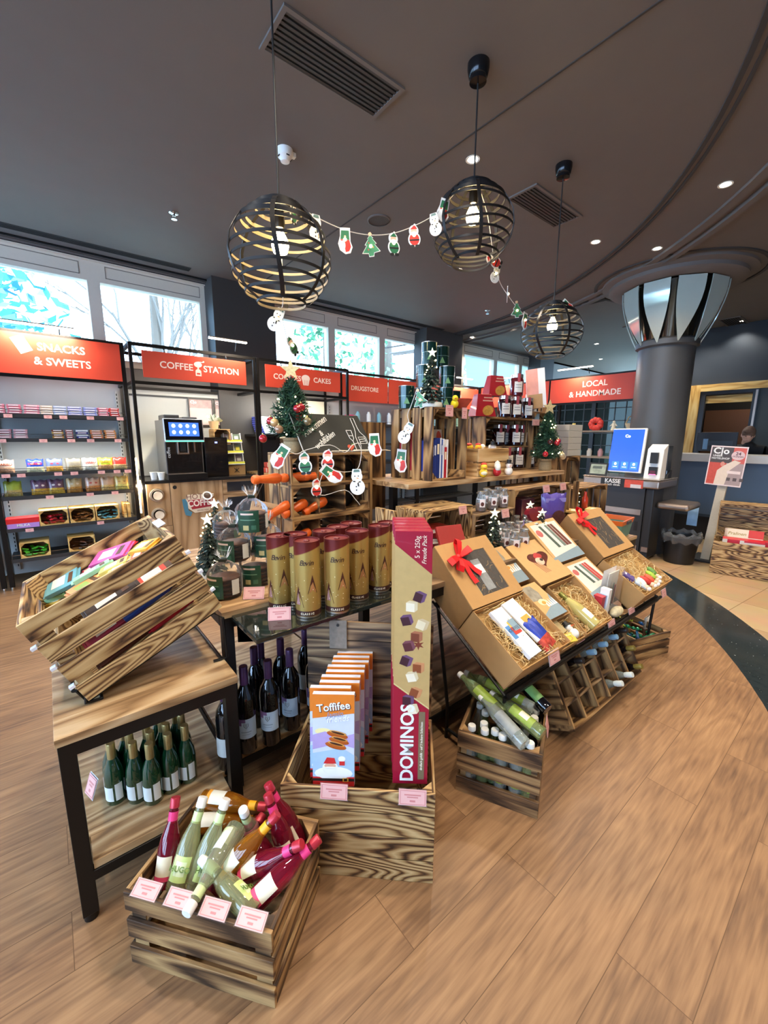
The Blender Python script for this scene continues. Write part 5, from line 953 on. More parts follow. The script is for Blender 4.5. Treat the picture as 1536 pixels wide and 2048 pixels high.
# ------------------------------------------------------------------ bottles
def patch(b, r, z0, z1, a0, a1, m, n=14):
    vs = [(r*math.cos(a0+(a1-a0)*i/n), r*math.sin(a0+(a1-a0)*i/n), z) for z in (z0, z1) for i in range(n+1)]
    return b.add(vs, [(i, i+1, n+2+i, n+1+i) for i in range(n)], m, True)
def bottle(X, prof, body, capz, capm, label, group, lab=None, cat='bottle', name='bottle', capr=None, neck=None, capt=None):
    t = thing(name, label, cat, X, group); b = MB(); b.lathe(prof, body, None, 22); b.build('body', t)
    b = MB(); r = capr or prof[-1][0]*1.12; top = capt or prof[-1][1]; b.lathe([(r*1.02, capz), (r, top), (r*.9, top+.003), (0, top+.003)], capm, None, 18); b.build('cap', t)
    if neck: b = MB(); patch(b, neck[0], neck[1], neck[2], 0, 2*math.pi, neck[3], 18); b.build('neck_band', t)
    if lab:
        b = MB()
        for a in lab: patch(b, *a)
        b.build('label', t)
    return t
FA = math.atan2(-.777, -.63)     # towards the camera side
WP = [(.038, 0), (.041, .005), (.041, .235), (.036, .265), (.02, .295), (.0155, .31), (.0155, .382)]
PURP = M('#5b3a66', .3, .3, .05); LB = M('#c3d0dc', .55, 0, .02); PUL = M('#7b5a86', .5, 0, .05)
def wine(u, v, label, turn=0., first=None):
    p = Z(u, v, .18+.385); X = T(p.x, p.y, .1805) @ RZ(FA+turn)
    t = bottle(X, WP, G_BLACK, .305, PURP, label, 'red-wine bottles under the wine table', [(.0414, .075, .165, -1.35, 1.2, LB), (.0416, .118, .1655, -1.35, -.85, PUL), (.0416, .135, .1655, -.85, -.45, PUL), (.0416, .150, .1655, -.45, -.05, PUL), (.0414, .08, .16, 2.2, 3.6, M('#d8d8d2', .5))], name='wine_bottle', cat='wine')
    b = MB(); X2 = T(.0420, 0, .135) @ RZ(math.pi/2) @ RX(math.pi/2); b.tube([(-.008, .012, 0), (-.009, 0, 0), (0, -.012, 0), (.009, 0, 0), (.008, .012, 0)], .0008, INK, 4); b.tube([(-.003, .01, 0), (0, -.006, 0), (.003, .01, 0)], .0007, INK, 4)
    b.build('crest', t, X2); b = MB(); patch(b, .0418, .104, .108, -.5, .5, M('#8b98a6', .5)); patch(b, .0418, .094, .096, -.4, .4, M('#8b98a6', .5)); b.build('print', t); return t
for u, v, l, a in ((486, 1332, 'red-wine bottle half behind the front leg of the wine table', .3), (535, 1320, 'foremost red-wine bottle with its pale blue label facing the room', 0), (578, 1298, 'red-wine bottle to the right of the foremost one', -.2), (507, 1294, 'red-wine bottle in the second row behind the leg of the wine table', 2.4), (560, 1277, 'red-wine bottle in the second row between the two labelled ones', 2.6), (609, 1258, 'back row red-wine bottle under the right part of the glass shelf', 2.8), (627, 1283, 'red-wine bottle partly hidden by the wooden board of the tall crate', .4), (520, 1282, 'rearmost dark red-wine bottle under the glass shelf', 2.0), (447, 1362, 'red-wine bottle seen beneath the front left table top', 2.9), (640, 1255, 'red-wine bottle hidden deepest behind the tall crate board', 0)):
    wine(u, v, l, a)
GP = [(.029, 0), (.032, .004), (.032, .105), (.028, .135), (.015, .17), (.0125, .18), (.0125, .228)]
GOLD = M('#b4a06a', .3, .7, .05); LW = M('#dcdcd6', .55, 0, .02)
grn = ((220, 1486, 'front left'), (264, 1484, 'front second'), (297, 1486, 'front third'), (334, 1467, 'front fourth'), (368, 1450, 'front right end'), (217, 1470, 'second row left'), (257, 1466, 'second row second'), (299, 1463, 'second row third'), (331, 1447, 'second row fourth'), (291, 1447, 'third row left'), (322, 1434, 'third row middle'), (361, 1428, 'third row right'), (246, 1450, 'third row hidden'), (350, 1418, 'back row right'), (312, 1420, 'back row middle'))
for u, v, w in grn:
    p = Z(u, v, .20+.231)
    bottle(T(p.x, p.y, .2005) @ RZ(FA-.2), GP, G_GREEN, .165, GOLD, 'little green sparkling-wine bottle with gold neck under the front left table, %s' % w, 'green sparkling-wine bottles', [(.0324, .02, .075, -.75, .55, LW), (.0324, .02, .085, .75, 1.5, LW)], name='sparkling_wine_bottle', cat='wine')
card(T(*Z(182, 1572, .245)) @ RZ(YAW-math.pi/2-.6) @ RX(math.pi/2-.35), 'white folded card beside the little green bottles', None, .06, .07)
# ------------------------------------------------------------------ gold chocolate tubes
TP = [(.047, 0), (.05, .002), (.05, .302), (.047, .302), (.047, .29), (0, .288)]
def goldmat():
    m = bpy.data.materials.new('gold_print'); m.use_nodes = True; nt = m.node_tree; b = nt.nodes['Principled BSDF']; tc = nt.nodes.new('ShaderNodeTexCoord'); sx = nt.nodes.new('ShaderNodeSeparateXYZ')
    ma = nt.nodes.new('ShaderNodeMath'); ma.operation = 'MULTIPLY_ADD'; ma.inputs[1].default_value = -.35; nt.links.new(tc.outputs['Object'], sx.inputs[0]); nt.links.new(sx.outputs['Y'], ma.inputs[0]); nt.links.new(sx.outputs['Z'], ma.inputs[2])
    r = ramp(nt, [(.0, '#b0904e'), (.262, '#bc9d58'), (.2625, '#7a2f2c'), (.30, '#6e2826')]); r.color_ramp.interpolation = 'LINEAR'; nt.links.new(ma.outputs[0], r.inputs[0]); nt.links.new(r.outputs[0], b.inputs['Base Color'])
    b.inputs['Metallic'].default_value = .55; b.inputs['Roughness'].default_value = .3; return m
GOLDP = goldmat(); BRN = M('#6e2826', .35, 0, .03); PKB = M('#a77a78', .35, 0, .1); ORB = M('#b8794a', .35, 0, .1)
tub0 = None
for i, (u, v, l) in enumerate(((557, 1070, 'front left'), (613, 1079, 'foremost'), (673, 1074, 'front third from the left'), (714, 1060, 'front fourth from the left'), (758, 1050, 'front right end'), (590, 1067, 'second row behind the foremost'), (648, 1060, 'second row middle'), (676, 1052, 'second row fourth'), (702, 1045, 'back row middle'), (776, 1044, 'back row right'))):
    p = Z(u, v, .8105+.302); X = T(p.x, p.y, .8105) @ RZ(FA+.15)
    lab = 'gold and brown chocolate tube, %s on the glass shelf' % l
    if tub0 is None:
        t = tub0 = thing('chocolate_tube', lab, 'chocolate', X, 'gold chocolate tubes'); b = MB(); b.lathe(TP, GOLDP, None, 28); b.build('tube', t); b = MB(); b.lathe([(.0502, .001), (.0503, .008)], STEEL, None, 28, cap=False); b.lathe([(.0503, .010), (.0503, .030)], M('#3d1c16', .4), None, 28, cap=False); b.lathe([(.0465, .29), (.0465, .296), (0, .296)], BRN, None, 24); b.ball((.0, 0, .298), (.012, .012, .006), BRN, 10, 6); b.build('lid', t)
        b = MB(); r_ = .0505
        def tri(a, z, w, h, m):
            n = 8
            for k in range(n):
                f0, f1 = k/n, (k+1)/n; q0, q1 = w*(1-f0), w*(1-f1)
                b.add([(r_*math.cos(a-q0), r_*math.sin(a-q0), z+h*f0), (r_*math.cos(a+q0), r_*math.sin(a+q0), z+h*f0), (r_*math.cos(a+q1), r_*math.sin(a+q1), z+h*f1), (r_*math.cos(a-q1), r_*math.sin(a-q1), z+h*f1)], [(0, 1, 2, 3)], m)
        tri(.40, .10, .38, .075, M('#4a2018', .4)); r_ = .0508; tri(.40, .105, .26, .04, ORB)
        r_ = .0505; tri(-.75, .045, .45, .085, M('#4a2018', .4)); r_ = .0508; tri(-.78, .055, .2, .05, PKB)
        for k in range(14): a, z = random.uniform(-1.2, 1.2), random.uniform(.05, .2); patch(b, .0509, z, z+.003, a, a+.06, M('#f1e2b0', .4), 2)
        b.build('print', t)
        for s, z, sz in (('Beyin', .228, .034),):
            for k, ch in enumerate('Bevin'): a = -.42+.2*k; text(ch, .030, M('#3b1a12', .4), t, T(.0508*math.cos(a), .0508*math.sin(a), .222) @ RZ(a+math.pi/2) @ RX(math.pi/2), shear=.25)
            for k, ch in enumerate('CLASSIC'): a = -.5+.15*k; text(ch, .011, M('#e9dcc0', .4), t, T(.0509*math.cos(a), .0509*math.sin(a), .0195) @ RZ(a+math.pi/2) @ RX(math.pi/2), bold=.03)
    else: dup(tub0, lab, X)
GC = 'pink price cards on the front displays'
def card_at(u, v, z, label, yaw=0., tilt=.0, w=.085, h=.052): p = Z(u, v, z); return card(T(p.x, p.y, p.z) @ RZ(YAW-math.pi/2+yaw) @ RX(math.pi/2-tilt), label, GC, w, h)
card_at(559, 1228, .832, 'pink price card on the glass shelf in front of the gold tubes', .15, .35); card_at(508, 1186, .85, 'pink price card on the wine table in front of the bread bags', .1, .6)
# ------------------------------------------------------------------ bread bags
DBR = M('#4a2a1a', .6, 0, .5, scale=60); GLB = M('#1f4a38', .35, 0, .06, coat=.3)
def bread(X, label, s=1., tie='#1b2a24'):
    t = thing('bread_bag', label, 'bread', X, 'clear bags of dark bread'); b = MB()
    for i in range(5): b.lathe([(.055, .004+i*.017), (.062, .010+i*.017), (.062, .016+i*.017), (.055, .0205+i*.017)], DBR, T(random.uniform(-.003, .003), random.uniform(-.003, .003), 0), 20)
    b.build('loaf_slices', t)
    n = 40; b = MB(); vs = []; prof = ((.064, 0), (.069, .02), (.069, .09), (.066, .105), (.055, .125), (.035, .142), (.015, .155), (.010, .162), (.022, .178), (.036, .200))
    for j, (r, z) in enumerate(prof):
        for i in range(n): a = 2*math.pi*i/n; w = 1+(.05+.03*j*.3)*math.sin(i*2.1+j)*(.4 if j < 3 else 1.2); vs.append((r*w*math.cos(a), r*w*math.sin(a), z+(.012*math.sin(i*1.9) if j == len(prof)-1 else 0)))
    b.add(vs, [(j*n+i, j*n+(i+1) % n, (j+1)*n+(i+1) % n, (j+1)*n+i) for j in range(len(prof)-1) for i in range(n)], CELLO, True); b.build('film', t)
    b = MB(); b.lathe([(.013, .153), (.013, .168)], M(tie, .4), None, 12); b.box((.015, 0, .16), (.012, .03, .012), M(tie, .4)); b.build('tie', t)
    b = MB(); patch(b, .0712, .008, .105, -1.15, .25, GLB, 14); patch(b, .0716, .086, .094, -.9, -.1, M('#e4c8b8', .5), 8); patch(b, .0716, .018, .040, -.75, -.4, M('#c9bf86', .5), 6); patch(b, .0716, .02, .040, -.25, .05, M('#3f6e58', .5), 6); patch(b, .0716, .062, .066, -.95, 0, M('#6d9a80', .5), 8); patch(b, .0712, .02, .085, .75, 1.25, M('#d3d6d4', .5), 6); b.build('label', t)
    return t
for u, v, z, l, a in ((452, 1190, .8275, 'bread bag at the front left corner of the wine table', 0), (512, 1166, .8275, 'bread bag in the bottom layer right beside the gold tubes', .4), (470, 1120, .95, 'bread bag in the middle layer, left', .1), (535, 1110, .95, 'bread bag in the middle layer half hidden by the gold tubes', .5), (505, 1062, 1.075, 'bread bag on top of the pile, its knot standing up', .5), (455, 1075, .96, 'bread bag at the back of the pile with a yellow-green tie', 2.0)):
    p = Z(u, v, z); bread(T(p.x, p.y+.0, z) @ RZ(FA+a), l)
def lit_tree(X, h, label, seed=1, star=True, group='small lit tabletop trees'):
    rnd = random.Random(seed); t = thing('lit_tree', label, 'tree decoration', X, group); b = MB(); b.lathe([(h*.20, 0), (h*.21, .01), (h*.20, .03), (0, .032)], M('#dcd8c8', .5), None, 20); b.build('base', t)
    b = MB(); n = 26
    for j in range(14):
        f = j/13; r = h*.20*(1-f)**.8+.006; z = .03+f*(h*.82)
        for i in range(n): a = rnd.uniform(0, 6.28); q = r*rnd.uniform(.75, 1.15); b.add([(0, 0, z+h*.05), (q*math.cos(a-.16), q*math.sin(a-.16), z), (q*1.08*math.cos(a), q*1.08*math.sin(a), z-.012), (q*math.cos(a+.16), q*math.sin(a+.16), z)], [(0, 1, 2, 3), (3, 2, 1, 0)], M(rnd.choice(('#27352b', '#33443a', '#1d2822', '#44564a')), .7, 0, .2))
    b.build('needles', t); b = MB()
    for i in range(14): f = rnd.uniform(.05, .9); a = rnd.uniform(0, 6.28); r = h*.21*(1-f)**.8+.01; b.ball((r*math.cos(a), r*math.sin(a), .03+f*h*.82), .0045, M('#ffe9a8', .3, 0, 0, emit=9), 8, 5)
    b.build('fairy_lights', t)
    if star:
        b = MB(); pts = [((.03 if k % 2 == 0 else .012)*math.sin(math.pi*k/5), (.03 if k % 2 == 0 else .012)*math.cos(math.pi*k/5)) for k in range(10)]; b.prism(pts[::-1], .008, M('#f2eccb', .4, 0, 0, emit=.5), T(0, 0, h*.93) @ RZ(YAW-math.pi/2) @ RX(math.pi/2)); b.build('star', t)
    return t
for i, (u, v, h, l) in enumerate(((423, 1150, .30, 'small lit tree at the left edge of the pile of bread bags'), (437, 1120, .34, 'small lit tree behind the bread bags, left'))): p = Z(u, v, .8275); lit_tree(T(p.x, p.y, .8275), h, l, i+2)
# wooden tag sign on a stick behind the bread
p = Z(522, 1062, 1.0); t = thing('wooden_tag_sign', 'pale wooden sign with burnt lettering on a loop behind the bread bags', 'sign', T(p.x+.02, p.y+.06, 1.0) @ RZ(YAW-math.pi/2+.5) @ RX(math.pi/2-.1) @ RZ(-.28))
b = MB(); b.box((0, .08, 0), (.15, .14, .008), M('#c9a377', .7, 0, .06)); b.build('plaque', t, bevel=.002)
for i, (s, y) in enumerate((('Für die kleine', .12), ('Pause', .08), ('zwischendurch', .045))): text(s, .022, M('#6a4424', .7), t, T(0, y, .0045))
b = MB(); b.tube([(-.06, .15, 0), (-.03, .26, -.02), (.04, .28, -.03), (.07, .15, 0)], .003, M('#4b3a2b', .7)); b.build('cord', t); b = MB(); b.box((.0, -.09, 0), (.02, .24, .008), M('#8a6a48', .7)); b.build('stick', t)
# ------------------------------------------------------------------ display crate with raised back (45 degrees, in front)
XC, L = span((.487, 1.148, 0), (.863, .79, 0)); XC = XC @ T(0, .185, 0)
t = crate(XC, L, .37, .35, 4, 'display crate on the floor with raised slatted back, holding toffee and long red packs', CHAR, .004)
b = MB()
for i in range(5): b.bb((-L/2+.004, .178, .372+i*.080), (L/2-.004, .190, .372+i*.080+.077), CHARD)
b.build('raised_back', t)
b = MB(); b.bb((-L/2+.10, .166, .66), (-L/2+.17, .177, .78), M('#7f7468', .7, 0, .2, scale=60)); b.cyl((-L/2+.135, .166, .76), (-L/2+.135, .164, .76), .006, INK, 10); b.build('hanging_batten', t)
b = MB(); b.bb((L/2-.12, .190, .02), (L/2-.06, .205, .76), CHARD); b.bb((-L/2+.06, .190, .02), (-L/2+.12, .205, .76), CHARD); b.build('rear_batten', t)
# toffee packs, one behind the other
def toffee(X, label):
    t = thing('toffee_pack', label, 'sweets', X, 'toffee gift packs'); w, h, d = .142, .325, .022; b = MB(); b.bb((-w/2, 0, 0), (w/2, d, h), M('#cfd3e2', .4, 0, .03)); p = b.build('carton', t, bevel=.001)
    b = MB(); y = -.0006; Xf = T(0, -.0004, 0) @ FACE_Y
    b.bb((-w/2, -.0006, h*.80), (w/2, 0, h), M('#e07a1e', .4, 0, .04)); b.prism([(-w/2, h*.74), (w/2, h*.80), (w/2, h*.81), (-w/2, h*.81)], .0004, M('#e07a1e', .4, 0, .04), Xf)
    b.prism([(-w/2, 0), (w/2, 0), (w/2, h*.34), (w*.2, h*.42), (-w/2, h*.36)], .0003, M('#a9c4dc', .4, 0, .05), Xf); b.prism([(-w/2, h*.40), (w*.1, h*.47), (w/2, h*.42), (w/2, h*.58), (w*.2, h*.54), (-w*.2, h*.6), (-w/2, h*.56)], .0003, M('#b39ccc', .4, 0, .06), Xf); b.ball((-w*.25, -.0004, h*.60), (w*.2, .0003, h*.035), M('#efe0a0', .4, 0, 0), 16, 6)
    b.build('backdrop_print', p)
    b = MB()
    for cx, cz, s in ((.1, .575, 1), (.14, .51, .95), (.06, .455, 1)): X2 = T(w*cx, -.0012, h*cz) @ FACE_Y @ RZ(-.25); b.ball((0, -.004, 0), (w*.26*s, h*.034*s, .0008), M('#b5571c', .35), 18, 6, X2); b.ball((0, .004, .0006), (w*.21*s, h*.018*s, .0008), M('#e0a04a', .35), 18, 6, X2); b.ball((0, .004, .0010), (w*.17*s, h*.013*s, .0008), M('#4a2412', .35), 18, 6, X2)
    b.build('toffee_print', p)
    b = MB(); R_ = M('#cf2a2a', .4); Wt = M('#f0ede8', .5, 0, .02)
    b.prism([(-w/2, 0), (w/2, 0), (w/2, h*.10), (-w/2, h*.10)], .0008, R_, Xf); b.prism([(-w/2, h*.055), (w/2, h*.055), (w/2, h*.085), (-w/2, h*.085)], .001, M('#2a1f1c', .4), Xf); b.bb((w*.22, -.0016, h*.05), (w*.36, -.0014, h*.09), M('#d9a040', .4)); b.bb((w*.25, -.0018, h*.057), (w*.33, -.0016, h*.083), M('#2a1f1c', .4))
    b.ball((0, -.0010, h*.14), (w*.46, .0006, h*.075), Wt, 20, 8); b.ball((-w*.08, -.0014, h*.20), (w*.19, .0006, h*.075), Wt, 18, 8); b.ball((-w*.08, -.0018, h*.225), (w*.14, .0006, h*.03), M('#e2ab8c', .4), 14, 6); b.ball((-w*.08, -.0021, h*.205), (w*.15, .0006, h*.012), Wt, 14, 6)
    b.prism([(-w*.24, h*.25), (w*.06, h*.25), (w*.02, h*.31), (-w*.16, h*.315)], .002, R_, Xf); b.ball((w*.20, -.0012, h*.30), (w*.09, .0006, h*.032), Wt, 12, 6); b.prism([(w*.14, h*.23), (w*.27, h*.23), (w*.27, h*.275), (w*.14, h*.275)], .0014, R_, Xf); b.build('santa_print', p)
    text('Toffifee', .037, M('#5a2a14', .5), t, T(.001, -.0010, h*.862) @ FACE_Y @ RZ(.13), bold=.05); text('Toffifee', .037, WHITE, t, T(-.0, -.0018, h*.866) @ FACE_Y @ RZ(.13), bold=.015); text('Jamin', .026, M('#8d94b4', .4), t, T(.004, -.0012, h*.785) @ FACE_Y @ RZ(.12), shear=.3); text('friends', .028, M('#f0f0f4', .4), t, T(.014, -.0014, h*.735) @ FACE_Y @ RZ(.12), shear=.3, bold=.01)
    return t
# in display-crate coordinates: packs lean back a little
first = None
for i in range(9):
    X = XC @ T(-.085-.006*(i % 2) - (.016 if i == 1 else 0) + .004*i, -.15+.034*i, .325) @ RZ(.06) @ RX(-.10)
    lab = 'orange topped toffee pack, %s' % ('foremost of the row in the display crate' if i == 0 else '%s behind the foremost in the display crate' % ordn(i-1))
    first = toffee(X, lab) if first is None else (dup(first, lab, X))
def dominos(X, label):
    t = thing('chocolate_pack', label, 'chocolate', X, 'long red and gold chocolate packs'); w, h, d = .118, .95, .045; b = MB(); b.bb((-w/2, 0, 0), (w/2, d, h), M('#a01432', .3, 0, .03, coat=.3)); p = b.build('carton', t, bevel=.0015)
    Xf = T(0, -.0004, 0) @ FACE_Y; b = MB(); b.prism([(w/2, .305), (w/2, .80), (-w/2, .905), (-w/2, .40)][::-1], .0006, M('#cfae72', .3, .25, .06), Xf); b.prism([(-w/2, .395), (w/2, .30), (w/2, .306), (-w/2, .401)], .001, M('#e8d79a', .3, .4), Xf); b.build('gold_panel', p)
    xs = T(-w/2-.0004, 0, 0) @ Matrix(((0, 0, -1, 0), (-1, 0, 0, 0), (0, 1, 0, 0), (0, 0, 0, 1)))
    b = MB(); b.bb((-w/2-.0006, .0, .41), (-w/2, d, .90), M('#b98a4c', .3, .2, .05)); b.build('gold_side', p)
    b = MB(); c3 = ('#5a2a30', '#e6d2ac', '#42212c', '#7a3f2c', '#8d4a2c', '#efe0c4')
    for i, (x, z, c) in enumerate(((.02, .72, 2), (-.005, .685, 5), (-.02, .635, 2), (.03, .62, 1), (.012, .575, 3), (-.012, .54, 0), (-.02, .485, 2), (.02, .46, 4), (.0, .425, 5), (.012, .365, 4), (-.012, .335, 2), (.004, .30, 5))):
        s = .017; X2 = Xf @ T(x, z, .0007) @ RZ(.3*((i % 3)-1)); m1, m2 = M(c3[c], .35, 0, .05), M(('#7a4650', '#d0b48a', '#6c4a6a', '#a8694a', '#c98a5c', '#dcc79e')[c], .35, 0, .05)
        b.prism([(-s, -s), (s*.6, -s*1.2), (s*.6, s*.6), (-s, s*.8)], .0006, m1, X2); b.prism([(-s, s*.8), (s*.6, s*.6), (s*1.2, s*1.0), (-s*.3, s*1.25)], .0006, m2, X2); b.prism([(s*.6, -s*1.2), (s*1.2, -s*.7), (s*1.2, s*1.0), (s*.6, s*.6)], .0006, m2, X2)
    b.prism([(.02+.02*math.cos(math.pi*k/6)*(1 if k % 2 else .4), .545+.02*math.sin(math.pi*k/6)*(1 if k % 2 else .4)) for k in range(12)], .0008, M('#7a3320', .5), Xf); b.build('chocolate_print', p)
    RZ90 = RZ(math.pi/2); text('DOMINOS', (.066, .062), WHITE, t, T(-.010, -.0012, .165) @ FACE_Y @ RZ90, bold=.02)
    b = MB(); b.bb((.026, -.001, .02), (.047, -.0004, .29), M('#7d6a50', .4)); b.build('text_band', p); text('dreifach gefüllt - auf 3 leckere Schichten', .012, M('#efe6d2', .4), t, T(.0365, -.0014, .155) @ FACE_Y @ RZ90)
    text('5 x 250g', .022, M('#f0d9c0', .4), t, T(-.025, -.0012, .885) @ FACE_Y @ RZ90 if False else T(.012, -.0012, .895) @ FACE_Y @ RZ90); text('Freude Pack', .020, M('#f0d9c0', .4), t, T(.034, -.0012, .885) @ FACE_Y @ RZ90, shear=.3)
    return t
first = None
for i in range(5):
    X = XC @ T(.175-.005*i, -.13+.047*i, .335) @ RZ(.05) @ RX(-.035) @ Matrix.Diagonal((1, 1, .925, 1))
    lab = 'very tall red and gold chocolate pack, %s' % ('foremost in the display crate' if i == 0 else '%s behind the foremost in the display crate' % ordn(i-1))
    first = dominos(X, lab) if first is None else dup(first, lab, X)
for x, l in ((-.075, 'pink price card on the rim of the display crate below the toffee packs'), (.185, 'pink price card on the rim of the display crate below the long red packs')): card(XC @ T(x, -.192, .343) @ RX(math.pi/2-.25), l, GC, .09, .05)
# ------------------------------------------------------------------ front crate of mixed small bottles
XF, L = span((.030, 1.186, 0), (.311, .832, 0)); XF = XF @ T(0, .165, 0)
crate(XF, L, .33, .248, 3, 'low slatted crate at the very front full of small pink, green and amber bottles', CHAR2, .032)
SP = [(.029, 0), (.031, .004), (.031, .10), (.026, .13), (.015, .165), (.0125, .18), (.0125, .225), (.014, .228)]
G_ROSE = glass('rose_drink', '#a01c38', tr=.7); G_LIME = glass('lime_drink', '#e3e6ae', tr=.8); G_AMB = glass('amber_drink', '#d0811f', tr=.75); G_CLR = glass('clear_bottle', '#e6eac4', tr=.8)
def small(A_, B2, kind, label, spin=0.):
    A_, B2 = Vector(A_), Vector(B2); z = (B2-A_).normalized(); s = min(1.12, (B2-A_).length/.232); up = Vector((0, 0, 1)) if abs(z.z) < .8 else Vector((-.63, -.777, 0)); x = (up-z*up.dot(z)).normalized(); y = z.cross(x)
    X = Matrix(((x.x, y.x, z.x, A_.x), (x.y, y.y, z.y, A_.y), (x.z, y.z, z.z, A_.z), (0, 0, 0, 1))) @ RZ(spin)
    gm, cm, nb, l1, l2 = {'rose': (G_ROSE, M('#b8313f', .3, .3), M('#e5387a', .45), M('#e9dcc0', .5), M('#e0456a', .45)), 'lime': (G_LIME, M('#ecebe6', .35), M('#cfe0a0', .45), M('#c9da86', .5), M('#dfe8b8', .45)), 'amber': (G_AMB, M('#b8313f', .3, .3), M('#eda81c', .45), M('#e6e2d2', .5), M('#eda33a', .45)), 'clear': (G_CLR, M('#ecebe6', .35), M('#cfe0a0', .45), M('#d8dccf', .5), M('#dfe8b8', .45))}[kind]
    lab = [(.0314, .028, .085, -.8, .8, l1), (.0315, .022, .034, -.8, .8, l2)] if kind != 'lime' else [(.0314, .025, .088, -.85, .85, l1), (.0316, .04, .075, -.5, .5, l2)]
    t = bottle(X @ Matrix.Scale(1, 4), SP, gm, .205, cm, label, 'small bottles in the front crate', lab, name='small_bottle', capr=.0145, neck=(.0142, .165, .195, nb), capt=.229)
    if kind == 'lime': text('HUGO', .020, M('#6f8a3a', .5), t, T(.0319, 0, .057) @ RZ(math.pi/2) @ RX(math.pi/2), bold=.01)
    return t
def sb(u0, v0, z0, u1, v1, z1, kind, label, spin=0.):
    a = Z(u0, v0, z0); c = Z(u1, v1, z1); d = (c-a).normalized(); small(a, a+d*.232, kind, label, spin)
sb(328, 1770, .17, 349, 1614, .355, 'rose', 'dark pink bottle leaning in the left front corner of the front crate')
sb(352, 1778, .19, 397, 1627, .345, 'lime', 'clear green bottle with a round lime label, second from the left in the front crate')
sb(390, 1772, .19, 440, 1633, .345, 'lime', 'clear green bottle leaning beside the round lime label in the front crate', .5)
sb(474, 1655, .29, 388, 1802, .27, 'clear', 'pale bottle lying head down with its white cap over the front rim', .6)
sb(512, 1690, .15, 487, 1622, .36, 'clear', 'pale bottle with a big white cap at the back of the front crate')
sb(407, 1598, .265, 515, 1612, .27, 'amber', 'amber bottle lying along the back rim of the front crate', .3)
sb(385, 1648, .225, 500, 1640, .22, 'amber', 'amber bottle under the white-capped ones in the front crate', .3)
sb(600, 1690, .18, 543, 1582, .36, 'rose', 'dark pink bottle leaning in the right back corner of the front crate')
sb(585, 1728, .17, 547, 1622, .33, 'rose', 'dark pink bottle in front of the right back corner one', .2)
sb(440, 1758, .22, 523, 1664, .33, 'amber', 'amber bottle with a yellow neck band across the middle of the front crate', .4)
sb(478, 1752, .22, 556, 1712, .30, 'rose', 'dark pink bottle lying towards the right rim with a pink neck band', .5)
sb(500, 1812, .23, 592, 1722, .30, 'rose', 'dark pink bottle lying nearest the right front corner of the front crate', .5)
sb(510, 1830, .235, 432, 1748, .26, 'lime', 'clear bottle lying at the front rim with its base to the corner', .8)
sb(420, 1790, .20, 480, 1700, .23, 'rose', 'pink bottle half buried in the middle of the front crate', .2)
sb(455, 1700, .12, 500, 1720, .2, 'clear', 'pale bottle buried under the others in the front crate'); sb(560, 1770, .14, 520, 1690, .2, 'rose', 'pink bottle buried at the right of the front crate')
for i, (x, l) in enumerate(((-.155, 'first'), (-.05, 'second'), (.058, 'third'), (.166, 'fourth'))): card(XF @ T(x, -.155, .264) @ RX(.45), '%s pink price card from the left on the rim of the front crate' % l, GC, .078, .040)
# ------------------------------------------------------------------ sloping rack with gift boxes
SL = math.radians(33); RX0, RX1 = 1.40, 3.18
RK = Matrix(((1, 0, 0, 0), (0, math.cos(SL), -math.sin(SL), .90), (0, math.sin(SL), math.cos(SL), .43), (0, 0, 0, 1)))
RN = Vector((0, -math.sin(SL), math.cos(SL)))
RKi = RK.inverted()
def R_(u, v, h): return RKi @ PP(u, v, RK @ Vector((0, 0, h)), RN)   # rack coordinates of a photo point at height h over the slope
t = thing('sloping_rack', 'black sloping steel rack in front of the long table, carrying the opened gift boxes', 'rack', (RX0, 0, 0))
b = MB(); w = RX1-RX0
def rp(x, y, h): return RK @ Vector((x, y, h))
for y, h in ((.006, -.012), (-.012, .004), (-.012, -.03)): b.tube([rp(0, y, h), rp(w, y, h)], .010, BLACK, 8)
b.tube([rp(0, .50, -.012), rp(w, .50, -.012)], .010, BLACK, 8)
for x in [w*i/9 for i in range(10)]: b.tube([rp(x, .0, -.012), rp(x, .52, -.012)], .006, BLACK, 6)
b.build('grid', t)
for x in (.02, w-.02):
    b = MB(); a = rp(x, .01, -.012); b.tube([a, Vector((a.x, a.y+.02, .0))], .009, BLACK, 8); c = rp(x, .50, -.012); b.tube([c, Vector((c.x, 1.24, .18)), Vector((c.x, 1.24, 0))], .009, BLACK, 8); b.tube([Vector((a.x, a.y+.018, .05)), Vector((a.x, 1.24, .05))], .008, BLACK, 8); b.build('leg', t)
def rbox(x0, x1, y0, y1, h0, h1, m, nm, parent, hb=0.): b = MB(); b.hexa([(x0, y0, hb), (x1, y0, hb), (x1, y1, hb), (x0, y1, hb), (x0, y0, h0), (x1, y0, h0), (x1, y1, h1), (x0, y1, h1)], m); return b.build(nm, parent, bevel=.0015)
STRAW = [M(c, .7, 0, .1) for c in ('#d9bd85', '#c9a567', '#e6d09c', '#b8935a')]
def straw(parent, x0, x1, y0, y1, h, n, seed):
    rnd = random.Random(seed); b = MB()
    for i in range(n):
        x, y = rnd.uniform(x0, x1), rnd.uniform(y0, y1); pts = []; a = rnd.uniform(0, 6.28); z = h+rnd.uniform(-.012, .010)
        for k in range(6): pts.append((min(max(x, x0), x1), min(max(y, y0), y1), z+.014*math.sin(k*1.1+i)+rnd.uniform(-.003, .003))); x += .020*math.cos(a); y += .020*math.sin(a); a += rnd.uniform(-.9, .9)
        b.tube(pts, .0016, rnd.choice(STRAW), 4)
    o = b.build('wood_wool', parent); o['kind'] = 'stuff'; return o
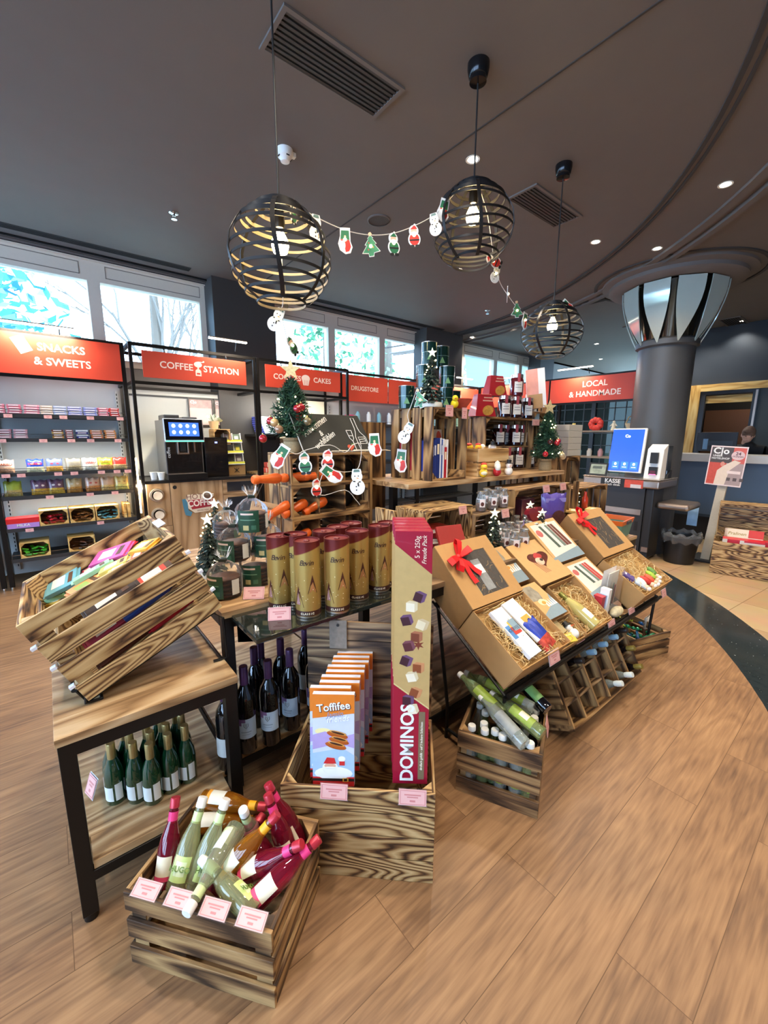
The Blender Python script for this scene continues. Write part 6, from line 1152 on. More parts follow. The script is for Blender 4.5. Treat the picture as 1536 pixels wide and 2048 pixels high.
def tray(x0, x1, y0, y1, h0, h1, label, seed, n=150, fill=.05):
    """open kraft tray on the slope, low at the front"""
    t = thing('gift_tray', label, 'gift box', RK, 'kraft gift boxes on the rack'); th = .004
    b = MB(); b.bb((x0, y0, .0), (x1, y1, .004), KRAFTD); b.build('bottom', t)
    rbox(x0, x1, y0, y0+th, h0, h0, KRAFT, 'front_wall', t); rbox(x0, x1, y1-th, y1, h1, h1, KRAFT, 'back_wall', t)
    for x in (x0, x1-th): rbox(x, x+th, y0+th, y1-th, h0, h1, KRAFT, 'side_wall', t)
    straw(t, x0+.012, x1-.012, y0+.015, y1-.015, fill+.01, n, seed)
    b = MB(); b.bb((x0+th, y0+th, .004), (x1-th, y1-th, fill-.012), M('#b48f58', .8, 0, .4, scale=90)); b.build('wood_wool_bed', t)
    return t
def lidded(x0, x1, y0, y1, h0, h1, label, win=None, bow=None, col=KRAFT, seed=1, thin=None):
    """closed kraft box on the slope with a clear window in its lid"""
    t = thing('gift_box', label, 'gift box', RK, 'kraft gift boxes on the rack'); s = (h1-h0)/(y1-y0); ang = math.atan(s)
    if thin: rbox(x0, x1, y0, y1, h0, h1, KRAFTD, 'carton', t, 0.)
    else: rbox(x0, x1, y0, y1, h0, h1, KRAFTD, 'carton', t)
    LM = T((x0+x1)/2, (y0+y1)/2, (h0+h1)/2+.001) @ RX(ang); W_, D_ = x1-x0, (y1-y0)/math.cos(ang); lid = MB()
    if win:
        a0, a1, c0, c1 = win; a0, a1 = -W_/2+a0*W_, -W_/2+a1*W_; c0, c1 = -D_/2+c0*D_, -D_/2+c1*D_
        for lo, hi in (((-W_/2, -D_/2, 0), (W_/2, c0, .004)), ((-W_/2, c1, 0), (W_/2, D_/2, .004)), ((-W_/2, c0, 0), (a0, c1, .004)), ((a1, c0, 0), (W_/2, c1, .004))): lid.bb(lo, hi, col)
        l = lid.build('lid', t, LM)
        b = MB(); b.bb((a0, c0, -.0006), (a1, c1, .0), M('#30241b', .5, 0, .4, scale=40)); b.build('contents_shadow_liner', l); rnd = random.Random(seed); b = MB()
        for i in range(40):
            x, y = rnd.uniform(a0+.01, a1-.01), rnd.uniform(c0+.01, c1-.01); a = rnd.uniform(0, 6.28); b.tube([(min(max(x+.02*k*math.cos(a+k*.4), a0), a1), min(max(y+.02*k*math.sin(a+k*.4), c0), c1), .0006) for k in range(3)], .0008, rnd.choice((STRAW[3], M('#6a4a2c', .7))), 4)
        o = b.build('wood_wool', l); o['kind'] = 'stuff'
        b = MB(); b.bb((a0, c0, .0035), (a1, c1, .0042), LIDF); b.build('window_film', l)
    else: lid.bb((-W_/2, -D_/2, 0), (W_/2, D_/2, .003), col); l = lid.build('lid', t, LM)
    if bow:
        b = MB(); RB = M('#d8161c', .4, 0, .05); bx, by = -W_/2+bow[0]*W_, -D_/2+bow[1]*D_; s = bow[2]
        
        def strip(pts, wd, ang):
            o = Vector((math.cos(ang+1.57), math.sin(ang+1.57), 0))*wd*s; vs = [];
            for k, p in enumerate(pts): q = Vector((bx, by, .006))+Vector((p[0]*math.cos(ang), p[0]*math.sin(ang), p[1]))*s; f = p[2]; vs += [q-o*f, q+o*f, q+o*f+Vector((0, 0, .002)), q-o*f+Vector((0, 0, .002))]
            fs = [(4*k+i, 4*k+(i+1) % 4, 4*k+4+(i+1) % 4, 4*k+4+i) for k in range(len(pts)-1) for i in range(4)]; b.add(vs, fs, RB, True)
        for ang in (.25, .25+math.pi, 1.1, -2.2): strip([(0, .008, .35), (.03, .026, .8), (.065, .034, 1), (.085, .022, 1.05), (.07, .006, 1), (.03, .004, .7), (0, .004, .35)], .016 if ang in (.25, .25+math.pi) else .012, ang)
        for ang, ln in ((-.95, .12), (-1.45, .13)): strip([(0, .006, .4), (ln*.4, .012, .9), (ln*.75, .004, 1.0), (ln, .006, 1.15)], .013, ang)
        b.ball((bx, by, .016), (.012*s, .014*s, .012*s), RB)
        b.build('ribbon_bow', l)
    return t, l, W_, D_
def rk_card(u, v, label): q = min((R_(u, v, .004*k) for k in range(-10, 45)), key=lambda p: abs(p.y-.003)); card(RK @ T(q.x, q.y, q.z) @ RX(.75), label, GC, .085, .055)
# large box on the left: open tray in front, windowed box behind
tray(1.405, 1.80, .018, .33, .155, .15, 'large open kraft tray at the left end of the rack with gingerbread house kit', 11, 240, .125)
def flat(x, y, h, d, yaw, cols, label, name, cat, pit=0.):
    t = thing(name, label, cat, RK @ T(x, y, h) @ RZ(yaw) @ RX(pit), 'goods in the gift trays'); b = MB(); b.box((0, 0, 0), d, M(cols[0], .4, 0, .06)); p = b.build('carton', t, bevel=.0015); b = MB(); rnd = random.Random(len(label))
    for c in cols[1:]: w, h_ = d[0]*rnd.uniform(.3, .6), d[1]*rnd.uniform(.15, .35); b.box((rnd.uniform(-1, 1)*(d[0]-w)/2*.9, rnd.uniform(-1, 1)*(d[1]-h_)/2*.9, d[2]/2+.0006*(cols.index(c))), (w, h_, .0006), M(c, .4, 0, .1))
    b.build('print', p); return t
flat(1.53, .17, .15, (.09, .25, .02), .05, ('#dfe3e6', '#4f86c0', '#e0b04a', '#c23a2e', '#7f98a8'), 'white and blue gingerbread kit box in the large left tray', 'kit_box', 'box')
text('COFFEE', .022, M('#43566a', .5), bpy.data.objects['kit_box'], T(0, .01, .0125), bold=.01)
t = flat(1.64, .20, .155, (.10, .22, .012), .1, ('#e6e2dc', '#cfa04a', '#b8402c'), 'pale gingerbread picture card in the large left tray', 'picture_card', 'card')
t = thing('sweets_bag', 'colourful bag of red and blue sweets in the large left tray', 'sweets', RK @ T(1.66, .10, .15) @ RZ(.2) @ RX(-math.pi/2+.15) @ T(0, 0, -.06), 'goods in the gift trays'); bag_mesh(.10, .15, .04, M('#2b3f9e', .3, 0, .3), M('#c8473a', .3, 0, .8, scale=60)).build('pouch', t)
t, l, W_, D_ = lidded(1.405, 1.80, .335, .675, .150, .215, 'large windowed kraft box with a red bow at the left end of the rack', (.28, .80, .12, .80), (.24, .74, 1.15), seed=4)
b = MB(); b.box((.0, -.03, .0022), (.06, .17, .002), M('#8d8f90', .4, 0, .2)); b.box((.0, .0, .0034), (.055, .05, .001), WHITE); b.box((-.10, -.05, .0022), (.03, .14, .002), M('#8fc4b4', .5)); b.build('bottle_seen_through', l)
# small paper-printed boxes
def printed(x0, x1, y0, y1, h0, h1, label, kind):
    t, l, W_, D_ = lidded(x0, x1, y0, y1, h0, h1, label, col=M('#c59c66', .7, 0, .04)); b = MB(); e = .0032
    if kind == 'winter':
        b.prism([(-W_*.45, D_*.05), (W_*.1, -D_*.02), (W_*.2, D_*.2), (W_*.12, D_*.44), (-W_*.4, D_*.46)][::-1], .0004, M('#8a8374', .5, 0, .5, scale=30), None, e); b.prism([(-W_/2, -D_/2), (W_/2, -D_/2), (W_/2, D_*.1), (W_*.2, -D_*.2), (-W_/2, -D_*.38)], .0004, M('#7f929c', .5, 0, .05), None, e)
        b.ball((-W_*.02, -D_*.05, e), (W_*.17, D_*.10, .001), M('#d9c7a0', .5, 0, .2), 14, 6); b.ball((.0, -D_*.08, e+.001), (W_*.09, D_*.05, .001), M('#d88f3c', .5), 12, 6)
        for k in range(5): x = W_*(.02+.1*k); b.prism([(x, -D_*.22), (x+W_*.08, -D_*.22), (x+W_*.04, -D_*.02)], .0004, WHITE, None, e+.0006)
    elif kind == 'heart':
        pts = [(math.sin(a)**3*W_*.30, (13*math.cos(a)-5*math.cos(2*a)-2*math.cos(3*a)-math.cos(4*a))/17*D_*.22) for a in [2*math.pi*i/30 for i in range(30)]]; b.prism([(p[0]+W_*.04, p[1]+D_*.04) for p in pts][::-1], .0006, M('#5a2a22', .3, 0, .6, scale=50), None, e); b.ball((W_*.05, D_*.1, e), (W_*.16, D_*.09, .001), M('#b03030', .4, 0, .2), 12, 6); b.ball((.0, -D_*.02, e+.0005), (W_*.12, D_*.1, .001), M('#d8b59c', .5, 0, .1), 12, 6); b.ball((W_*.06, D_*.0, e+.001), (W_*.05, D_*.04, .001), INK, 10, 6)
        for k in range(4): b.tube([(-W_*.2+.012*k, -D_*.02, e+.001), (-W_*.1+.016*k, -D_*.3, e+.001)], .0016, M('#c98a6a', .6), 4)
    else:
        b.bb((-W_*.42, -D_*.40, e), (W_*.45, D_*.42, e+.0004), M('#d6d3c8', .5, 0, .08)); b.prism([(-W_/2, -D_/2), (W_/2, -D_/2), (W_/2, -D_*.28), (-W_/2, -D_*.38)], .0008, M('#8397a2', .5, 0, .05), None, e); b.ball((-W_*.32, D_*.2, e+.0004), (W_*.09, D_*.09, .0008), M('#b8605c', .5, 0, .1), 12, 6)
        for k, c in enumerate(('#4a5a50', '#d9d9d4', '#6c7c74', kind, kind)): b.hexa([(-W_*.2+W_*.1*k, D_*.36, e), (-W_*.13+W_*.1*k, D_*.36, e), (-W_*.02+W_*.1*k, -D_*.2, e), (-W_*.10+W_*.1*k, -D_*.2, e), (-W_*.2+W_*.1*k, D_*.36, e+.002), (-W_*.13+W_*.1*k, D_*.36, e+.002), (-W_*.02+W_*.1*k, -D_*.2, e+.002), (-W_*.10+W_*.1*k, -D_*.2, e+.002)], M(c, .4, 0, .05))
    b.build('print', l); return t
printed(1.81, 1.99, .40, .64, .10, .12, 'small snowy-house gift box, upper of the two beside the left bow box', 'winter')
printed(1.81, 1.99, .15, .37, .13, .11, 'small printed gift box with snowy houses and a yellow duck picture, lower of the two', 'winter')
printed(2.0, 2.33, .33, .62, .12, .13, 'flat kraft box with a heart-shaped window over red sweets', 'heart')
printed(2.30, 2.64, .42, .73, .12, .16, 'printed cutlery gift box with dark handles, upper of the two', '#6a3a34')
printed(2.36, 2.66, .16, .41, .09, .10, 'printed cutlery gift box with red handles, lower of the two', '#b5403c')
t = tray(1.81, 2.05, .018, .15, .07, .10, 'narrow kraft tray of wood wool with a soap bar and a snowman', 21, 110, .055)
flat(1.88, .11, .075, (.10, .07, .03), .1, ('#b9a578', '#e6dcc0'), 'beige soap bar with a paper band lying on wood wool', 'soap_bar', 'soap')
t = thing('snowman_figure', 'little snowman with a black hat lying in the narrow tray', 'ornament', RK @ T(1.98, .075, .075), 'goods in the gift trays'); b = MB(); b.ball((0, -.02, 0), .026, WHITE); b.ball((0, .014, 0), .020, WHITE); b.build('body', t); b = MB(); b.lathe([(.026, .026), (.026, .03), (.016, .031), (.015, .05), (0, .05)], INK, RX(-math.pi/2), 14); b.build('hat', t); b = MB(); b.cyl((.0, .014, .018), (.01, .01, .035), .004, M('#e0602c', .5), 8, .001); b.build('nose', t)
flat(1.92, .05, .07, (.09, .05, .02), -.2, ('#e2bf4a', '#f0dc8a'), 'yellow wrapped bar in the narrow tray', 'wrapped_bar', 'sweets')
t = tray(2.06, 2.36, .018, .32, .08, .11, 'kraft tray of wood wool with a small white-wine bottle', 22, 190, .06)
ba, ne = R_(1192, 1252, .095), R_(1128, 1194, .095); zz = (ne-ba).normalized(); X = RK @ Matrix(((zz.y, 0, zz.x, ba.x), (-zz.x, 0, zz.y, ba.y), (0, -1, 0, .095), (0, 0, 0, 1))) @ RZ(0)
bottle(X @ RZ(-math.pi/2), [(.030, 0), (.034, .004), (.034, .12), (.028, .155), (.0145, .19), (.0125, .20), (.0125, .235)][:7], glass('white_wine', '#ddd083', tr=.4), .18, M('#6f6c2a', .3, .4), 'small white-wine bottle with a round white label lying in the tray', None, [(.0345, .04, .10, -.7, .7, M('#e9e6d8', .5))], name='wine_bottle', cat='wine')
# clear bag of cutlery kit
q = R_(1222, 1190, .10); t = thing('gift_bag', 'clear bag with a cutlery set, white box and red box standing on the rack', 'gift bag', RK @ T(q.x, q.y-.05, 0), 'kraft gift boxes on the rack')
b = MB(); b.box((.05, .02, .13), (.18, .05, .25), CELLO, RX(-.5)); b.build('film', t); b = MB(); b.box((-.07, .0, .09), (.035, .05, .16), WHITE, RX(-.5)); b.build('white_box', t); b = MB(); b.box((-.12, .01, .075), (.05, .05, .12), M('#b02a36', .4), RX(-.5)); b.box((-.095, .01, .075), (.012, .052, .12), M('#8aa3c8', .4), RX(-.5)); b.build('red_box', t)
b = MB(); b.box((.05, 0.02, .13), (.14, .004, .22), M('#d6d4cc', .5, 0, .1), RX(-.5)); b.box((.06, -.008, .1), (.02, .006, .12), M('#9c3a36', .4), RX(-.5) @ RZ(.2)); b.box((.025, -.008, .11), (.02, .006, .14), M('#5a6a60', .4), RX(-.5) @ RZ(.35)); b.build('cutlery', t); b = MB(); b.ball((.03, -.03, .03), (.07, .03, .03), M('#d8c4a0', .5, 0, .4, scale=50), 14, 8); b.build('wood_wool', t)
# right-hand big box
q0 = R_(1292, 1190, .12)
tray(2.72, 3.20, .018, .33, .145, .14, 'large open kraft tray at the right end of the rack with toy elves', 12, 230, .115)
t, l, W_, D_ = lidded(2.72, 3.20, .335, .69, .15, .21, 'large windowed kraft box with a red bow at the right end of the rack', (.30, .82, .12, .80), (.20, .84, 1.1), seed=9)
for i, (x, y, c) in enumerate(((2.92, .10, '#c8362e'), (2.98, .10, '#e05a3c'), (3.04, .11, '#9cbf3a'), (3.10, .13, '#5a8a3c'), (2.86, .10, '#e6dcd2'))):
    b = MB(); b.ball((0, 0, 0), (.022, .04, .018), M(c, .5), 12, 8); b.ball((0, -.045, 0), .017, M('#e8c3a4', .5), 10, 8); b.ball((0, -.06, .004), (.016, .012, .014), M('#efeeea', .5), 10, 6); solo(b, 'toy_elf', '%s little elf figure in the right-hand large tray' % ('dark red', 'orange-red', 'lime green', 'forest green', 'white')[i], 'toy', 'toy elves', RK @ T(x, y, .135) @ RZ(.3-.15*i))
flat(2.80, .17, .13, (.05, .07, .02), .4, ('#5a4a8a', '#e6e0e8'), 'small violet pack at the left of the right-hand large tray', 'small_pack', 'sweets'); flat(2.84, .09, .13, (.05, .09, .012), .5, ('#b6c6d6',), 'small pale blue card in the right-hand large tray', 'small_card', 'card')
for u, v, l in ((1109, 1314, 'pink price card on the rack rail below the large left tray'), (1163, 1291, 'pink price card on the rack rail below the narrow tray'), (1224, 1250, 'pink price card on the rack rail below the white-wine tray'), (1264, 1224, 'pink price card on the rack rail below the clear bag'), (1328, 1186, 'pink price card at the right end of the rack rail')): rk_card(u, v, l)
# ------------------------------------------------------------------ crate of bottles with green labels
XG, L = span((1.215, .998, 0), (1.362, .697, 0)); XG = XG @ T(0, .20, 0)
crate(XG, L, .40, .285, 3, 'slatted crate on the floor packed with clear and dark bottles under the rack', CHAR2, .034, th=.014)
BP = [(.026, 0), (.029, .004), (.029, .155), (.024, .185), (.013, .215), (.012, .255), (.013, .258)]
WCAP = M('#e4e2da', .4); GGL = glass('green_tinted', '#b4c486', tr=.75); GCL = glass('clear_lemonade', '#dbe2d8', tr=.75); LGR = M('#8aa03a', .45, 0, .2, scale=60)
for i, (u, v, k) in enumerate(((941, 1457, 'c'), (968, 1452, 'g'), (966, 1476, 'g'), (990, 1466, 'g'), (1002, 1488, 'c'), (1034, 1499, 'c'), (1066, 1498, 'g'), (1075, 1460, 'd'), (1078, 1443, 'd'), (1082, 1428, 'd'), (1090, 1417, 'd'), (971, 1428, 'g'), (957, 1412, 'c'), (1022, 1458, 'c'), (1052, 1442, 'c'), (1030, 1425, 'd'), (1058, 1418, 'c'), (1000, 1440, 'g'))):
    p = Z(u, v, .285); p = XG.inverted() @ p; p.x = max(-L/2+.05, min(L/2-.05, p.x)); p.y = max(-.16, min(.16, p.y)); X = XG @ T(p.x, p.y, .042) @ RZ(i)
    bottle(X, BP, {'c': GCL, 'g': GGL, 'd': G_BLACK}[k], .24, WCAP, '%s bottle standing in the floor crate under the rack, %s from the left' % ({'c': 'clear', 'g': 'green-tinted', 'd': 'dark'}[k], ordn(i)), 'bottles in the floor crate', [(.0294, .05, .13, -1.2, 1.2, LGR if k != 'd' else M('#d8d8d0', .5))], name='lemonade_bottle', capr=.0165)
def lying(u0, v0, z0, u1, v1, z1, body, lab, label, lb2=None):
    a = Z(u0, v0, z0); c = Z(u1, v1, z1); z = (c-a).normalized(); up = Vector((-.2, -.35, .9)); x = (up-z*up.dot(z)).normalized(); y = z.cross(x); X = Matrix(((x.x, y.x, z.x, a.x), (x.y, y.y, z.y, a.y), (x.z, y.z, z.z, a.z), (0, 0, 0, 1)))
    bottle(X, BP, body, .24, WCAP, label, 'bottles lying on the floor crate', [(.0294, .045, .15, -1.1, 1.1, lab)]+([(.0297, .07, .11, -.5, .5, lb2)] if lb2 else []), name='lemonade_bottle')
lying(1050, 1490, .31, 968, 1400, .37, GCL, M('#8d9290', .5, 0, .2), 'clear bottle with a grey label lying across the floor crate')
lying(1086, 1470, .315, 1005, 1405, .36, GGL, LGR, 'greenish bottle with lime and white label lying on the floor crate', M('#ded7c0', .5))
lying(1066, 1418, .33, 990, 1375, .36, GCL, LGR, 'clear bottle lying at the back of the floor crate, base to the right', M('#d9dcd8', .5))
lying(1005, 1430, .34, 940, 1368, .39, GGL, LGR, 'green-necked bottle poking out at the back left of the floor crate')
lying(1095, 1420, .32, 1055, 1378, .36, G_BLACK, M('#6f9a58', .45, 0, .1), 'dark bottle with a bright green label lying at the right back of the floor crate')
lying(1035, 1400, .34, 968, 1365, .37, GGL, LGR, 'dark green bottle under the corner of the big gift box')
card(XG @ T(L/2+.004, .02, .268) @ RZ(math.pi/2) @ RX(math.pi/2-.2), 'pink price card on the right edge of the floor crate of bottles', GC, .075, .06)
# ------------------------------------------------------------------ tilted bottle rack crate with compartments
ux = math.radians(62); a = Vector((1.86, .80, .085)); XR = frame(a, (1, 0, 0), (0, -math.sin(ux), math.cos(ux)))   # z = outward of the opening
Lr, Hr, Dr = .84, .33, .24
t = thing('bottle_rack_crate', 'tilted dark wooden crate with compartments for bottles lying under the rack', 'crate', XR)
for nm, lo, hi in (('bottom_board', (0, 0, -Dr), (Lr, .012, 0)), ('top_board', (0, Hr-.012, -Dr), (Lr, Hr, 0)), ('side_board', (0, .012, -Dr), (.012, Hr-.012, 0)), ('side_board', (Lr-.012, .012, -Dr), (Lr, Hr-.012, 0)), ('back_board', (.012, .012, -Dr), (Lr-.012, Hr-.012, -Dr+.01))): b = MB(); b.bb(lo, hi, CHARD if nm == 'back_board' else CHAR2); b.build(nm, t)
for i in range(1, 6): b = MB(); b.bb((Lr*i/6-.006, .012, -Dr+.01), (Lr*i/6+.006, Hr-.012, -.004), CHAR2); b.build('divider', t)
for f in (.34, .67): b = MB(); b.bb((.012, Hr*f-.005, -Dr+.01), (Lr-.012, Hr*f+.005, -.012), CHARD); b.build('cross_divider', t)
for i in range(3): b = MB(); b.bb((-.008, .03+i*.10, -Dr+.01), (0, .03+i*.10+.075, -.01), CHAR2); b.build('end_slat', t)
nb = 0
for (ci, ri, k) in ((3, 0, 'w'), (4, 0, 'w'), (5, 0, 'y'), (5, 1, 'y'), (2, 2, 'b'), (3, 2, 'b'), (4, 2, 'b'), (5, 2, 'd'), (1, 2, 'd')):
    X = XR @ T(Lr*(ci+.5)/6, Hr*(ri+.5)/3, -Dr+.03) @ RZ(ci); cm, bm = {'w': (M('#d3d9d4', .35), GCL), 'y': (M('#8a7a3a', .4, .4), G_BLACK), 'b': (M('#7fa3bd', .35), GCL), 'd': (M('#241d1a', .4), G_BLACK)}[k]
    bottle(X, BP, bm, .225, cm, '%s in the tilted compartment crate, column %s from the left, %s row' % ({'w': 'white-capped bottle neck', 'y': 'gold-capped bottle neck', 'b': 'pale blue-capped bottle neck', 'd': 'dark bottle neck'}[k], ordn(ci), ('lower', 'middle', 'upper')[ri]), 'bottles in the compartment crate', name='lemonade_bottle', capr=.016, neck=(.0145, .215, .225, cm))
# ------------------------------------------------------------------ crate of green wrapped pens / sweets under the right end
hh = .165; c0, c1, c2 = Z(1228, 1292, hh), Z(1342, 1262, hh), Z(1302, 1222, hh)
XQ, L = span(c0, c1); Wq = .34; XQ = XQ @ T(0, Wq/2, -hh)
crate(XQ, L, Wq, hh, 3, 'low floor crate at the right end of the rack with green wrapped sweets', CHAR2, .012, th=.012)
b = MB(); b.bb((-.05, -Wq/2+.02, .02), (-.04, Wq/2-.02, hh-.01), PINE); solo(b, 'crate_divider', 'pale divider board inside the low crate of green sweets', 'board', None, XQ)
rnd = random.Random(4)
for i in range(26):
    c = ('#1f7a55', '#2f9a6a', '#14584a', '#2c5f9a', '#a8b83a', '#d8a890')[rnd.choice((0, 0, 1, 1, 2, 3, 4, 5))]; nm = {'#1f7a55': 'green', '#2f9a6a': 'bright green', '#14584a': 'dark teal', '#2c5f9a': 'blue', '#a8b83a': 'lime', '#d8a890': 'salmon'}[c]
    X = XQ @ T(rnd.uniform(.0, L/2-.05), rnd.uniform(-.13, .12), .115+.018*(i % 3)) @ RZ(rnd.uniform(0, 3)) @ RX(rnd.uniform(-.3, .3)); b = MB(); m = M(c, .2, .2, .05, coat=.4); b.ball((0, 0, 0), (.014, .014, .013), m, 8, 6)
    if i % 2: b.box((.06, 0, 0), (.11, .016, .012), m)
    for s in (-1, 1): b.add([(s*.012, 0, 0), (s*.026, -.012, .004), (s*.026, .012, -.004)], [(0, 1, 2), (2, 1, 0)], m)
    solo(b, 'wrapped_sweet', '%s foil-wrapped sweet in the low crate at the right end of the rack' % nm, 'sweet', '%s foil-wrapped sweets' % nm, X)
for i in range(4): carton(XQ @ T(-.16+.035*i, -.05+.02*i, .012) @ RZ(.3), (.03, .12, .13), ('#e2ddd6', '#c9b8b0', '#e8e4dc', '#d8c9a8')[i], '%s white card pack from the left in the low crate of green sweets' % ordn(i), group='white packs in the low crate', band=((.2, .8, .5, .9, '#8a3a3a'),))
t = thing('hanging_bag', 'small clear bag of chocolates hung at the right end of the low crate', 'bag', XQ @ T(L/2+.03, .02, .04)); bag_mesh(.10, .15, .05, M('#d9cfc0', .3, 0, .1), M('#8a6a58', .3, 0, .7, scale=50)).build('pouch', t, RZ(.4))
# ------------------------------------------------------------------ upper part of the island
def side_crate(x0, x1, yf, depth, z0, h, n, label, wd=CHAR2, gap=.014, group='wooden crates', tall=False):
    """crate lying on its side with its opening towards -Y"""
    X = T((x0+x1)/2, yf+depth, z0+h/2) @ RX(math.pi/2)
    if tall: return crate(X @ RZ(math.pi/2), h, x1-x0, depth, n, label, wd, gap, group, th=.013, inner=CHARD)
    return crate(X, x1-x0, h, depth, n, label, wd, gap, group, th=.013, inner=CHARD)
# crate tower with the carrot-orange grinders
MY = 2.10; MX0, MX1 = 1.035, 1.585
MT, M1, M2 = PY(650, 906, MY).z, PY(650, 966, MY).z, PY(640, 1031, MY).z
for i, (z0, hh_, l) in enumerate(((.828, M2-.006-.828, 'lowest'), (M2-.005, M1-M2-.001, 'middle'), (M1-.005, MT-M1+.004, 'topmost'))):
    t = side_crate(MX0, MX1, MY, .30, z0, hh_, 2, '%s open compartment crate of the tower with orange pepper grinders' % l, CHAR2)
    for k in (1, 2): b = MB(); b.bb((-.275+.183*k-.006, -hh_/2+.014, .012), (-.275+.183*k+.006, hh_/2-.014, .285), CHAR2); b.build('divider', t)
b = MB()
for i in range(3): b.bb((1.59, MY+.02+.095*i, .83), (1.602, MY+.10+.095*i, MT-.01), CHAR2)
b.bb((1.602, MY+.02, .83), (1.62, MY+.10, MT-.01), CHAR2); solo(b, 'lattice_board', 'vertical slats closing the right side of the grinder crate tower', 'board')
ORA = M('#e2601a', .4, 0, .08, coat=.2)
k = 0; g0 = None
for row, (z, us) in enumerate(((M1+.012, (528, 584, 628)), (M2+.012, (548, 584, 626)), (M2-.165, (556, 590)))):
    for j, u in enumerate(us):
        x = PY(u, 950, MY).x+.01; X = T(x, MY+.045, z+.028) @ RZ(math.radians(4)) @ RY(math.radians(90 if row == 0 else 68)) @ T(0, 0, -.02) @ Matrix.Scale(.86, 4)
        lab = 'orange carrot-shaped grinder lying in the %s row of the crate tower, %s from the left' % (('top', 'middle', 'lower')[row], ordn(j))
        if g0 is None:
            t = g0 = thing('pepper_grinder', lab, 'grinder', X, 'orange grinders in the crate tower'); b = MB(); b.lathe([(0, -.045), (.022, -.045), (.029, -.035), (.030, -.012), (.025, .0)], ORA, None, 20); b.build('head', t); b = MB(); b.lathe([(.024, .0), (.0235, .006), (.027, .03), (.030, .07), (.034, .10), (.033, .13), (.024, .148), (0, .152)], ORA, None, 20); b.build('body', t)
        else: dup(g0, lab, X)
for i, (x, z) in enumerate(((1.50, M1+.008), (1.50, M2+.008), (1.12, M2-.172))):
    t = thing('hanging_pan', 'dark round pan standing %s of the crate tower' % ('in the top row at the right' , 'in the middle row at the right', 'in the lower row at the left')[i], 'pan', T(x, MY+.17, z+.062) @ RX(math.pi/2), 'dark pans in the crate tower'); b = MB(); b.lathe([(.058, 0), (.060, .02), (.057, .02), (.054, .004), (0, .004)], M('#3c3a36', .5, .3, .05), None, 28); b.build('pan', t); b = MB(); b.tube([(.0, .058, .01), (.02, .064, .01), (.0, .066, .01), (-.02, .064, .01), (0, .058, .01)], .003, STEEL); b.build('handle', t)
# blackboard
Pb = [PY(u, v, MY+.02) for u, v in ((613, 905), (741, 900), (712, 831), (592, 829))]
ex = (Pb[1]-Pb[0]).normalized(); XB = frame(Vector((Pb[0].x, MY+.03, 1.446)), (1, 0, 0), (0, -1, .35))
W_, H_ = .62, .26
t = thing('blackboard', 'dark slate board chalked Ankommen & wohlfühlen with a bottle, on top of the crate tower', 'sign', T(PY(618, 905, MY).x, MY+.06, MT+.002) @ RX(math.radians(90-16)))
b = MB(); b.hexa([(0, 0, -.008), (.52, 0, -.008), (.425, .235, -.008), (-.055, .235, -.008), (0, 0, 0), (.52, 0, 0), (.425, .235, 0), (-.055, .235, 0)], M('#33322c', .6, 0, .05)); b.build('slate', t, bevel=.002)
CHK = M('#eeeae0', .8, 0, 0)
b = MB(); b.tube([(-.055, .235, .001), (0, 0, .001)], .003, M('#d9d2c4', .6)); b.build('pale_edge', t)
for s, x, y, sz in (('Ankommen', .10, .160, .046), ('&', .135, .115, .040), ('wohlfühlen', .155, .075, .042)): text(s, (sz*.9, sz*1.25), CHK, t, T(x, y, .001) @ RZ(.56), bold=.012, shear=.1)
b = MB(); sh = lambda x, y: (x*.96-.32*y*.85, y*.85, .001)
def chalk(pts, r=.0022): b.tube([sh(*p) for p in pts], r, CHK, 5)
chalk([(.43, .01), (.43, .11), (.445, .15), (.45, .18), (.45, .255), (.475, .255), (.475, .18), (.48, .15), (.51, .11), (.51, .01)]); chalk([(.43, .012), (.51, .012)]); chalk([(.45, .06), (.50, .06), (.50, .11), (.45, .11), (.45, .06)]); chalk([(.455, .075), (.495, .08)]); chalk([(.455, .092), (.495, .096)])
chalk([(.375, .16), (.38, .10), (.395, .08), (.41, .10), (.415, .16), (.375, .16)]); chalk([(.395, .08), (.395, .015)]); chalk([(.37, .012), (.42, .012)]); chalk([(.38, .12), (.41, .12)])
b.build('chalk_drawing', t)
b = MB(); hp = [(math.sin(a)**3*.032, (13*math.cos(a)-5*math.cos(2*a)-2*math.cos(3*a)-math.cos(4*a))/17*.03) for a in [2*math.pi*i/24 for i in range(24)]]; b.prism([(p[0]+.01, p[1]+.205) for p in hp][::-1], .0015, M('#c8553a', .7), T(0, 0, .0)); b.prism([(p[0]*.8+.335, p[1]*.8+.028) for p in hp][::-1], .0015, M('#c8553a', .7)); b.bb((.34, .045, 0), (.37, .052, .0015), M('#5f7f3a', .7)); b.build('heart_drawing', t)
b = MB(); x = PY(650, 906, MY).x
for i in range(9): b.tube([(x+.05*i, MY+.004, MT+.006+.004*(i % 3)), (x+.05*i+.06, MY-.01, MT+.009), (x+.05*i+.1, MY+.006, MT+.005+.003*(i % 2))], .003, M('#d6cdb8', .8), 5)
solo(b, 'raffia_strands', 'loose pale raffia strands lying in front of the slate board', 'raffia')
